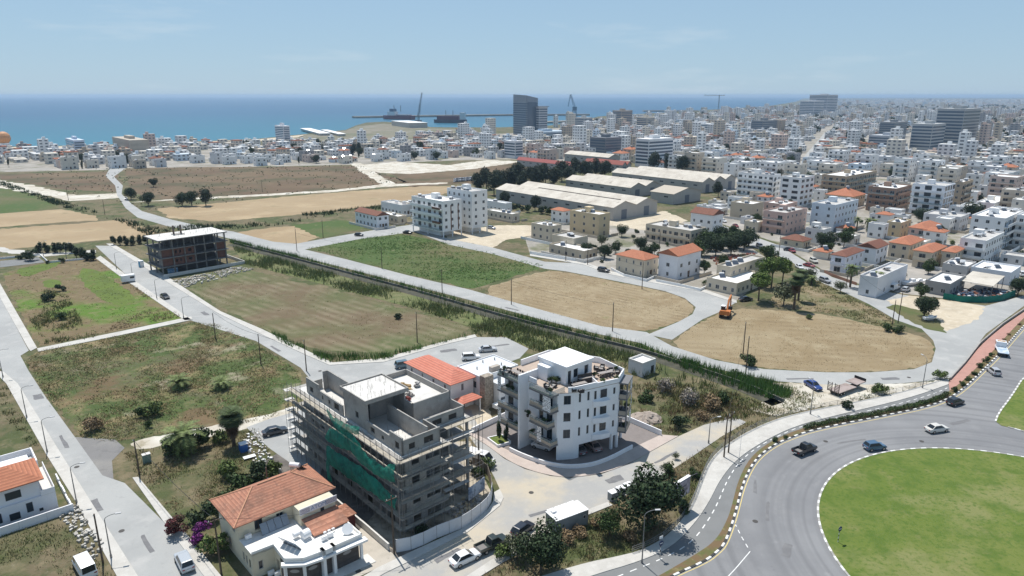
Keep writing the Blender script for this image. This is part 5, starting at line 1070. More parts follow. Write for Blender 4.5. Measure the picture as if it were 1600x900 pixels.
block('stone_wall', STONE, o, -.3, -1.6, 0, 1.9, -.01, 6.9); block('lower_wing', WHITE, o, 2, -3.2, 0, 6, -.01, 5.2); block('lower_roof', PALER, o, 2, -3.2, 5.2, 6, -.01, 5.24); block('roof_box', mat('roof_stone', (.42, .38, .33), .9), o, 3.4, .6, 6.24, 5.6, 1.6, 7.3); block('balcony_slab', WHITE, o, .2, -4.4, 1., 6, -3.22, 1.8)
for z, s_ in ((3.4, 3), (3.4, 4.8), (.9, 3), (.9, 4.8)): window(o, 'r', s_, z, 1.2, 1.5, -3.2)
for y in (2, 5): window(o, 'l', y, 3.6, 1.2, 1.4, 0)
for x, y in ((2.3, 4), (5.5, 6), (7.5, 2.4), (8.3, 5.5), (3, -2)): MB().cyl((x, y, 5.2 if y < 0 else 6.24), (x, y, 5.8 if y < 0 else 6.8), .12, n=8).build('roof_vent', STEEL, o)
o = thing('pump_house', 'small windowless concrete pump house by the canal reeds', 'building', (*G(1003, 590), 0), RAD(40)); b = MB(); b.box(0, 0, 0, 4.6, 4, 2.9); b.build('wall', paint((.62, .62, .63)), o)
for p in ((0, 0, 4.6, .25), (0, 3.75, 4.6, 4), (0, .25, .25, 3.75), (4.35, .25, 4.6, 3.75)): block('parapet', CONCL, o, p[0], p[1], 2.9, p[2], p[3], 3.4)
block('roof', ROOFW, o, .25, .25, 2.9, 4.35, 3.75, 2.95); block('door', TRIM, o, 3, -.02, 0, 4, 0, 2)
# white house cut by the left edge
LO = loc42((-65.7, 90.6), -4.3, .2)
o = thing('white_house', 'white two storey house with orange tiled roof at the left edge', 'house', (*LO, 0), A42); LW = mat('left_white', (.78, .78, .8), .8, [((.68, .68, .7), .5, .45, .7, .5)])
MB().box(-6, 2.2, 0, 3, 12, 2.9).build('lower_wall', LW, o); MB().box(-6, 2.6, 2.9, 1.2, 12, 5.7).build('upper_wall', LW, o); hip_roof(-7, 2.6, 1.2, 9.4, 5.7, 1.7, .7).build('roof', TILE, o)
for s_, z, w_, h_ in ((-4.2, .7, .8, 1.5), (-2.3, .5, 1.3, 1.1), (-.4, 1., .8, 1.5), (.9, .6, .5, .45)): window(o, 'r', s_, z, w_, h_, 2.2, DARKFR, 0)
window(o, 'r', -2., 3.6, 1.9, 1.2, 2.6, DARKFR, 0)
block('terrace', CONCL, o, 1.2, 2.2, 2.9, 3, 12, 2.95); block('terrace_rail', LW, o, 2.9, 2.2, 2.95, 3, 12, 3.8); block('terrace_rail', LW, o, 1.2, 2.2, 2.95, 2.9, 2.3, 3.8)
for p in ((-3, 12.2, 2.4, 12.4), (-3, 17.6, 2.4, 17.8), (2.2, 12.4, 2.4, 17.6), (-3, 12.4, -2.8, 17.6)): block('courtyard_wall', LW, o, p[0], p[1], 0, p[2], p[3], 4.2)
block('courtyard_roof', ROOFG, o, -2.8, 12.4, 0, 2.2, 17.6, 2.9); block('solar_panel', PANEL, o, -4.6, 6.6, 7.2, -2.8, 7.6, 7.26)
f = thing('boundary_wall', 'white garden wall in front of the orange roofed house', 'wall', (*LO, 0), A42)
for i in range(4): block('wall_panel', LW, f, -9 + i * 3.4, -.2, 0, -5.62 + i * 3.4, 0, 1.3)
for i in range(5): block('wall_panel', LW, f, 4.3, .0 + i * 2.4, 0, 4.5, 2.36 + i * 2.4, .8 if i % 2 else 1.1)
# brick and concrete shell on the far left
DCON = mat('shaded_concrete', (.2, .19, .18), .9, [((.13, .125, .12), .6, .45, .65, .8)])  # concrete darkened: the shade on this block is put into its colour
o = thing('brick_building', 'half built brick and concrete block with white roof slab', 'building', (*G(256, 431), 0), RAD(46)); BRK = mat('hollow_brick', (.17, .085, .065), .9, [((.12, .065, .05), 1.2, .45, .65, .8)])
for k in range(1, 5): MB().prism([(-.9, -.9), (23.2, -.9), (23.2, 12.3), (-.9, 12.3)], k * 3.1 - .3, k * 3.1).build('floor_slab', DCON, o)
block('roof_screed', mat('fresh_white_slab', (.66, .65, .62), .8, [((.5, .49, .46), .4, .45, .65, .8)]), o, -.6, -.6, 12.4, 22.9, 12, 12.45); block('stairhead', CONC, o, 7, 5, 12.45, 10.5, 8, 12.7)
for k in range(4):
    z = k * 3.1
    for x in (0, 4, 8, 11.5, 15, 19, 22.4):
        for y in (0, 6, 11.6): block('column', DCON, o, x - .2, y - .2, z, x + .2, y + .2, z + 2.8)
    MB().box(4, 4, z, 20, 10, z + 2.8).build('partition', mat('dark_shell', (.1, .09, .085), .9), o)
    if 0 < k < 3:
        for a, c, hl in ((.2, 3.8, ()), (4.2, 7.8, ((.6, 1.2), (2, 2.6))), (8.2, 11.3, ((1, 2.2),)), (19.2, 22.2, ())): MB().wall((a, .2), (c, .2), z, z + 2.8, .2, [(p, q, z + 1, z + 2) for p, q in hl]).build('brick_wall', BRK, o)
        MB().wall((.1, 11), (.1, 1), z, z + 2.8, .2, [(2, 4, z + .8, z + 2), (6, 8, z + .8, z + 2)]).build('brick_wall', DCON, o)
for i in range(10): tube('prop', STEEL, o, (1 + i * 2.3, -.6, 9.3), (1 + i * 2.3, -.6, 12.1), .04)
b = MB()
for i in range(60): x, y = RND.uniform(0, 22), RND.uniform(0, 11.5); b.cyl((x, y, 12.4), (x, y, 13.5), .025, n=4)
stuff(b.build('starter_bars', RUST, o))
for x in (7.3, 9.8): block('rebar_column', RUST, o, x - .25, 6, 12.7, x + .25, 6.5, 15.8)
f = thing('site_wall', 'low grey concrete wall round the half built brick block', 'wall', (*G(256, 431), 0), RAD(46))
for i in range(9): block('wall_panel', CONCL, f, -1 + i * 3.2, -3., 0, 2.16 + i * 3.2, -2.75, 1.1)
for i in range(5): block('wall_panel', CONCL, f, 27.6, -2.7 + i * 3.2, 0, 27.85, .44 + i * 3.2, 1.1)
o = thing('site_banner', 'small blue site banner at the near corner of the brick block', 'sign', (*loc42(G(262, 428), 0, -.6), 0), RAD(46)); block('banner', mat('blue_banner', (.14, .3, .5), .6, [((.6, .65, .7), 1.2, .5, .6, .8)]), o, 0, 0, .3, 3.4, .05, 1.9); block('frame', STEEL, o, -.05, .06, 0, 3.45, .12, 2.)
# pair of white apartment blocks in the middle distance
BR = mat('brown_cladding', (.16, .08, .05), .7)
o = house((693, 372), 645, 722, 5, WHITE, 'white apartment block with brown zigzag balcony bands, left of the pair', sp=3.4, balc='l', pil=True, tanks=4, name='apartment_block', cat='apartment block')
for k in range(1, 5): block('cladding', BR, o, -1.5, .2, k * 3.1 + .0, -1.32, 6, k * 3.1 + .9) if k % 2 == 0 else None
for x in (4.2, 8.2): block('cladding', BR, o, x, -.06, 3, x + .5, 0, 14)
house((738, 366), 700, 762, 6, WHITE, 'taller white apartment block with sloped stair roof, right of the pair', sp=3.4, balc='', pil=True, tanks=5, name='apartment_block', cat='apartment block')
# ------------------------------------------------------------------ town houses that can be told apart
CREAM2 = (.62, .54, .42); BEIGE2 = (.5, .43, .33); PINKC = (.58, .42, .36); TANC = (.44, .35, .25); GREYW = (.6, .6, .61); BLUEW = (.62, .68, .74); BROWNC = (.3, .2, .15); YELL = (.62, .5, .32)
T = [
 ((1006, 434), 962, 1027, 2, CREAM2, 'cream villa with orange hip roof across from the stubble field', dict(roof='hip', sp=2.6, ww=.7, tanks=0)),
 ((1057, 438), 1028, 1093, 2.6, (.78, .79, .82), 'tall narrow white house with red stepped roofs beside the cream villa', dict(roof='gable', sp=4, tanks=0, fh=3.2)),
 ((1150, 462), 1103, 1196, 1, CREAM2, 'low cream flat roofed house behind the parked excavator', dict(tanks=2, fh=3.4, sp=2.6)),
 ((1140, 449), 1118, 1192, 2, CREAM2, 'cream upper storey block rising behind the low house by the excavator', dict(tanks=3)),
 ((1078, 386), 1008, 1102, 2, CREAM2, 'long cream two storey terrace with many rooftop tanks', dict(tanks=7, sp=2.8, balc='l')),
 ((1112, 364), 1078, 1128, 2.6, WHITE, 'white gabled house with dark brown roof by the town street', dict(roof='gable', tile=TILEB, tanks=0)),
 ((880, 350), 861, 891, 2, WHITE, 'small white house with red hip roof beside the long warehouse', dict(roof='hip', tanks=0)),
 ((935, 370), 890, 952, 3, YELL, 'unfinished yellow beige block with bare walls in front of the warehouse', dict(tanks=2, sp=5)),
 ((860, 378), 830, 877, 2, CREAM2, 'cream cube house left of the unfinished yellow block', dict(tanks=2)),
 ((912, 408), 858, 933, 1, BEIGE2, 'low beige house behind the white street wall', dict(tanks=1, fh=3.3)),
 ((896, 396), 862, 918, 1.5, CREAM2, 'raised cream block behind the low beige house', dict(tanks=3, fh=3.6)),
 ((1205, 317), 1150, 1216, 5, WHITE, 'broad white stepped apartment building left of the striped tower', dict(balc='lr', tanks=4)),
 ((1247, 323), 1216, 1268, 5, WHITE, 'white tower with dark striped windows beside the avenue', dict(sp=4.4, ww=3.4, wh=1.5, tanks=2, fr=DARKFR)),
 ((1319, 309), 1281, 1366, 4, TANC, 'tan apartment building behind the red roofed twin houses', dict(balc='lr', tanks=5)),
 ((1331, 325), 1288, 1350, 2, CREAM2, 'cream twin house with red hip roof in front of the tan apartments', dict(roof='hip', tanks=1)),
 ((1395, 333), 1352, 1419, 4, BROWNC, 'brown apartment building left of the glass fronted block', dict(balc='lr', tanks=5)),
 ((1469, 340), 1419, 1485, 5, (.75, .77, .8), 'glass fronted apartment block with dark balcony frames', dict(sp=3.8, ww=3.2, wh=2.2, tanks=0, fr=DARKFR, balc='l')),
 ((1497, 332), 1484, 1513, 5, TANC, 'tan block squeezed behind the glass fronted block', dict(balc='r', tanks=3)),
 ((1550, 338), 1522, 1577, 2, WHITE, 'white low house on the right with blank walls', dict(sp=6, tanks=1)),
 ((1300, 365), 1264, 1336, 4, BLUEW, 'pale blue apartment block with brown rooftop room', dict(tanks=3, sp=3.6)),
 ((1225, 367), 1190, 1258, 3, PINKC, 'pink flat roofed apartment house beside the town street', dict(tanks=4, sp=4, balc='l')),
 ((1173, 345), 1140, 1191, 2.5, BEIGE2, 'windowless beige box building near the town street', dict(sp=8, tanks=1)),
 ((1225, 340), 1192, 1244, 2, PINKC, 'small pinkish house behind the pink apartment house', dict(tanks=2)),
 ((1405, 372), 1383, 1421, 2, YELL, 'small yellow cube house with rooftop tank', dict(tanks=2)),
 ((1444, 381), 1417, 1466, 2, PINKC, 'pink house with red hip roof at the street bend', dict(roof='hip', tanks=0, balc='l')),
 ((1452, 421), 1424, 1474, 2, CREAM2, 'sprawling cream house with orange roofs and enclosed balconies', dict(roof='hip', sp=3, tanks=0, balc='l')),
 ((1488, 421), 1470, 1502, 2, CREAM2, 'right wing with orange roof of the sprawling cream house', dict(roof='hip', sp=3, tanks=0)),
 ((1418, 408), 1386, 1440, 2, CREAM2, 'rear wing with orange roof of the sprawling cream house', dict(roof='hip', tanks=0)),
 ((1318, 428), 1296, 1346, 2, (.72, .73, .78), 'white house with brown tiled roof and blue balcony by the palms', dict(roof='hip', tile=TILEB, balc='l', tanks=0)),
 ((1366, 414), 1338, 1384, 2, (.76, .77, .8), 'white house with dark brown roof behind the palm house', dict(roof='gable', tile=TILEB, tanks=0)),
 ((1368, 466), 1340, 1414, 1.8, (.72, .72, .73), 'white house with long blank side wall beside the two palms', dict(sp=9, tanks=2, fh=3.3, roofm=ROOFG)),
 ((1534, 418), 1494, 1562, 3, WHITE, 'white three storey house with curved balconies', dict(balc='l', tanks=3, sp=3.4, fr=DARKFR)),
 ((1562, 391), 1510, 1590, 4, WHITE, 'white apartment block with row of roof tanks behind the curved balconies', dict(tanks=7, balc='r', sp=3)),
 ((1612, 388), 1580, 1650, 4, WHITE, 'white apartment block cut by the right edge', dict(tanks=3, balc='l')),
 ((1497, 362), 1440, 1511, 2, GREYW, 'long low grey white house behind the pink roofed house', dict(tanks=3, sp=3.2)),
 ((1482, 464), 1443, 1506, 1, (.34, .33, .32), 'dark grey flat workshop beside the junk yard', dict(tanks=1, fh=3.6, sp=3, ww=1.8)),
 ((1576, 446), 1514, 1592, 1, (.72, .74, .77), 'long white blank wall building behind the junk yard', dict(tanks=2, fh=3.8, sp=20)),
 ((1508, 437), 1470, 1522, 1.3, (.5, .48, .46), 'low grey house with cluttered flat roof above the workshop', dict(tanks=4)),
 ((1253, 389), 1219, 1266, 1, CREAM2, 'single storey cream house with brown red roof by the town street', dict(roof='hip', tile=TILEB, tanks=0)),
 ((1284, 384), 1256, 1296, 2, (.68, .67, .64), 'white flat house beside the single storey cream house', dict(tanks=2)),
 ((1183, 363), 1162, 1193, 1.3, CREAM2, 'small cream bungalow left of the pink apartments', dict(tanks=1)),
 ((1332, 383), 1300, 1343, 1, (.55, .52, .47), 'low grey house below the pale blue apartment block', dict(tanks=2)),
 ((590, 358), 556, 608, 2, (.74, .76, .8), 'white house with split brown roof left of the white apartment pair', dict(roof='gable', tile=TILEB, tanks=0, sp=3)),
 ((622, 350), 592, 636, 1, CREAM2, 'low cream house between the split roof house and the apartments', dict(tanks=1)),
 ((628, 337), 596, 648, 1.6, WHITE, 'white flat house behind the low cream house', dict(tanks=3)),
 ((672, 340), 625, 690, 1.6, CREAM2, 'cream flat house directly behind the apartment pair', dict(tanks=2)),
 ((800, 346), 758, 812, 1, (.66, .6, .5), 'low cream house right of the apartment pair', dict(tanks=2)),
 ((790, 333), 752, 800, 1.5, WHITE, 'white bungalow close behind the right apartment block', dict(tanks=2)),
]
TAKEN = []
def claim(o):
    M = o.matrix_basis; x, y = o.location[:2]
    for c in o.children:
        if c.name.startswith('wall'): 
            for v in c.data.vertices: p = M @ v.co; TAKEN.append((p.x, p.y))
            xs = [v.co.x for v in c.data.vertices]; ys = [v.co.y for v in c.data.vertices]
            for a in np.linspace(min(xs), max(xs), 6):
                for b_ in np.linspace(min(ys), max(ys), 6): p = M @ Vector((a, b_, 0)); TAKEN.append((p.x, p.y))
GW = [paint((.6, .58, .54)), paint((.5, .44, .36)), WHITE]
for q, (c, xl, xr, nf, col, lab, kw) in enumerate(T):
    o = house(c, xl, xr, nf, col, lab, **kw); claim(o)
    if q not in (2, 3, 35, 36, 37, 30) and q % 5:
        bb = [v.co for ch in o.children if ch.name.startswith('wall') for v in ch.data.vertices]; Wx, Wy = max(v.x for v in bb), max(v.y for v in bb); g_ = 2.5 + q % 3
        for p in ((-g_, -g_, Wx * .35, -g_ + .2), (Wx * .6, -g_, Wx + 2, -g_ + .2), (-g_, -g_ + .2, -g_ + .2, Wy + 2)): block('garden_wall', GW[q % 3], o, *p[:2], 0, *p[2:], 1.1)
# garden walls and the junk yard
def wall_line(label, pts, h, m=WHITE, th=.2, name='garden_wall', cat='wall'):
    p = [G(*q) for q in pts]; o = thing(name, label, cat, (*p[0], 0))
    for a, c in zip(p, p[1:]): MB().seg((a[0] - p[0][0], a[1] - p[0][1]), (c[0] - p[0][0], c[1] - p[0][1]), th, 0, h).build('wall_panel', m, o)
    return o
wall_line('white street wall in front of the low beige house', [(828, 397), (870, 404), (912, 410), (936, 405)], 1.2)
wall_line('white garden wall of the orange roofed cream villa', [(955, 422), (975, 432), (1010, 440), (1026, 433)], .9)
wall_line('white garden wall of the tall narrow white house', [(1025, 440), (1060, 447), (1094, 455), (1112, 446)], .9)
wall_line('brown garden wall along the street of the palm house', [(1285, 425), (1300, 432), (1338, 446)], 1., mat('brown_wall', (.24, .13, .09), .85))
wall_line('green mesh fence round the junk yard', [(1473, 467), (1500, 472), (1540, 473), (1565, 470), (1586, 462)], 1.9, mat('green_mesh', (.01, .16, .12), .8, [((.008, .1, .08), .6, .45, .65, .8)]), .06, 'mesh_fence', 'fence')
o = thing('carport_roof', 'pale sheet roof on posts over the junk yard', 'carport', (*G(1549, 463), 0), RAD(43)); MB().add([(0, 0, 3.2), (13, 0, 4.1), (13, 9, 4.1), (0, 9, 3.2), (0, 0, 3.3), (13, 0, 4.2), (13, 9, 4.2), (0, 9, 3.3)], [(3, 2, 1, 0), (4, 5, 6, 7), (0, 1, 5, 4), (1, 2, 6, 5), (2, 3, 7, 6), (3, 0, 4, 7)]).build('roof', SHEETW, o)
for x, y, z in ((.2, .2, 3.2), (12.8, .2, 4.1), (.2, 8.8, 3.2), (12.8, 8.8, 4.1), (6.5, .2, 3.6)): block('post', STEEL, o, x - .08, y - .08, 0, x + .08, y + .08, z)
def junk(name, label, poly, n_, seed, cols, smax=1.2):
    P = scatter(poly, 3, seed)[:n_]; rd = random.Random(seed); b = MB(); ms = [mat('junk_%d_%d' % (seed, i), c, .8) for i, c in enumerate(cols)]
    for x, y in P: w_, h_ = rd.uniform(.2, smax), rd.uniform(.15, smax * .8); a = rd.uniform(0, 3.14); b.seg((x - cos(a) * w_ / 2, y - sin(a) * w_ / 2), (x + cos(a) * w_ / 2, y + sin(a) * w_ / 2), w_ * rd.uniform(.4, .9), 0, h_, rd.randrange(len(cols)))
    return stuff(b.build(name, ms), label, 'clutter')
junk('junk', 'heaps of scrap and old parts inside the green fence', [(1474, 464), (1500, 470), (1560, 468), (1580, 460), (1545, 452), (1500, 455)], 260, 3, [(.08, .08, .09), (.3, .3, .32), (.2, .08, .05), (.05, .09, .15), (.6, .6, .6)])
junk('clay_pots', 'field of stacked terracotta rubble behind the hedge', [(1108, 402), (1180, 396), (1185, 408), (1125, 420)], 300, 4, [(.3, .1, .07), (.24, .08, .06), (.36, .15, .1)], .9)
junk('rubble', 'white builders rubble along the left lot', [(85, 800), (120, 790), (160, 850), (150, 880), (110, 830)], 160, 5, [(.5, .48, .44), (.36, .34, .3)], .6)
junk('rubble', 'white rubble and rubbish beside the blue bin', [(378, 690), (395, 665), (440, 740), (420, 760)], 130, 6, [(.6, .6, .58), (.45, .42, .36), (.75, .75, .75)], .5)
junk('rubble', 'pale rubble bank along the brick block wall', [(270, 440), (370, 418), (400, 420), (290, 450)], 350, 7, [(.55, .53, .48), (.42, .38, .32)], .8)
junk('rubble', 'concrete rubble at the construction corner', [(690, 800), (740, 770), (760, 790), (720, 815)], 130, 8, [(.45, .43, .4), (.3, .28, .26), (.55, .45, .3)], .7)

# ------------------------------------------------------------------ warehouses
def warehouse(c, xl, xr, n_, h, label, roofm=SHEETW, wallm=None, rise=2.6, along='y'):
    O = G(*c); ang = 40; Wx, Wy = span(O, ang, xr), span(O, ang + 90, xl); o = thing('warehouse', label, 'warehouse', (*O, 0), RAD(ang), 'warehouses'); wm = wallm or paint((.42, .41, .39)); b = MB()
    if along == 'x': Wx, Wy = Wy, Wx
    b.box(0, 0, 0, Wx, Wy, h)
    for i in range(n_):
        a, c_ = Wx * i / n_, Wx * (i + 1) / n_; m_ = (a + c_) / 2; b.add([(a, 0, h), (c_, 0, h), (m_, 0, h + rise), (a, Wy, h), (c_, Wy, h), (m_, Wy, h + rise)], [(0, 1, 2), (3, 5, 4)])
    w_ = b.build('wall', wm, o)
    for i in range(n_):
        a, c_ = Wx * i / n_ - .3, Wx * (i + 1) / n_ + (.3 if i == n_ - 1 else -.05); m_ = (a + c_) / 2
        for p, q in (((a, h + .05), (m_, h + rise + .12)), ((c_, h + .05), (m_, h + rise + .12))):
            MB().add([(p[0], -.6, p[1]), (q[0], -.6, q[1]), (q[0], Wy + .6, q[1]), (p[0], Wy + .6, p[1]), (p[0], -.6, p[1] - .12), (q[0], -.6, q[1] - .12), (q[0], Wy + .6, q[1] - .12), (p[0], Wy + .6, p[1] - .12)], [(0, 1, 2, 3), (7, 6, 5, 4), (0, 4, 5, 1), (1, 5, 6, 2), (2, 6, 7, 3), (3, 7, 4, 0)]).build('roof_slope', roofm, o)
        if i and Wy > 30: block('valley_gap_shade', mat('painted_gap_shade', (.1, .09, .08), .9), o, a + .2, Wy * .12, h + .3, a + 1.4, Wy * .8, h + 1.3)  # dark block stands in for the shaded gap between the roof levels
        block('door', mat('warehouse_door', (.15, .17, .2), .7), o, m_ - 2, -.06, 0, m_ + 2, 0, h * .75)
    for i in range(int(Wy / 9)): window(o, 'l', 5 + i * 9, h * .6, 3, 1., 0, None, 2)
    if along == 'x': o.rotation_euler[2] += pi / 2; o.location = (o.location[0] + cos(RAD(ang)) * Wy, o.location[1] + sin(RAD(ang)) * Wy, 0)
    claim(o); return o
warehouse((957, 345), 775, 1026, 2, 6.5, 'long double gabled warehouse with pale sheet roof, nearest of the warehouses')
warehouse((984, 309), 884, 1030, 2, 6, 'mid sized double gabled warehouse behind the longest one')
warehouse((1096, 302), 956, 1148, 3, 7, 'widest triple roofed warehouse on the right', SHEETW)
warehouse((1051, 320), 1016, 1094, 1, 6, 'small single gabled warehouse by the sandy yard', mat('tan_sheet', (.46, .41, .34), .85))
warehouse((905, 270), 808, 912, 1, 5, 'long narrow shed with red roof behind the eucalyptus trees', mat('red_sheet', (.32, .1, .09), .8))
warehouse((950, 261), 882, 968, 1, 8, 'tall beige hall behind the red shed', SHEETW)
warehouse((972, 268), 914, 986, 2, 5, 'dark red double gabled shed next to the beige hall', mat('brown_red_sheet', (.28, .09, .07), .8))

# ------------------------------------------------------------------ the rest of the town
TOWN = [[(-60, 268), (-60, 238), (0, 236), (130, 233), (280, 229), (440, 225), (560, 224), (700, 212), (800, 207), (930, 192), (1100, 178), (1250, 166), (1290, 158), (1420, 155.5), (1700, 154.5), (1700, 330), (1600, 335), (1500, 300), (1395, 285), (1290, 290), (1215, 285), (1190, 292), (1160, 280), (1020, 268), (985, 252), (930, 248), (870, 252), (800, 248), (700, 250), (560, 256), (430, 259), (200, 264)],
        [(1495, 330), (1700, 320), (1700, 380), (1590, 372), (1515, 345)], [(1150, 355), (1180, 345), (1220, 360), (1215, 372)], [(1255, 372), (1300, 372), (1380, 400), (1330, 405), (1280, 395)], [(1370, 352), (1440, 352), (1490, 375), (1440, 370), (1380, 372)]]
AVOID = [[(1225, 300), (1262, 270), (1310, 195), (1340, 188), (1318, 186), (1280, 205), (1250, 245), (1232, 278), (1215, 296)], [(775, 222), (880, 222), (880, 200), (775, 200)], [(1350, 212), (1530, 205), (1535, 240), (1420, 243), (1350, 238)]]
rs = np.random.RandomState(42); CA, SA = cos(RAD(43)), sin(RAD(43)); cand = []
TK = np.array(TAKEN)
def lots(step, rmin, rmax, keep):
    R = np.arange(-rmax, rmax, step); U, V = np.meshgrid(R, R); U, V = U.ravel(), V.ravel()
    U = U + rs.uniform(-.16, .16, U.shape) * step; V = V + rs.uniform(-.16, .16, V.shape) * step
    X, Y = U * CA - V * SA, U * SA + V * CA; r = np.hypot(X, Y); keep = np.where(800 + FOC * X / np.maximum(1, Y * CP + EYE_H * SP) < 700, keep * .72, keep); k = (Y > 150) & (r > rmin) & (r < rmax) & (np.abs(X) < Y * .85) & (rs.rand(len(X)) < keep)
    X, Y = X[k], Y[k]; d = Y * CP + EYE_H * SP; u, v = 800 + FOC * X / d, 450 - FOC * (Y * SP - EYE_H * CP) / d
    m_ = np.zeros(len(X), bool)
    for P in TOWN: m_ |= inside(u, v, P)
    for P in AVOID: m_ &= ~inside(u, v, P)
    return X[m_], Y[m_]
X1, Y1 = lots(16.5, 0, 900, .86); X2, Y2 = lots(18.5, 900, 1700, .9); X3, Y3 = lots(30, 1700, 3200, .88); X4, Y4 = lots(60, 3200, 9000, .8)
PAL = [((.76, .76, .75), 'white', 14), ((.68, .63, .55), 'cream', 5), ((.56, .49, .4), 'beige', 2), ((.62, .62, .62), 'pale grey', 4), ((.6, .48, .42), 'pinkish', 1.5), ((.42, .35, .28), 'tan', 1), ((.34, .33, .33), 'dark grey', 1), ((.6, .67, .73), 'pale blue', 1)]
PW = np.array([p[2] for p in PAL], float); PW /= PW.sum()
lots_all = []
for X, Y in ((X1, Y1), (X2, Y2), (X3, Y3), (X4, Y4)):
    for x, y in zip(X, Y):
        if len(TK) and np.min((TK[:, 0] - x) ** 2 + (TK[:, 1] - y) ** 2) < 11 ** 2: continue
        lots_all.append((math.hypot(x, y), x, y))
lots_all.sort(); near, far = lots_all[:245], lots_all[245:]
BACK = [(0, 'seaward rows on the left'), (330, 'seaward rows left of centre'), (620, 'rows below the port quay'), (800, 'streets right of the port tower'), (1010, 'streets behind the warehouses'), (1230, 'streets left of the avenue'), (1330, 'streets right of the avenue'), (1480, 'quarter at the right edge')]
seen = {}
ROWS = []
for i, (r, x, y) in enumerate(near):
    ci = rs.choice(len(PAL), p=PW); u, v = PX(x, y); big = (u > 760 and rs.rand() < .2) or rs.rand() < .025
    nf = int(rs.randint(3, 6)) if big else int(rs.choice([1, 2, 2, 2, 3])); tiled = (not big) and rs.rand() < .16
    Wx, Wy = (rs.uniform(11, 15), rs.uniform(11, 14)) if big else (rs.uniform(6.5, 12), rs.uniform(6.5, 12))
    ROWS.append((u, v, x, y, ci, nf, tiled, Wx, Wy, big))
ROWS.sort()
where = lambda u: [w_ for k_, w_ in BACK if u >= k_][-1] if u >= 0 else BACK[0][1]
cnt = {}
def key(R): return (PAL[R[4]][1], R[5], R[6], where(R[0]))
for R in ROWS: cnt[key(R)] = cnt.get(key(R), 0) + 1
NUM = {1: 'one', 2: 'two', 3: 'three', 4: 'four', 5: 'five'}; ORD = ['first', 'second', 'third', 'fourth', 'fifth', 'sixth', 'seventh', 'eighth', 'ninth', 'tenth', 'eleventh', 'twelfth', 'thirteenth', 'fourteenth']
for j, R in enumerate(ROWS):
    u, v, x, y, ci, nf, tiled, Wx, Wy, big = R; k_ = key(R); q = seen.get(k_, 0); seen[k_] = q + 1
    base = '%s %s storey %s, %s' % (PAL[ci][1], NUM[nf], 'house with tiled roof' if tiled else ('apartment block' if big else 'flat roofed house'), where(u))
    lab = base if cnt[k_] == 1 else (base + ', ' + (ORD + ['fifteenth', 'sixteenth', 'seventeenth', 'eighteenth', 'nineteenth', 'twentieth'])[q] + ' from left' if q < 20 else base + ', far along')
    house((x, y), 0, 0, nf, PAL[ci][0], lab, 'hip' if tiled else 'flat', dims=(Wx, Wy), world=True, ang=43 + rs.uniform(-4, 4), sp=4.2, ww=1.5, wh=1.4, tanks=1 if rs.rand() < .8 else 2, balc='l' if big else '', name='apartment_block' if big else 'town_house', cat='apartment block' if big else 'house', group='town houses', full=False, tile=TILE if rs.rand() < .6 else TILEB)
# the mass of the farther town: one object
GLQ = mat('far_windows', (.16, .17, .185), .3)
b = MB(); pm = [paint(p[0]) for p in PAL] + [GLQ, TILE]
for r, x, y in far:
    k_ = 1 if r < 1700 else (1.3 if r < 3200 else 2.); ci = int(rs.choice(len(PAL), p=PW)); u, v = PX(x, y)
    big = rs.rand() < (.19 if u > 750 else .03); nf = int(rs.choice([3, 4, 4, 4, 5, 5, 6, 7, 9])) if big else int(rs.choice([1, 2, 2, 3])); W1, W2 = rs.uniform(6, 13) * k_, rs.uniform(6, 13) * k_; h = nf * 3.1
    a = RAD(43 + rs.uniform(-6, 6)); ca, sa = cos(a), sin(a)
    def q_(p, s_): return (x + p * ca - s_ * sa, y + p * sa + s_ * ca)
    b.prism([q_(0, 0), q_(W1, 0), q_(W1, W2), q_(0, W2)], 0, h, ci)
    if rs.rand() < .75: p, s_ = rs.uniform(.1, .6) * W1, rs.uniform(.1, .6) * W2; b.prism([q_(p, s_), q_(p + 3, s_), q_(p + 3, s_ + 3), q_(p, s_ + 3)], h, h + 2.3, ci)
    if not big and rs.rand() < .16: b.prism([q_(-.3, -.3), q_(W1 + .3, -.3), q_(W1 + .3, W2 + .3), q_(-.3, W2 + .3)], h, h + .8, len(PAL) + 1)
    if r < 3200:
        for k in range(nf):
            z = k * 3.1 + .9
            for f_, L in ((0, W1), (1, W2)):
                n_ = max(1, int(L / (3.6 * k_)))
                for i in range(n_):
                    s0, s1 = L * (i + .25) / n_, L * (i + .75) / n_
                    c4 = [q_(s0, -.03), q_(s1, -.03)] if f_ == 0 else [q_(-.03, s1), q_(-.03, s0)]
                    b.add([(*c4[0], z), (*c4[1], z), (*c4[1], z + 1.4), (*c4[0], z + 1.4)], [(0, 1, 2, 3)], len(PAL))
stuff(b.build('distant_town', pm), 'pale mass of distant town buildings towards the horizon', 'buildings')
def town_trees(n_, lo, hi):
    X, Y = lots(15 if hi < 2000 else 24, lo, hi, .3); o = []
    for x, y in zip(X, Y): o.append((x, y))
    rs.shuffle(o); return o[:n_]
tt = town_trees(185, 0, 1000)
tt.sort(key=lambda p: PX(*p)[0]); tc_ = {}
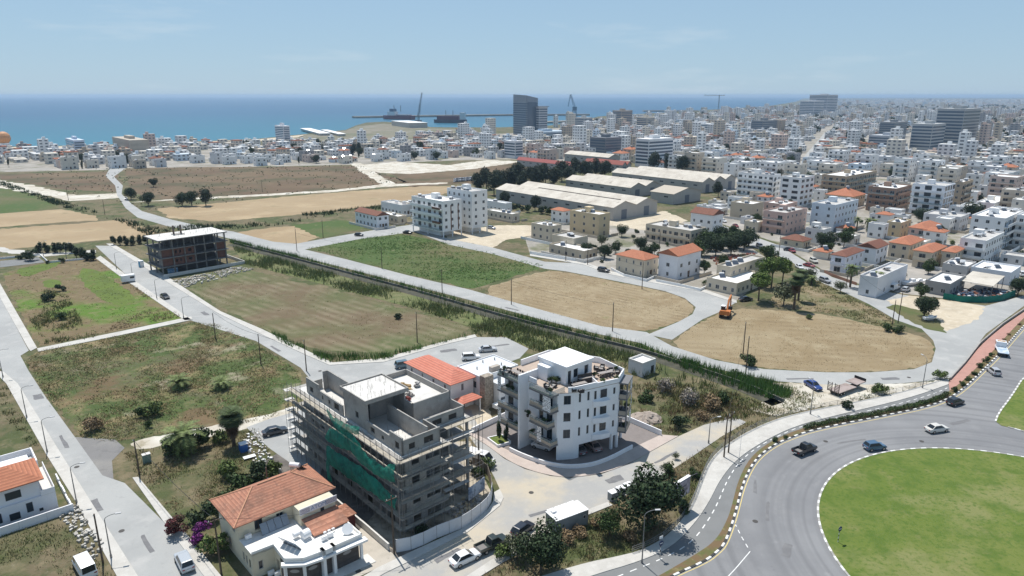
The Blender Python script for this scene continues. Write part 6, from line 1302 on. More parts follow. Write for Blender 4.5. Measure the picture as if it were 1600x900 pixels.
for x, y in tt:
    kd = random.Random(int(x * 31 + y)).choice(['broad', 'mid', 'euca', 'broad', 'cypress']); w_ = where(PX(x, y)[0]); q = tc_.get((kd, w_), 0); tc_[(kd, w_)] = q + 1
    tree(kd, (x, y), 1.35 if kd != 'euca' else .95, '%s in the %s, %s from left' % ({'broad': 'dark round tree', 'mid': 'green leafy tree', 'euca': 'tall dark eucalyptus', 'cypress': 'slim dark cypress'}[kd], w_, (ORD + ['fifteenth', 'sixteenth', 'seventeenth', 'eighteenth', 'nineteenth', 'twentieth', 'next', 'further', 'last'])[min(q, 22)]), 'trees between the town houses', world=True)
P = np.array(town_trees(2600, 1000, 5000)); b_ = []
base = crown_mesh('far_crown', 9, L_DARK, 4.5, 3.5, 3.5, 60, 1.3)
V0 = np.array([v.co[:] for v in base.vertices]); VV = np.concatenate([V0 * rs.uniform(.8, 1.8) + np.array([x, y, 0]) for x, y in P]); stuff(put('distant_trees', np_mesh('distant_trees', VV, np.arange(len(VV)).reshape(-1, 4), L_DARK)), 'dark tree crowns scattered through the distant town', 'trees')

# ------------------------------------------------------------------ landmarks and port
def strips(o, Wx, Wy, h, n_, m, off=.05, z0=3):
    for k in range(n_):
        z = z0 + (h - z0) * k / n_; block('window_band', m, o, .5, -off, z, Wx - .5, 0, z + (h - z0) / n_ * .55); block('window_band', m, o, -off, .5, z, 0, Wy - .5, z + (h - z0) / n_ * .55)
DKB = paint((.23, .265, .31)); BLG = glossy('blue_glass', (.09, .13, .18), .12)
O = G(822, 212); o = thing('port_tower', 'dark grey office tower with cut off sloping top, tallest on the skyline', 'tower', (*O, 0), RAD(28)); Wy = span(O, 118, 802); Wx = span(O, 28, 840)
MB().add([(0, 0, 0), (Wx, 0, 0), (Wx, Wy, 0), (0, Wy, 0), (0, 0, 60), (Wx, 0, 56), (Wx, Wy, 58), (0, Wy, 61.5)], [(3, 2, 1, 0), (4, 5, 6, 7), (0, 1, 5, 4), (1, 2, 6, 5), (2, 3, 7, 6), (3, 0, 4, 7)]).build('shaft', DKB, o); block('glass_front', BLG, o, Wx * .12, -.3, 4, Wx * .88, 0, 50); strips(o, Wx, Wy, 50, 14, BLG, .35)
O = G(842, 212); o = thing('office_block', 'grey office block with balcony bands leaning on the port tower', 'building', (*O, 0), RAD(28)); Wy = span(O, 118, 822); Wx = span(O, 28, 855); MB().box(0, 0, 0, Wx, Wy, 43).build('wall', paint((.5, .52, .54)), o); strips(o, Wx, Wy, 42, 11, BLG); block('roof_deck', DKB, o, -2, -2, 43, Wx + 2, Wy + 2, 44)
def slabblock(c, xl, xr, h, col, lab, n_=8, ang=40, nm='apartment_tower', gm=None):
    O = G(*c); o = thing(nm, lab, 'building', (*O, 0), RAD(ang)); Wx, Wy = span(O, ang, xr), span(O, ang + 90, xl); MB().box(0, 0, 0, Wx, Wy, h).build('wall', paint(col), o); strips(o, Wx, Wy, h - 1, n_, gm or BLG); block('stairhead', paint(col), o, Wx * .3, Wy * .3, h, Wx * .6, Wy * .6, h + 3)
slabblock((1498, 232), 1456, 1523, 45, (.4, .41, .41), 'big grey hospital block with floor bands, right skyline', 11); slabblock((1452, 235), 1420, 1472, 29, (.45, .46, .46), 'lower grey wing left of the big hospital block', 7); slabblock((1395, 235), 1355, 1412, 16, (.45, .47, .5), 'low grey wide building left of the hospital', 4)
slabblock((1290, 180), 1262, 1306, 62, (.62, .62, .63), 'pale tall slab on the far skyline beside the avenue', 12); slabblock((1270, 183), 1248, 1285, 45, (.6, .6, .61), 'lower pale slab left of the tall skyline slab', 9)
slabblock((970, 203), 956, 987, 34, (.42, .36, .31), 'brown pair tower in the middle of the town', 10); slabblock((912, 208), 898, 925, 25, (.5, .5, .49), 'grey flat block below the blue crane', 7); slabblock((945, 248), 921, 970, 20, (.2, .21, .23), 'dark grey block in front of the centre town', 6); slabblock((1012, 262), 992, 1050, 24, (.78, .78, .78), 'white apartment block above the warehouses', 7); slabblock((1105, 212), 1075, 1115, 18, (.76, .76, .76), 'long white apartment block in the town centre', 5); slabblock((1010, 207), 994, 1022, 25, (.6, .54, .45), 'cream apartment block right of the brown pair', 7)
slabblock((445, 230), 432, 455, 25, (.72, .72, .74), 'lone white tower on the shore at the left', 10); slabblock((205, 242), 178, 235, 15, (.46, .41, .34), 'windowless beige hall on the shore', 2, gm=paint((.4, .36, .3))); slabblock((118, 240), 105, 135, 14, (.55, .62, .72), 'pale blue shore house with mast', 4); slabblock((1395, 215), 1372, 1415, 22, (.26, .27, .28), 'dark grey block right of the avenue', 6); slabblock((1190, 214), 1172, 1212, 24, (.25, .26, .27), 'dark scaffolded block left of the avenue', 7)
slabblock((805, 248), 788, 817, 17, (.7, .7, .72), 'white and brown framed block at the field edge', 5); slabblock((840, 222), 815, 890, 13, (.45, .53, .6), 'blue grey low block below the port tower', 3)
ob = G(8, 230); o = thing('orange_dome', 'orange ball shaped tank on the shore at the far left', 'dome', (*ob, 0)); b = MB(); R_ = 7.5
for j in range(8):
    for i in range(20):
        a0, a1, e0, e1 = 2 * pi * i / 20, 2 * pi * (i + 1) / 20, -pi / 2 + pi * j / 8, -pi / 2 + pi * (j + 1) / 8
        b.add([(R_ * cos(e0) * cos(a0), R_ * cos(e0) * sin(a0), 11 + R_ * sin(e0)), (R_ * cos(e0) * cos(a1), R_ * cos(e0) * sin(a1), 11 + R_ * sin(e0)), (R_ * cos(e1) * cos(a1), R_ * cos(e1) * sin(a1), 11 + R_ * sin(e1)), (R_ * cos(e1) * cos(a0), R_ * cos(e1) * sin(a0), 11 + R_ * sin(e1))], [(0, 1, 2, 3)])
b.build('shell', mat('orange_shell', (.6, .3, .14), .6), o); MB().cyl((0, 0, 0), (0, 0, 5), 6, 5, 16).build('base', WHITE, o)
# harbour moles, quays, ships, cranes
MOLE = mat('mole_rock', (.36, .31, .25), .95, [((.26, .22, .18), .02, .45, .65, .8)])
for lab, pts, h in (('long rock breakwater across the harbour mouth', [(552, 184), (680, 182), (790, 180.5), (920, 180)], 4), ('inner harbour quay right of the port tower', [(850, 192), (905, 190), (940, 187)], 3), ('short breakwater on the right of the harbour', [(1005, 174), (1090, 174)], 4)):
    p = [G(*q) for q in pts]; o = thing('breakwater', lab, 'breakwater', (*p[0], -2))
    for a, c in zip(p, p[1:]): MB().seg((a[0] - p[0][0], a[1] - p[0][1]), (c[0] - p[0][0], c[1] - p[0][1]), 26, 0, h + 2).build('mole', MOLE, o)
def ship(p, ang, L, hull, lab, sup):
    o = thing('ship', lab, 'ship', (*G(*p), -1), RAD(ang)); B_ = L * .09; MB().prism([(-L / 2, -B_), (L * .35, -B_), (L / 2, 0), (L * .35, B_), (-L / 2, B_)], 0, L * .1).build('hull', mat('hull_%.1f' % L, hull, .6), o)
    for (x0, x1, z0, z1, c) in sup: block('superstructure', mat('ship_%.2f_%.2f' % (c[0], c[2]), c, .6), o, x0 * L, -B_ * .8, z0 * L, x1 * L, B_ * .8, z1 * L)
    for x in (-.1, .12): block('mast', STEEL, o, x * L - .6, -.6, .2 * L, x * L + .6, .6, .36 * L)
ship((622, 186), 150, 100, (.16, .05, .07), 'red hulled offshore ship with white bridge at the quay', [(.05, .3, .1, .2, (.7, .7, .7)), (.1, .22, .2, .27, (.1, .16, .24)), (-.4, 0, .1, .13, (.3, .32, .34))])
ship((703, 191.5), 165, 78, (.06, .06, .08), 'cargo ship with maroon deck stacks behind the town', [(-.3, .38, .1, .2, (.13, .05, .07)), (-.47, -.33, .1, .3, (.6, .6, .6))])
def lattice(o, p, q, w_, m, n_=8):
    p, q = Vector(p), Vector(q); d = (q - p); s_ = d.orthogonal().normalized() * w_; t = d.normalized().cross(s_)
    cs = [s_ + t, s_ - t, -s_ - t, t - s_]
    for c in cs: tube('chord', m, o, p + c, q + c * .6, w_ * .22)
    for i in range(n_):
        a = cs[i % 4] * (1 - .4 * i / n_); c = cs[(i + 1) % 4] * (1 - .4 * (i + 1) / n_); tube('brace', m, o, p + d * i / n_ + a, p + d * (i + 1) / n_ + c, w_ * .16)
BLU = mat('crane_blue', (.09, .17, .25), .6); DGR = mat('crane_dark', (.13, .15, .16), .6)
o = thing('harbour_crane', 'blue portal crane with folded jib standing right of the port tower', 'crane', (*G(897, 193), 0), 0); lattice(o, (-7, 0, 0), (-2, 0, 30), 2, BLU); lattice(o, (7, 0, 0), (2, 0, 30), 2, BLU); block('cab', BLU, o, -4, -4, 28, 5, 4, 36); lattice(o, (0, 0, 36), (-9, 0, 62), 1.6, BLU); lattice(o, (-9, 0, 62), (-14, 0, 36), 1., BLU, 5)
o = thing('harbour_crane', 'dark slim mobile crane with raised boom beside the red ship', 'crane', (*G(654, 192), 0), 0); block('carrier', DGR, o, -7, -4, 0, 7, 4, 6); lattice(o, (-1, 0, 5), (5, 0, 42), 2, DGR); lattice(o, (5, 0, 42), (10, 0, 66), 1.3, DGR)
o = thing('tower_crane', 'far thin tower crane above the town right of centre', 'crane', (*G(1122, 176), 0), 0); lattice(o, (0, 0, 0), (0, 0, 62), 1.6, DGR); lattice(o, (-55, 0, 60), (20, 0, 60), 1.4, DGR)
for lab, c, xl, xr, h in (('wide white roofed quay shed by the red ship', (640, 200), 612, 668, 9), ('long thin white quay shed near the shore', (500, 212), 470, 516, 3), ('second thin white quay shed near the shore', (530, 213), 502, 540, 3)):
    O = G(*c); o = thing('quay_shed', lab, 'shed', (*O, 0), RAD(25)); Wx, Wy = span(O, 25, xr), span(O, 115, xl); MB().box(0, 0, 0, Wx, Wy, h).build('wall', paint((.5, .48, .44)), o); block('roof', mat('quay_white', (.82, .82, .8), .6), o, -1, -1, h, Wx + 1, Wy + 1, h + .6)
# garden shrubs, sheds and parked cars between the near town houses
rq = random.Random(77); GP = [[(1097, 336), (1150, 306), (1290, 296), (1400, 292), (1500, 305), (1600, 335), (1600, 440), (1540, 460), (1412, 450), (1350, 438), (1262, 400), (1216, 375), (1128, 345)], [(830, 372), (870, 356), (960, 356), (1070, 350), (1110, 366), (1170, 388), (1150, 440), (1025, 430), (952, 418), (860, 396)]]
gi = 0; gl_ = []
for P in GP:
    for x, y in scatter(P, .012, 5):
        if np.min((TK[:, 0] - x) ** 2 + (TK[:, 1] - y) ** 2) > 3.2 ** 2: gl_.append((PX(x, y)[0], x, y))
gl_.sort(); gl_ = gl_[:: max(1, len(gl_) // 120)]
for u, x, y in gl_:
    kd = rq.choice(['bush', 'darkbush', 'lightbush', 'mid', 'broad', 'olive', 'bush']); v = PX(x, y)[1]
    near_ = min(((math.hypot(G(*t[0])[0] - x, G(*t[0])[1] - y), t[5]) for t in T))[1]
    words = ' '.join(near_.split()[:7]); sd = 'left of' if PX(x, y)[0] < PX(*G(*[t[0] for t in T if t[5] == near_][0]))[0] else 'right of'
    key_ = (kd, near_); tc_[key_] = tc_.get(key_, 0) + 1
    tree(kd, (x, y), rq.uniform(.7, 1.3) if kd in ('bush', 'darkbush', 'lightbush') else rq.uniform(.55, .9), '%s %s %s %s' % (ORD[min(11, tc_[key_] - 1)], {'bush': 'green garden shrub', 'darkbush': 'dark garden shrub', 'lightbush': 'light garden shrub', 'mid': 'garden tree', 'broad': 'dark garden tree', 'olive': 'olive tree'}[kd], sd, words), 'garden plants between the town houses', world=True)
# small outbuildings squeezed between the near town houses
ob_ = []
for P in GP:
    for x, y in scatter(P, .02, 8):
        if np.min((TK[:, 0] - x) ** 2 + (TK[:, 1] - y) ** 2) > 6.5 ** 2 and all((x - a) ** 2 + (y - b2) ** 2 > 8 ** 2 for a, b2 in ob_): ob_.append((x, y))
RD = np.array([G(*p) for p in smooth_line([(1100, 340), (1128, 352), (1200, 384), (1262, 415), (1300, 438), (1350, 455), (1412, 470), (1475, 474), (1540, 482)], 3)])
ob_ = [p for p in ob_ if np.min((RD[:, 0] - p[0]) ** 2 + (RD[:, 1] - p[1]) ** 2) > 11 ** 2][:75]; ob_.sort(key=lambda p: PX(*p)[0])
for q, (x, y) in enumerate(ob_):
    near_ = min(((math.hypot(G(*t[0])[0] - x, G(*t[0])[1] - y), t[5]) for t in T))[1]; ci = rq.choice([0, 0, 0, 1, 3, 2]); tl = rq.random() < .25; key_ = ('ob', ci, near_); tc_[key_] = tc_.get(key_, 0) + 1
    house((x, y), 0, 0, 1 if rq.random() < .6 else 2, PAL[ci][0], '%s small %s %s near %s' % (ORD[min(13, tc_[key_] - 1)], PAL[ci][1], 'tiled cottage' if tl else 'flat outbuilding', ' '.join(near_.split()[:7])), 'hip' if tl else 'flat', 2.9, dims=(rq.uniform(4.5, 7.5), rq.uniform(4.5, 8)), world=True, sp=3, tanks=rq.choice([0, 1, 1]), name='outbuilding', group='outbuildings between the town houses', seed=q, full=False)
# ------------------------------------------------------------------ foreground and middle trees
tree('broad', (1012, 826), 1.55, 'big dark round tree beside the billboard', 'large dark trees', 1.5)
tree('broad', (845, 896), 1.12, 'big dark tree at the bottom edge beside the site cabin', 'large dark trees', 1.15)
tree('olive', (808, 872), 1.25, 'loose grey green tree over the parked cars'); tree('mid', (952, 838), .72, 'small green tree right of the site cabin', None, .75); tree('olive', (1055, 718), .4, 'tiny bare sapling by the sandy street')
for i, (p, k, s, lab) in enumerate((((1168, 572), 'bush', 1.9, 'dense round shrub at the road edge under two poles'), ((1323, 638), 'darkbush', 1.25, 'dark round shrub overhanging the railing'), ((1372, 614), 'lightbush', 1.5, 'loose pale shrub beside the low trailer'), ((1470, 592), 'lightbush', 1.4, 'pale shrub at the end of the railing'), ((622, 498), 'darkbush', 1.2, 'lone dark bush in the mown field'), ((1264, 498), 'lightbush', .9, 'young pale bush at the field wall'), ((1402, 520), 'bush', 1.5, 'green bush under the pole pair on the wedge'), ((1385, 517), 'bush', 1.4, 'second green bush under the pole pair on the wedge'), ((240, 648), 'lightbush', 1.8, 'round light green shrub in the weedy lot'), ((222, 652), 'bush', 1.3, 'smaller shrub left of the light green shrub'), ((232, 668), 'bush', .9, 'low shrub below the light green shrub'), ((150, 672), 'drybush', 2.3, 'grey dry thicket at the lot corner'), ((285, 703), 'darkbush', 2.6, 'wide dark thicket under the big palm'), ((315, 700), 'bush', 2.2, 'green thicket right of the big palm'), ((270, 708), 'bush', 2., 'green thicket left of the big palm'), ((345, 690), 'lightbush', 1.6, 'light thicket between the two palms'), ((275, 835), 'redbush', 1.75, 'dark red bougainvillea at the villa corner'), ((312, 845), 'purpbush', 1.6, 'purple bougainvillea beside the red one'), ((340, 862), 'lightbush', 1.9, 'yellow green shrub in front of the villa'), ((320, 815), 'darkbush', 2.0, 'dark shrub behind the bougainvillea'), ((345, 800), 'bush', 2.0, 'green shrub left of the villa roof'), ((375, 770), 'bush', 2.2, 'green shrub behind the villa'), ((400, 752), 'darkbush', 2.1, 'dark shrub behind the villa ridge'), ((425, 742), 'lightbush', 1.6, 'light shrub near the apron edge'), ((360, 745), 'lightbush', 1.8, 'pale shrub in the cleared lot'), ((1075, 632), 'greybush', 2.2, 'grey twiggy thicket right of the white apartments'), ((1110, 640), 'drybush', 2.4, 'brown thicket near the canal end'), ((1040, 612), 'greybush', 2., 'round grey bush behind the white apartments'), ((1062, 668), 'darkbush', 1.8, 'dark bush beside the yard wall'), ((1095, 655), 'drybush', 1.6, 'dry bush by the street end'), ((1130, 630), 'bush', 1.6, 'green bush near the canal wall'), ((1010, 628), 'bush', 1.6, 'green bush behind the apartment yard'), ((1150, 590), 'bush', 1.2, 'shrub on the canal bank'), ((885, 850), 'drybush', 1.5, 'brown dry bush right of the site cabin'), ((905, 838), 'drybush', 1.3, 'second brown dry bush right of the site cabin'), ((985, 845), 'drybush', 1.4, 'dry bush below the big dark tree'), ((1068, 800), 'bush', 1.2, 'shrub under the billboard'), ((1085, 745), 'bush', 1.1, 'shrub between billboard and railing'), ((1045, 740), 'bush', 1.3, 'green shrub above the billboard'), ((790, 870), 'lightbush', 1.3, 'pale shrub behind the dark pickup'), ((930, 822), 'drybush', 1.2, 'dry bush by the footpath'), ((760, 730), 'lightbush', 1.3, 'weeds inside the hoarding near the van'), ((745, 742), 'bush', 1.2, 'green weeds at the hoarding bend'), ((660, 835), 'darkbush', 1.1, 'dark weeds inside the white hoarding'), ((95, 455), 'darkbush', 1.6, 'dark thicket in the green field'), ((75, 470), 'darkbush', 1.9, 'dark low thicket on the field edge'), ((95, 500), 'bush', 1.4, 'green thicket at the field corner'), ((50, 407), 'darkbush', 2.6, 'round dark bush at the left water basin'), ((35, 405), 'darkbush', 1.8, 'dark bush left of the round one'), ((75, 412), 'darkbush', .9, 'small dark bush below the cypress row'), ((97, 411), 'darkbush', 1.2, 'upright dark bush below the cypress row'))):
    tree(k, p, s, lab)
for i, x in enumerate((62, 74, 86, 94, 103, 112, 120, 128, 136, 146)): tree('cypress', (x, 395 + (i > 5) * 8 + (i > 7) * 4), 1.9, 'dark evergreen in the row by the left basin, %s from left' % ORD[i], 'evergreen row by the basin', .75)
for i, x in enumerate((178, 188, 198, 208, 218, 228)): tree('cypress', (x, 383 - (i > 3) * 2), 1.8, 'dark evergreen in the row left of the brick block, %s from left' % ORD[i], 'evergreen row by the brick block', .7)
EU = [(748, 302), (760, 296), (772, 305), (784, 297), (796, 300), (808, 290), (818, 302), (830, 292), (842, 296), (852, 286), (866, 294), (878, 284), (890, 290), (900, 276), (915, 284), (930, 276), (945, 280), (1020, 268), (1042, 266), (1065, 270), (1085, 268), (1110, 268)]
for i, p in enumerate(EU): tree('euca', p, 1.15 + .12 * (i % 3), 'tall dark eucalyptus %s, %s from left' % (('in the grove behind the long warehouse', i) if i < 17 else ('behind the widest warehouse', i - 17))[0:1] + () if False else 'tall dark eucalyptus %s, number %s from left' % (('in the grove behind the long warehouse', (ORD + ['fifteenth', 'sixteenth', 'seventeenth'])[i]) if i < 17 else ('behind the widest warehouse', ORD[i - 17])), 'eucalyptus trees')
for i, (p, k, s, lab) in enumerate((((790, 322), 'euca', .75, 'upright tree at the left end of the long warehouse'), ((836, 330), 'euca', .75, 'upright tree in front of the long warehouse wall'), ((872, 326), 'broad', 1., 'round tree in front of the long warehouse wall'), ((1122, 308), 'euca', .85, 'dark tree at the corner of the widest warehouse'), ((300, 322), 'broad', 1.5, 'dark tree clump in the far fields, left'), ((322, 322), 'euca', .9, 'tall dark tree in the far fields'), ((285, 322), 'broad', 1.3, 'low dark tree left of the far field clump'), ((232, 322), 'broad', 1.4, 'dark bushy tree beside the far road'), ((205, 312), 'broad', 1.2, 'dark tree at the far road bend'), ((240, 292), 'broad', 1., 'flat dark thicket in the brown field'), ((1185, 470), 'pine', 1.5, 'umbrella pine behind the excavator'), ((1205, 450), 'pine', 1.6, 'larger umbrella pine in the pine group'), ((1222, 444), 'pine', 1.4, 'rear umbrella pine of the pine group'), ((1224, 478), 'olive', 2.3, 'grey green round tree below the tall palm'), ((1262, 440), 'olive', 1.5, 'grey tree by the street bend'), ((1313, 457), 'olive', 1.2, 'small street tree in front of the palm house'), ((1437, 468), 'mid', .9, 'small light tree beside the junk yard'), ((1443, 497), 'broad', 1.15, 'dark fig tree on the traffic island'), ((1450, 428), 'mid', .9, 'green tree beside the sprawling cream house'), ((1590, 462), 'broad', 1., 'dark tree at the right of the junk yard'), ((1163, 415), 'olive', 1.4, 'grey green tree above the low cream house'), ((1200, 412), 'mid', 1.3, 'wide light tree by the street'), ((905, 312), 'broad', .9, 'dark tree between the warehouses'), ((940, 385), 'olive', 1.6, 'grey tree beside the yellow block'), ((918, 400), 'broad', .9, 'garden tree at the low beige house'), ((878, 384), 'broad', 1., 'dark garden tree by the cream cube house'), ((1440, 348), 'broad', 1.2, 'dark tree near the glass fronted block'), ((1520, 345), 'broad', 1.5, 'dark tree right of the glass fronted block'), ((1215, 282), 'broad', 1.4, 'dark tree beside the white stepped apartments'), ((1165, 270), 'euca', 1., 'dark tall tree left of the avenue'))): tree(k, p, s, lab)
for i, p in enumerate(((1096, 400), (1108, 392), (1118, 400), (1130, 390), (1142, 398), (1150, 388), (1162, 392), (1100, 385), (1125, 382), (1145, 380), (1170, 385), (1085, 408))): tree(('broad', 'mid')[i % 2], p, 1.3, '%s tree in the overgrown plot above the cream houses, %s' % (('dark', 'green')[i % 2], ORD[i]), 'trees of the overgrown plot')
palm('date', (281, 606), 1.1, 1.3, 'low date palm in the weedy lot, left of two'); palm('date', (346, 607), .9, 1.2, 'low date palm in the weedy lot, right of two'); palm('date', (290, 708), 3.2, 1.75, 'big bushy date palm in the dark thicket'); palm('fan', (366, 697), 5.4, 1.7, 'shaggy fan palm beside the blue bin')
palm('date', (1328, 449), 6, 1.25, 'taller street palm in front of the brown roofed house'); palm('date', (1369, 455), 5, 1.15, 'shorter street palm in front of the blank wall house'); palm('fan', (1240, 484), 8.8, 1.75, 'tall fan palm with dead skirt by the pines, left'); palm('fan', (1247, 470), 8, 1.6, 'tall fan palm with dead skirt by the pines, right'); palm('date', (1062, 430), 3.2, .9, 'small palm in front of the tall narrow white house'); palm('date', (1268, 445), 2, 1., 'low palm near the street bend'); palm('date', (1355, 362), 5, 1.1, 'town palm below the brown apartments, left'); palm('date', (1364, 364), 5, 1.1, 'town palm below the brown apartments, right'); palm('date', (1338, 362), 5.5, 1., 'town palm below the pale blue block')
# hedges of the cycle lane
def hedge(label, pts, w_, h, m=L_HEDGE):
    p = resample([G(*q) for q in pts], .12); rs_ = np.random.RandomState(len(label)); P = np.repeat(np.array(p), 26, 0) + rs_.uniform(-w_ / 2, w_ / 2, (len(p) * 26, 2)); n_ = len(P)
    z = h * (rs_.rand(n_) ** .5) * (.85 + .15 * np.sin(P[:, 0] * 1.7)); pos = np.column_stack([P, z + .1]); a = rs_.randn(n_, 3); a /= np.linalg.norm(a, axis=1)[:, None]; t = np.cross(a, rs_.randn(n_, 3)); t /= np.linalg.norm(t, axis=1)[:, None]; s_ = .11 * (.6 + .8 * rs_.rand(n_))[:, None]; bb = np.cross(a, t)
    V = np.stack([pos - t * s_, pos - bb * s_ * .6, pos + t * s_, pos + bb * s_ * .6], 1).reshape(-1, 3); o_ = np.array([*p[0], 0]); q = put('hedge', np_mesh('hedge', V - o_, np.arange(n_ * 4).reshape(n_, 4), m), None, tuple(o_)); return tag(q, label, 'hedge')
hedge('long clipped hedge between cycle lane and roundabout, left part', [(1257, 671), (1300, 661), (1340, 654), (1381, 646)], .95, .85); hedge('long clipped hedge between cycle lane and roundabout, right part', [(1384, 645), (1420, 638), (1455, 629), (1481, 618)], .95, .85)
for i, (p, s_) in enumerate((((1211, 691), .62), ((1228, 685), .45), ((1492, 612), .75), ((1503, 603), .7), ((1513, 595), .65), ((1522, 586), .65), ((1532, 575), .8), ((1541, 566), .85), ((1549, 557), .6), ((1560, 545), .7), ((1569, 533), .6), ((1576, 524), .55), ((1592, 508), .55))): tree('bush' if i < 10 else 'drybush', p, s_, 'clipped shrub on the strip, %s' % (('left of the hedge, larger', 'left of the hedge, smaller')[i] if i < 2 else ORD[i - 2] + ' along the brick path'), 'shrubs on the planting strip')
hedge('green garden hedge beside the tall narrow white house', [(1098, 446), (1112, 441)], 1., 1.3); hedge('dark hedge line behind the cream villa', [(1030, 405), (1060, 412)], 1.4, 2)
# reeds, weeds, grasses: uncountable
def patch(name, label, poly, dens, h, w_, m, k, seed, clump=.6, lean=.3, cat='vegetation', spread=.25):
    return stuff(put(name, blades(name, scatter(poly, dens, seed, clump), h, w_, m, k, seed, spread, lean)), label, cat)
up = [(360, 377), (460, 401), (560, 428), (650, 452), (740, 478), (830, 502), (930, 527), (1000, 541), (1060, 562), (1130, 583), (1200, 600), (1238, 613)]; lo_ = [(360, 380), (460, 405), (560, 432), (650, 456), (740, 482), (830, 507), (930, 532), (1000, 548), (1060, 570), (1130, 592), (1190, 612), (1225, 630)]
M_BANK = mat('reed_bank_ground', (.12, .145, .05), .95, [((.17, .165, .08), .08, .42, .6, .9), ((.08, .11, .035), .5, .48, .66, .8)], bump=1, bscale=2)
sheet('canal_bank', up + lo_[::-1], .026, M_BANK); sheet('canal_bank', [(365, 386), (460, 412), (560, 439), (650, 463), (740, 490), (830, 514), (930, 540), (1000, 556), (1000, 570), (900, 556), (830, 545), (775, 520), (740, 512), (640, 480), (540, 454), (450, 430), (380, 412)], .024, M_BANK)
patch('reeds', 'green reeds along the upper bank of the canal', up + lo_[::-1], 7, 1.7, .16, L_REEDG, 4, 21, .3, .22)
patch('reeds', 'tall reeds on the lower bank of the canal', [(365, 386), (460, 412), (560, 439), (650, 463), (740, 490), (830, 514), (930, 540), (1000, 556), (1000, 570), (900, 556), (830, 545), (775, 520), (740, 512), (640, 480), (540, 454), (450, 430), (380, 412)], 3.2, 1.4, .18, L_REED, 4, 22, .7, .3)
patch('reeds', 'wide reed bed behind the parking lot and white apartments', [(735, 512), (790, 500), (870, 530), (960, 552), (1060, 585), (1120, 605), (1080, 612), (1000, 590), (900, 560), (840, 550), (790, 528), (745, 525)], 3.2, 1.5, .18, L_REED, 4, 23, .6, .3)
patch('reeds', 'bright green reed bed at the canal end', [(1060, 562), (1130, 585), (1200, 600), (1238, 615), (1228, 628), (1190, 620), (1120, 598), (1062, 575)], 6, 2., .16, L_REEDG, 4, 24, .2, .12)
patch('weeds', 'tall green weeds along the near edge of the mown field', [(420, 517), (470, 540), (510, 556), (600, 556), (700, 532), (740, 520), (742, 524), (690, 537), (600, 562), (515, 568), (440, 535)], 6, 1.3, .16, L_REEDG, 4, 25, .6, .2)
patch('weeds', 'green and brown weeds covering the big lot', FIELDS['F2'], 4.5, .32, .14, L_GRASS, 4, 26, .6, .8)
patch('weeds', 'dry straw tufts in the big lot', FIELDS['F2'], 3.2, .32, .12, L_STRAW, 4, 27, 1.2, .8)
patch('weeds', 'weeds round the green field', FIELDS['F1'], .5, .25, .14, L_GRASS, 4, 28, 1.2, .5)
patch('weeds', 'dark thicket of weeds in the lower left of the green field', [(72, 452), (105, 462), (128, 505), (155, 528), (70, 538), (48, 500)], 3, .8, .18, L_GRASS, 4, 61, .8, .5)
patch('weeds', 'dry weeds along the lower right of the green field', [(205, 445), (240, 465), (283, 495), (160, 520), (190, 500), (240, 480)], 2.5, .5, .16, L_STRAW, 4, 62, .8, .5)
patch('weeds', 'long grass of the meadow above the canal road', FIELDS['F4'], 2.2, .4, .2, L_REEDG, 3, 29, .5, .7)
patch('weeds', 'sparse grass in the mown field', FIELDS['F3'], .5, .18, .16, L_GRASS, 3, 30, 1.2, .5)
patch('weeds', 'stubble tufts on the left stubble field', FIELDS['FA'], 1.6, .16, .12, L_STRAW, 3, 31, .3, .6)
patch('weeds', 'stubble tufts on the right stubble field', FIELDS['FB'], 2., .16, .12, L_STRAW, 3, 32, .3, .6)
SCR = [(980, 655), (975, 600), (1060, 600), (1150, 615), (1210, 640), (1160, 655), (1100, 662), (1055, 682)]
patch('weeds', 'scrub between the white apartments and the canal', SCR, 6, .7, .14, L_GRASS, 4, 33, .9, .4); patch('weeds', 'dry brown scrub between the white apartments and the canal', SCR, 3.5, .7, .12, L_DRY, 4, 34, 1.2, .45)
TRI = [(800, 880), (850, 845), (912, 810), (957, 792), (1000, 768), (1069, 724), (1128, 684), (1160, 662), (1200, 655), (1112, 712), (1094, 746), (1078, 792), (1044, 834), (1003, 858), (916, 877), (840, 898), (740, 930), (730, 910)]
patch('weeds', 'green weeds in the wedge between street and cycle path', TRI, 7, .4, .12, L_GRASS, 4, 35, .9, .45); patch('weeds', 'dry grass in the wedge between street and cycle path', TRI, 7, .45, .1, L_DRY, 4, 36, .9, .45)
LEFT = [(195, 708), (300, 690), (400, 670), (440, 740), (370, 770), (330, 800), (260, 800), (215, 742)]
patch('weeds', 'weeds in the cleared lot beside the villa', LEFT, 6, .35, .1, L_GRASS, 4, 37, 1.2, .5); patch('weeds', 'straw in the cleared lot beside the villa', LEFT, 6, .25, .1, L_STRAW, 4, 38, 1., .6)
patch('weeds', 'weeds at the bottom left lot', [(0, 830), (100, 800), (175, 905), (190, 940), (-40, 940)], 5, .3, .1, L_GRASS, 4, 39, 1.3, .5); patch('weeds', 'weeds along the left road bank', [(0, 590), (10, 605), (60, 700), (40, 690), (0, 640)], 5, .4, .12, L_GRASS, 4, 40, .8, .5)
patch('weeds', 'roadside weeds right of the canal', [(1240, 605), (1300, 604), (1420, 605), (1455, 597), (1349, 624), (1278, 637), (1215, 652), (1180, 650)], 5, .5, .12, L_GRASS, 4, 41, 1.2, .45)
patch('weeds', 'short grass on the roundabout lawn', [PX(RC[0] + 30 * cos(a * .2), RC[1] + 30 * sin(a * .2)) for a in range(32)], 6, .1, .07, leaf_mat('lawn_blades', (.11, .155, .03), .35), 3, 42, 0, .6)
patch('weeds', 'weeds on the wedge field by the town street', FIELDS['FC'], 4, .4, .14, L_GRASS, 4, 43, .9, .45)
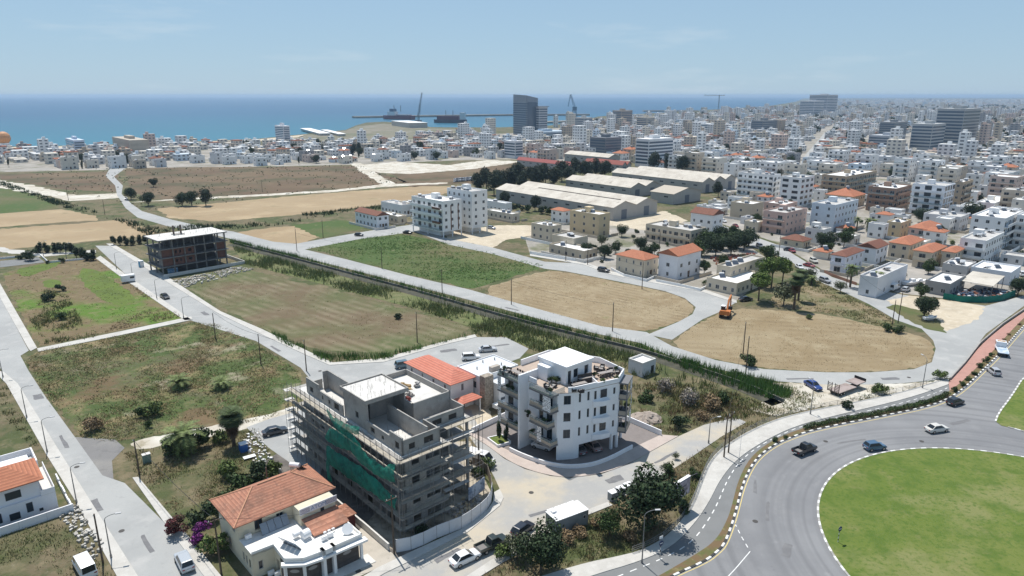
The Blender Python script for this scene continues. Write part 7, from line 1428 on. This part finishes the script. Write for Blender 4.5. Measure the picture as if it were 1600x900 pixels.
for i, (a, poly) in enumerate((('dark hedge strip beyond the far road', [(255, 358), (300, 352), (420, 348), (470, 342), (470, 347), (420, 354), (300, 362)]), ('dark bank of scrub along the far left ditch', [(0, 283), (100, 316), (200, 345), (270, 362), (230, 368), (180, 345), (90, 322), (0, 290)]), ('reedy strip left of the white apartment pair', [(470, 335), (560, 325), (640, 318), (640, 322), (560, 332), (480, 342)]))): patch('scrub', a, poly, 1.2, 1.3, .3, L_MID, 3, 50 + i, .8, .3)
patch('scrub', 'scattered scrub on the far brown fields', [(0, 270), (200, 262), (560, 258), (640, 285), (240, 330), (100, 300)], .03, .7, .6, L_MID, 3, 55, 1.5, .4)

# ------------------------------------------------------------------ vehicles
SIL = (.5, .51, .52); BLK = (.015, .015, .017); WHC = (.78, .78, .78)
car('suv', (.4, .43, .46), (289, 884), 128, 'silver SUV parked beside the bougainvillea'); car('sedan', WHC, (727, 877), 37, 'white sedan parked at the kerb'); car('pickup', (.025, .035, .03), (769, 856), 37, 'dark green pickup with open bed behind the white sedan'); car('hatch', (.02, .024, .035), (817, 832), 50, 'black car half hidden by the big tree'); car('van', WHC, (752, 724), -30, 'white delivery van beside the curved hoarding'); car('sedan', (.03, .035, .045), (430, 678), 30, 'dark sedan on the empty apron by the scaffold'); car('van', WHC, (133, 893), 135, 'white van at the bottom left edge')
car('pickup', BLK, (1257, 707), 30, 'black pickup driving round the roundabout', name='pickup_truck'); car('hatch', (.06, .12, .2), (1366, 702), 12, 'blue hatchback driving round the roundabout', name='car'); car('sedan', (.62, .6, .55), (1463, 674), 15, 'silver sedan driving round the roundabout', name='car'); car('hatch', BLK, (1492, 632), 25, 'black hatchback entering the roundabout', name='car'); car('hatch', (.42, .43, .45), (1552, 584), 80, 'grey hatchback on the approach road', name='car'); car('sedan', (.02, .05, .2), (1270, 606), -75, 'blue sedan on the dirt beside the trailer')
car('sedan', BLK, (258, 466), -45, 'black car on the road by the green field', name='car'); car('suv', WHC, (736, 562), 10, 'white estate car in the parking lot'); car('sedan', SIL, (762, 549), 12, 'silver sedan in the parking lot'); car('suv', (.1, .16, .2), (632, 574), 25, 'blue green car behind the concrete block'); car('hatch', BLK, (561, 369), -10, 'black car at the meadow edge, far left'); car('sedan', BLK, (637, 365), -20, 'black car in front of the white apartment pair'); car('hatch', (.3, .34, .4), (768, 358), -30, 'grey blue car right of the apartment pair'); car('suv', (.02, .02, .025), (943, 425), -40, 'black car at the cream villa corner'); car('sedan', (.25, .02, .02), (1264, 417), -60, 'red car on the town street'); car('van', WHC, (1397, 453), 40, 'white van beside the boats'); car('hatch', SIL, (1415, 455), 40, 'silver car right of the white van'); car('hatch', (.05, .06, .08), (1388, 446), 60, 'dark car behind the white van'); car('sedan', BLK, (1176, 371), -75, 'black car on the upper town street'); car('sedan', (.04, .05, .06), (1233, 392), -20, 'dark car parked in front of the single storey cream house'); car('sedan', WHC, (1130, 347), -75, 'white car far up the town street'); car('sedan', (.35, .36, .38), (197, 312), -60, 'small car on the far winding road'); car('suv', WHC, (1597, 431), 60, 'white car at the right edge behind the junk yard'); car('sedan', SIL, (1148, 366), 10, 'silver car parked by the gabled house'); car('sedan', BLK, (1165, 470), 20, 'black car parked behind the excavator')
for i in range(14): car(('sedan', 'hatch')[i % 2], ((.6, .6, .6), (.1, .1, .12), (.3, .05, .05), (.5, .5, .55), (.05, .08, .2))[i % 5], (1242 + i * 4.6 + (i % 2) * 5, 272 - i * 5.2), 64 if i % 2 else 244, 'small car on the far avenue, %s from the near end' % ORD[i], 'cars on the avenue', name='car')
for i in range(24): car(('sedan', 'hatch')[i % 2], ((.6, .6, .62), (.2, .2, .22), (.4, .42, .45))[i % 3], (712 + (i % 12) * 2.7, 281.5 + (i // 12) * 3 - (i % 12) * .25), 60, '%s car in the far car park, %s row, %s from left' % (('white', 'dark', 'grey')[i % 3], ('rear', 'front')[i // 12], ORD[i % 12]), 'cars in the far car park')
# flatbed tow truck
o = thing('flatbed_truck', 'white flatbed tow truck driving on the approach road', 'truck', (*G(1564, 552), .045), RAD(62)); TW = glossy('truck_white', (.75, .76, .78), .35)
MB().box(-3.4, -1.1, .95, 1.3, 1.1, 1.1).build('bed', mat('bed_blue', (.35, .45, .55), .6, [((.6, .62, .64), 1, .45, .6, .8)]), o); block('chassis', TRIM, o, -3.3, -.5, .5, 3.2, .5, .94); MB().box(1.5, -1.05, .6, 3.3, 1.05, 2.3).build('cab', TW, o); block('windscreen', CGLASS, o, 3.3, -.9, 1.45, 3.33, .9, 2.15); block('light_bar', mat('amber', (.6, .3, .03), .4), o, 2.2, -.8, 2.3, 2.5, .8, 2.42)
for sy in (-1.08, 1.08): block('side_rail', TW, o, -3.4, sy - .05, 1.1, 1.3, sy + .05, 1.3); block('side_window', CGLASS, o, 2, sy - .02 if sy > 0 else sy + .0, 1.45, 3, sy + .0 if sy > 0 else sy + .04, 2.1)
ty, ri = wheel_mesh()
for x in (-2.2, 2.4):
    for sy in (-.9, .9): t = put('wheel', ty, o, (x, sy, .42), scale=(1.3, 1.3, 1.3)); put('rim', ri, t)
# excavator
o = thing('excavator', 'orange tracked excavator parked at the edge of the stubble field', 'excavator', (*G(1133, 495), 0), RAD(62)); ORG = mat('excavator_orange', (.5, .17, .05), .6, [((.4, .17, .06), .8, .45, .65, .7)])
for sy in (-1.1, 1.1):
    b = MB(); pr = [(-1.9, .45), (-1.5, .0), (1.5, 0), (1.9, .45), (1.5, .9), (-1.5, .9)]; b.add([(x, sy - .3, z) for x, z in pr] + [(x, sy + .3, z) for x, z in pr], [tuple(range(6)), tuple(range(11, 5, -1))] + [(i, 6 + i, 6 + (i + 1) % 6, (i + 1) % 6) for i in range(6)]); b.build('track', TRIM, o)
MB().box(-2.1, -1.35, 1.05, .9, 1.35, 1.95).box(-2.2, -1.2, 1.2, -1.5, 1.2, 2.3).build('upper_body', ORG, o); MB().box(-.2, .3, 1.95, 1.2, 1.3, 3.).build('cab', CGLASS, o); block('cab_roof', TANK, o, -.25, .25, 3., 1.25, 1.35, 3.08)
def beam(nm, p, q, w_, h_, m):
    p, q = Vector(p), Vector(q); d = (q - p).normalized(); u_ = Vector((0, 1, 0)); v_ = d.cross(u_); MB().add([c + u_ * a * w_ + v_ * e * h_ for c in (p, q) for a, e in ((-1, -1), (1, -1), (1, 1), (-1, 1))], [(0, 1, 2, 3), (7, 6, 5, 4), (0, 4, 5, 1), (1, 5, 6, 2), (2, 6, 7, 3), (3, 7, 4, 0)]).build(nm, m, o)
beam('boom', (.8, -.2, 1.8), (2.8, -.2, 4.4), .22, .3, ORG); beam('boom', (2.7, -.2, 4.3), (5.4, -.2, 4.9), .2, .26, ORG); beam('stick', (5.4, -.2, 5.1), (5.9, -.2, 1.6), .16, .2, ORG); beam('hydraulic_ram', (1.4, -.2, 2.1), (3., -.2, 3.9), .06, .06, STEEL); MB().prism([(5.5, -.7), (6.5, -.7), (6.5, .4), (5.5, .4)], .5, 1.4).build('bucket', TRIM, o)
# low loader trailer
o = thing('low_trailer', 'weathered flat trailer with raised ramps parked on the dirt', 'trailer', (*G(1318, 612), 0), RAD(32)); TD = mat('trailer_deck', (.36, .3, .28), .9, [((.25, .2, .18), .8, .45, .65, .8)]); block('deck', TD, o, -3.6, -1.3, .85, 2.4, 1.3, 1.); block('gooseneck', TD, o, 2.4, -1.3, 1.35, 5.6, 1.3, 1.5); block('headboard', TRIM, o, 5.5, -1.3, 1.5, 5.6, 1.3, 2.1); block('chassis', TRIM, o, -3.5, -.5, .45, 5, .5, .84)
for sy in (-.9, .7):
    for i in range(6): block('ramp_rung', RUST, o, -3.9, sy - .35, .9 + i * .33, -3.8, sy + .55, 1. + i * .33)
    for e in (-.38, .58): block('ramp_rail', RUST, o, -3.92, sy + e - .04, .85, -3.78, sy + e + .04, 2.9)
for x in (-2.6, -1.6):
    for sy in (-1.05, 1.05): t = put('wheel', ty, o, (x, sy, .36), scale=(1.1, 1.1, 1.1)); put('rim', ri, t)
# caravan on the left road, boats
o = thing('white_caravan', 'small white caravan at the corner of the green field', 'caravan', (*G(201, 441), 0), RAD(40)); MB().prism([(-2, -1), (1.8, -1), (2, -.6), (2, .6), (1.8, 1), (-2, 1)], .5, 2.6).build('body', TANK, o); block('window', CGLASS, o, .4, -1.03, 1.4, 1.7, -1., 2.1); block('window', CGLASS, o, 2., -.6, 1.4, 2.03, .6, 2.1)
for sy in (-.85, .85): t = put('wheel', ty, o, (0, sy, .32)); put('rim', ri, t)
for lab, p, a, L in (('white motor boat on a trailer beside the white van', (1424, 446), 20, 6.5), ('second white boat behind the motor boat', (1436, 444), 15, 5), ('small white rowing boat under the island fig tree', (1453, 501), 10, 4)):
    o = thing('boat', lab, 'boat', (*G(*p), .5), RAD(a)); v = []; 
    for x, w_, z in ((-.5, .17, .0), (.0, .19, 0), (.3, .13, .02), (.5, .01, .08)): v += [(x * L, -w_ * L, z * L + .15 * L), (x * L, -w_ * L * .6, z * L), (x * L, w_ * L * .6, z * L), (x * L, w_ * L, z * L + .15 * L)]
    MB().add(v, [(i * 4 + j, i * 4 + j + 1, i * 4 + j + 5, i * 4 + j + 4) for i in range(3) for j in range(3)] + [(0, 3, 2, 1)] + [(i * 4, i * 4 + 4, i * 4 + 7, i * 4 + 3) for i in range(3)]).build('hull', TANK, o); MB().box(-.1 * L, -.1 * L, .15 * L, .15 * L, .1 * L, .27 * L).build('cabin', TANK, o); block('windscreen', CGLASS, o, .15 * L, -.09 * L, .17 * L, .16 * L, .09 * L, .26 * L); block('cradle', STEEL, o, -.3 * L, -.08 * L, -.5, .2 * L, .08 * L, 0.02)

# ------------------------------------------------------------------ street furniture
for i, (p, a, h, lab) in enumerate((((42, 653), 20, 6.5, 'street lamp on the left road, farthest'), ((74, 707), 20, 6.5, 'street lamp on the left road, beside the white house'), ((120, 786), 20, 6.5, 'street lamp at the white garden wall corner'), ((174, 872), 20, 6.5, 'street lamp on the left road, nearest'), ((5, 590), 20, 6.5, 'street lamp at the left frame edge'), ((1003, 880), 5, 8, 'tall street lamp beside the round road sign'), ((1266, 648), 100, 7, 'street lamp at the railing near the low trailer'), ((1441, 607), 95, 7, 'street lamp at the railing near the red path'), ((1107, 693), 15, 5, 'low street lamp at the street end'), ((182, 420), 30, 6, 'street lamp by the caravan road, far'), ((208, 437), 30, 6, 'street lamp by the caravan'), ((245, 466), 30, 6, 'street lamp by the black car road, middle'), ((287, 497), 30, 6, 'street lamp at the footpath junction'), ((68, 400), 10, 6, 'street lamp left of the evergreen row'), ((104, 404), 10, 6, 'street lamp in the evergreen row'))): lamp_post(p, a, h, lab)
for i, (p, h, lab, cr) in enumerate((((218, 742), 6.5, 'wooden pole at the cleared lot corner', 0), ((161, 880), 7.5, 'wooden pole beside the nearest left lamp', 0), ((346, 897), 8.5, 'wooden pole in front of the villa', 1), ((616, 866), 9, 'wooden pole at the hoarding corner', 1), ((789, 745), 0, '', 0), ((748, 738), 8, 'wooden pole at the hoarding by the van', 0), ((1131, 715), 8, 'left of the twin poles at the railing', 1), ((1138, 708), 8, 'right of the twin poles at the railing', 1), ((1165, 585), 9, 'pole beside the dense round shrub, right', 0), ((1161, 552), 8, 'pole beside the dense round shrub, left', 0), ((1394, 507), 7, 'left pole of the pair on the wedge', 0), ((1403, 505), 9, 'right pole of the pair on the wedge', 0), ((957, 518), 8, 'pole at the edge of the left stubble field', 0), ((1003, 452), 9, 'pole in front of the cream villa', 0), ((799, 476), 8, 'pole at the meadow corner', 0), ((691, 459), 8, 'pole on the canal road, middle', 0), ((597, 420), 8, 'pole on the canal road, left', 0), ((464, 392), 9, 'pole at the canal road fork', 0), ((652, 535), 8, 'pole at the near edge of the mown field', 0), ((408, 570), 7.5, 'pole on the diagonal road, middle', 0), ((337, 530), 7, 'pole in the weedy lot corner', 0), ((479, 580), 7.5, 'pole on the diagonal road, near the concrete block', 0), ((1322, 450), 8, 'street pole by the palms', 0), ((1216, 405), 9, 'street pole above the pines', 0), ((884, 408), 8, 'pole behind the white street wall, left', 0), ((918, 414), 8, 'pole behind the white street wall, right', 0), ((1030, 392), 8, 'pole in the gardens behind the cream villa', 0), ((505, 372), 8, 'pole at the far meadow', 0), ((410, 300), 8, 'pole on the far track', 0), ((164, 335), 8, 'pole by the far left ditch', 0), ((107, 313), 8, 'pole by the far left dirt track', 0))):
    if h: utility_pole(p, h, lab, bool(cr))
def cable(label, p, q, hp, hq, r=.02, sag=.8):
    a, c = (*G(*p), hp), (*G(*q), hq); b = MB(); pr = None
    for i in range(13):
        t = i / 12; x = tuple(a[j] + (c[j] - a[j]) * t for j in range(3)); x = (x[0], x[1], x[2] - sag * 4 * t * (1 - t))
        if pr: b.cyl(pr, x, r, n=4)
        pr = x
    tag(b.build('overhead_cable', TRIM), label, 'cable', 'overhead cables')
cable('overhead cable from the lot pole to the villa pole', (218, 742), (346, 897), 6.3, 8.2, .03); cable('overhead cables from the villa pole to the hoarding pole', (346, 897), (616, 866), 8.2, 8.6, .02); cable('overhead cable from the hoarding pole to the pole by the van', (616, 866), (748, 738), 8.6, 7.8)
# railing of the footpath
o = thing('footpath_railing', 'grey steel railing along the curved footpath', 'railing', (0, 0, 0)); rp_ = resample([G(*q) for q in walk_out if q[0] > 985], 2.0)
for a in rp_: tube('post', STEEL, o, (*a, .1), (*a, 1.1), .035)
for z in (.45, .75, 1.08):
    for a, c in zip(rp_, rp_[1:]): tube('rail', STEEL, o, (*a, z), (*c, z), .03)
# railing beside the brick path
wall_line('low grey wall along the brick path', [(1484, 594), (1507, 569), (1531, 538), (1566, 508), (1600, 485)], .6, CONC, .25, 'path_wall')
# billboard, signs, cabin, bins
o = thing('billboard', 'grey framed billboard on a pole beside the big dark tree', 'sign', (*G(1062, 800), 0), RAD(42)); block('pole', STEEL, o, -.15, -.15, 0, .15, .15, 3); MB().box(-1.9, -.22, 2.6, 1.9, .22, 5.4).build('case', mat('billboard_case', (.16, .16, .19), .5), o); block('poster', mat('billboard_poster', (.42, .38, .42), .5, [((.2, .17, .2), .5, .5, .6, .8), ((.5, .45, .45), 1.5, .5, .7, .6)]), o, -1.7, -.25, 2.8, 1.7, -.22, 5.2); block('top_cover', TANK, o, -1.9, -.25, 5.4, 1.9, .25, 5.46)
for k, (x0, x1) in enumerate(((-1.2, .9), (-.9, 1.2))): block('poster_text', mat('poster_dark', (.12, .11, .13), .6), o, x0, -.262, 4.2 - k * .7, x1, -.252, 4.5 - k * .7)
o = thing('billboard_lamp', 'small floodlight arm on the billboard', 'lamp', (*loc42(G(1062, 800), 1.9, 0), 5.2), A42); tube('arm', STEEL, o, (0, 0, 0), (1.1, -.4, .2), .03); block('lamp_head', TRIM, o, 1., -.55, .1, 1.35, -.3, .25)
def round_sign(p, label, h, c):
    o = thing('road_sign', label, 'sign', (*G(*p), .05), RAD(-60))
    for i in range(6): MB().cyl((0, 0, h * i / 6), (0, 0, h * (i + 1) / 6), .05, n=8).build('pole_band', M_KERBK if i % 2 else M_KERBW, o)
    MB().cyl((.05, 0, h + .3), (.09, 0, h + .3), .38, n=20).build('disc', mat('sign_disc_blue', (.03, .05, .12), .5), o); MB().box(.091, -.25, h + .24, .1, .25, h + .36).build('bar', M_LINE, o)
round_sign((1309, 848), 'round blue keep sign on a striped pole on the roundabout lawn', 1.9, 0); round_sign((1031, 874), 'round blue sign on the footpath by the lamp', 2.2, 0)
o = thing('flag_sign', 'small white plate above the round blue footpath sign', 'sign', (*G(1031, 873), 0), RAD(-60)); MB().box(-.02, -.3, 3.1, .02, .3, 3.5).build('plate', TANK, o); tube('post', STEEL, o, (-.05, 0, 0), (-.05, 0, 3.5), .03)
o = thing('site_cabin', 'grey site cabin with white ribbed roof beside the street', 'cabin', (*G(869, 839), 0), RAD(31)); GC = mat('cabin_grey', (.26, .28, .29), .7, [((.2, .22, .22), .8, .45, .65, .7)]); MB().box(0, 0, 0, 5.6, 2.7, 2.5).build('wall', GC, o); block('roof', TANK, o, -.05, -.05, 2.5, 5.65, 2.75, 2.56)
for i in range(14): block('roof_rib', TANK, o, .15 + i * .4, -.05, 2.56, .2 + i * .4, 2.75, 2.6)
block('roof_unit', TANK, o, .5, 1.7, 2.6, 1.2, 2.3, 2.85); window(o, 'r', 4.9, 1.3, .5, .6, 0, None, 0)
for i in range(4): block('awning', TANK, o, .6 + i * 1.2, 2.76, 2.2, 1.7 + i * 1.2, 3.4, 2.26)
for i, p in enumerate(((957, 781), (969, 775), (981, 769))): o = thing('utility_cabinet', 'grey cabinet with white top beside the dark tree, %s' % ('nearest', 'middle', 'farthest')[i], 'cabinet', (*G(*p), 0), RAD(33), 'street cabinets'); block('case', GC, o, -.6, -.5, 0, .6, .5, 1.4); block('lid', TANK, o, -.65, -.55, 1.4, .65, .55, 1.5); block('door', mat('cabinet_door', (.2, .22, .23), .6), o, -.5, -.52, .1, .5, -.5, 1.3)
o = thing('blue_bin', 'blue plastic waste tank beside the fan palm', 'bin', (*G(381, 705), 0), RAD(40)); block('tub', mat('bin_blue', (.02, .12, .4), .5), o, -.6, -.6, 0, .6, .6, 1.5); block('lid', TANK, o, -.65, -.65, 1.5, .65, .65, 1.6)
o = thing('white_sheet', 'white board lying on the weeds below the blue bin', 'board', (*G(390, 716), .3), RAD(35)); block('board', TANK, o, -1., -.5, 0, 1., .5, .06)
o = thing('green_box', 'green electricity box at the lot corner', 'cabinet', (*G(230, 722), 0), RAD(40)); block('case', mat('box_green', (.2, .28, .24), .7), o, -.6, -.4, 0, .6, .4, 1.5); block('lid', CONCL, o, -.65, -.45, 1.5, .65, .45, 1.58)
o = thing('portable_toilet', 'blue and white portable toilet by the brick block', 'toilet', (*G(221, 417), 0), RAD(45)); block('cubicle', mat('toilet_blue', (.1, .3, .45), .6), o, -.7, -.7, 0, .7, .7, 2.2); block('roof', TANK, o, -.75, -.75, 2.2, .75, .75, 2.35); block('door', TANK, o, -.5, -.73, .1, .5, -.7, 2.)
# water basin and walls at the far left
sheet('water_basin', [(0, 408), (60, 402), (70, 410), (0, 418)], .06, M_BIKE); wall_line('white basin wall at the left', [(0, 405), (62, 399), (76, 411), (150, 404)], .7)
heap('gravel_heap', 'grey gravel heap right of the white apartment yard', 'heap', *G(1010, 655), 0, 3.2, 1.3, mat('gravel_heap', (.33, .28, .24), .95), 5)
# ------------------------------------------------------------------ haze
b = MB().box(-27000, -400, -4, 27500, 27000, 75); hz = b.build('haze', []); hz['kind'] = 'stuff'
m = bpy.data.materials.new('haze_air'); m.use_nodes = True; n = m.node_tree.nodes; n.remove(n['Principled BSDF']); pv = n.new('ShaderNodeVolumePrincipled'); pv.inputs['Color'].default_value = (.56, .76, 1., 1); pv.inputs['Density'].default_value = 8.5e-5; pv.inputs['Anisotropy'].default_value = .2
m.node_tree.links.new(pv.outputs[0], n['Material Output'].inputs['Volume']); hz.data.materials.clear(); hz.data.materials.append(m)

# more overhead wires and cars at the kerbs of the town street
for i, (p, q) in enumerate((((464, 392), (597, 420)), ((597, 420), (691, 459)), ((691, 459), (799, 476)), ((799, 476), (957, 518)), ((337, 530), (408, 570)), ((408, 570), (479, 580)), ((884, 408), (918, 414)), ((918, 414), (1003, 452)), ((1394, 507), (1322, 450)), ((1322, 450), (1216, 405)), ((1131, 715), (1161, 552)))): cable('overhead wire, %s of the pole line spans' % ORD[i], p, q, 7.4, 7.4, .025)
kp = resample([tuple(p) for p in RD], 9.); kc = [(.7, .7, .7), (.05, .05, .06), (.35, .36, .38), (.25, .04, .04), (.08, .12, .22), (.6, .58, .52)]; kn = ['white', 'black', 'grey', 'red', 'blue', 'beige']; kd_ = {}
for i, (a, c) in enumerate(zip(kp, kp[1:])):
    if i % 3 == 1 or i > 14: continue
    dx, dy = c[0] - a[0], c[1] - a[1]; L = math.hypot(dx, dy); sd_ = 1 if i % 2 else -1; j = i % 6; kd_[j] = kd_.get(j, 0) + 1
    car(('sedan', 'hatch', 'suv')[i % 3], kc[j], (a[0] - dy / L * 4.6 * sd_, a[1] + dx / L * 4.6 * sd_), math.degrees(math.atan2(dy, dx)), '%s %s car at the kerb of the town street, from the far end' % (ORD[kd_[j] - 1], kn[j]), 'cars at the kerb of the town street', world=True)

for i, p in enumerate(((945, 404), (962, 396), (985, 401), (1010, 406), (1036, 411), (1052, 402), (1072, 411), (1100, 428), (930, 394), (1000, 392), (1022, 398), (1085, 420))): tree(('broad', 'mid', 'darkbush')[i % 3], p, (.95, .85, 2.2)[i % 3], '%s %s in the gardens behind the cream villa' % (ORD[i], ('dark tree', 'green tree', 'dark shrub')[i % 3]), 'garden trees behind the cream villa')
for i, p in enumerate(((800, 326), (812, 329), (824, 332), (848, 334), (858, 336), (780, 320))): tree(('bush', 'darkbush')[i % 2], p, 2.6, '%s %s shrub along the long warehouse wall' % (ORD[i], ('green', 'dark')[i % 2]), 'shrubs along the warehouse wall')
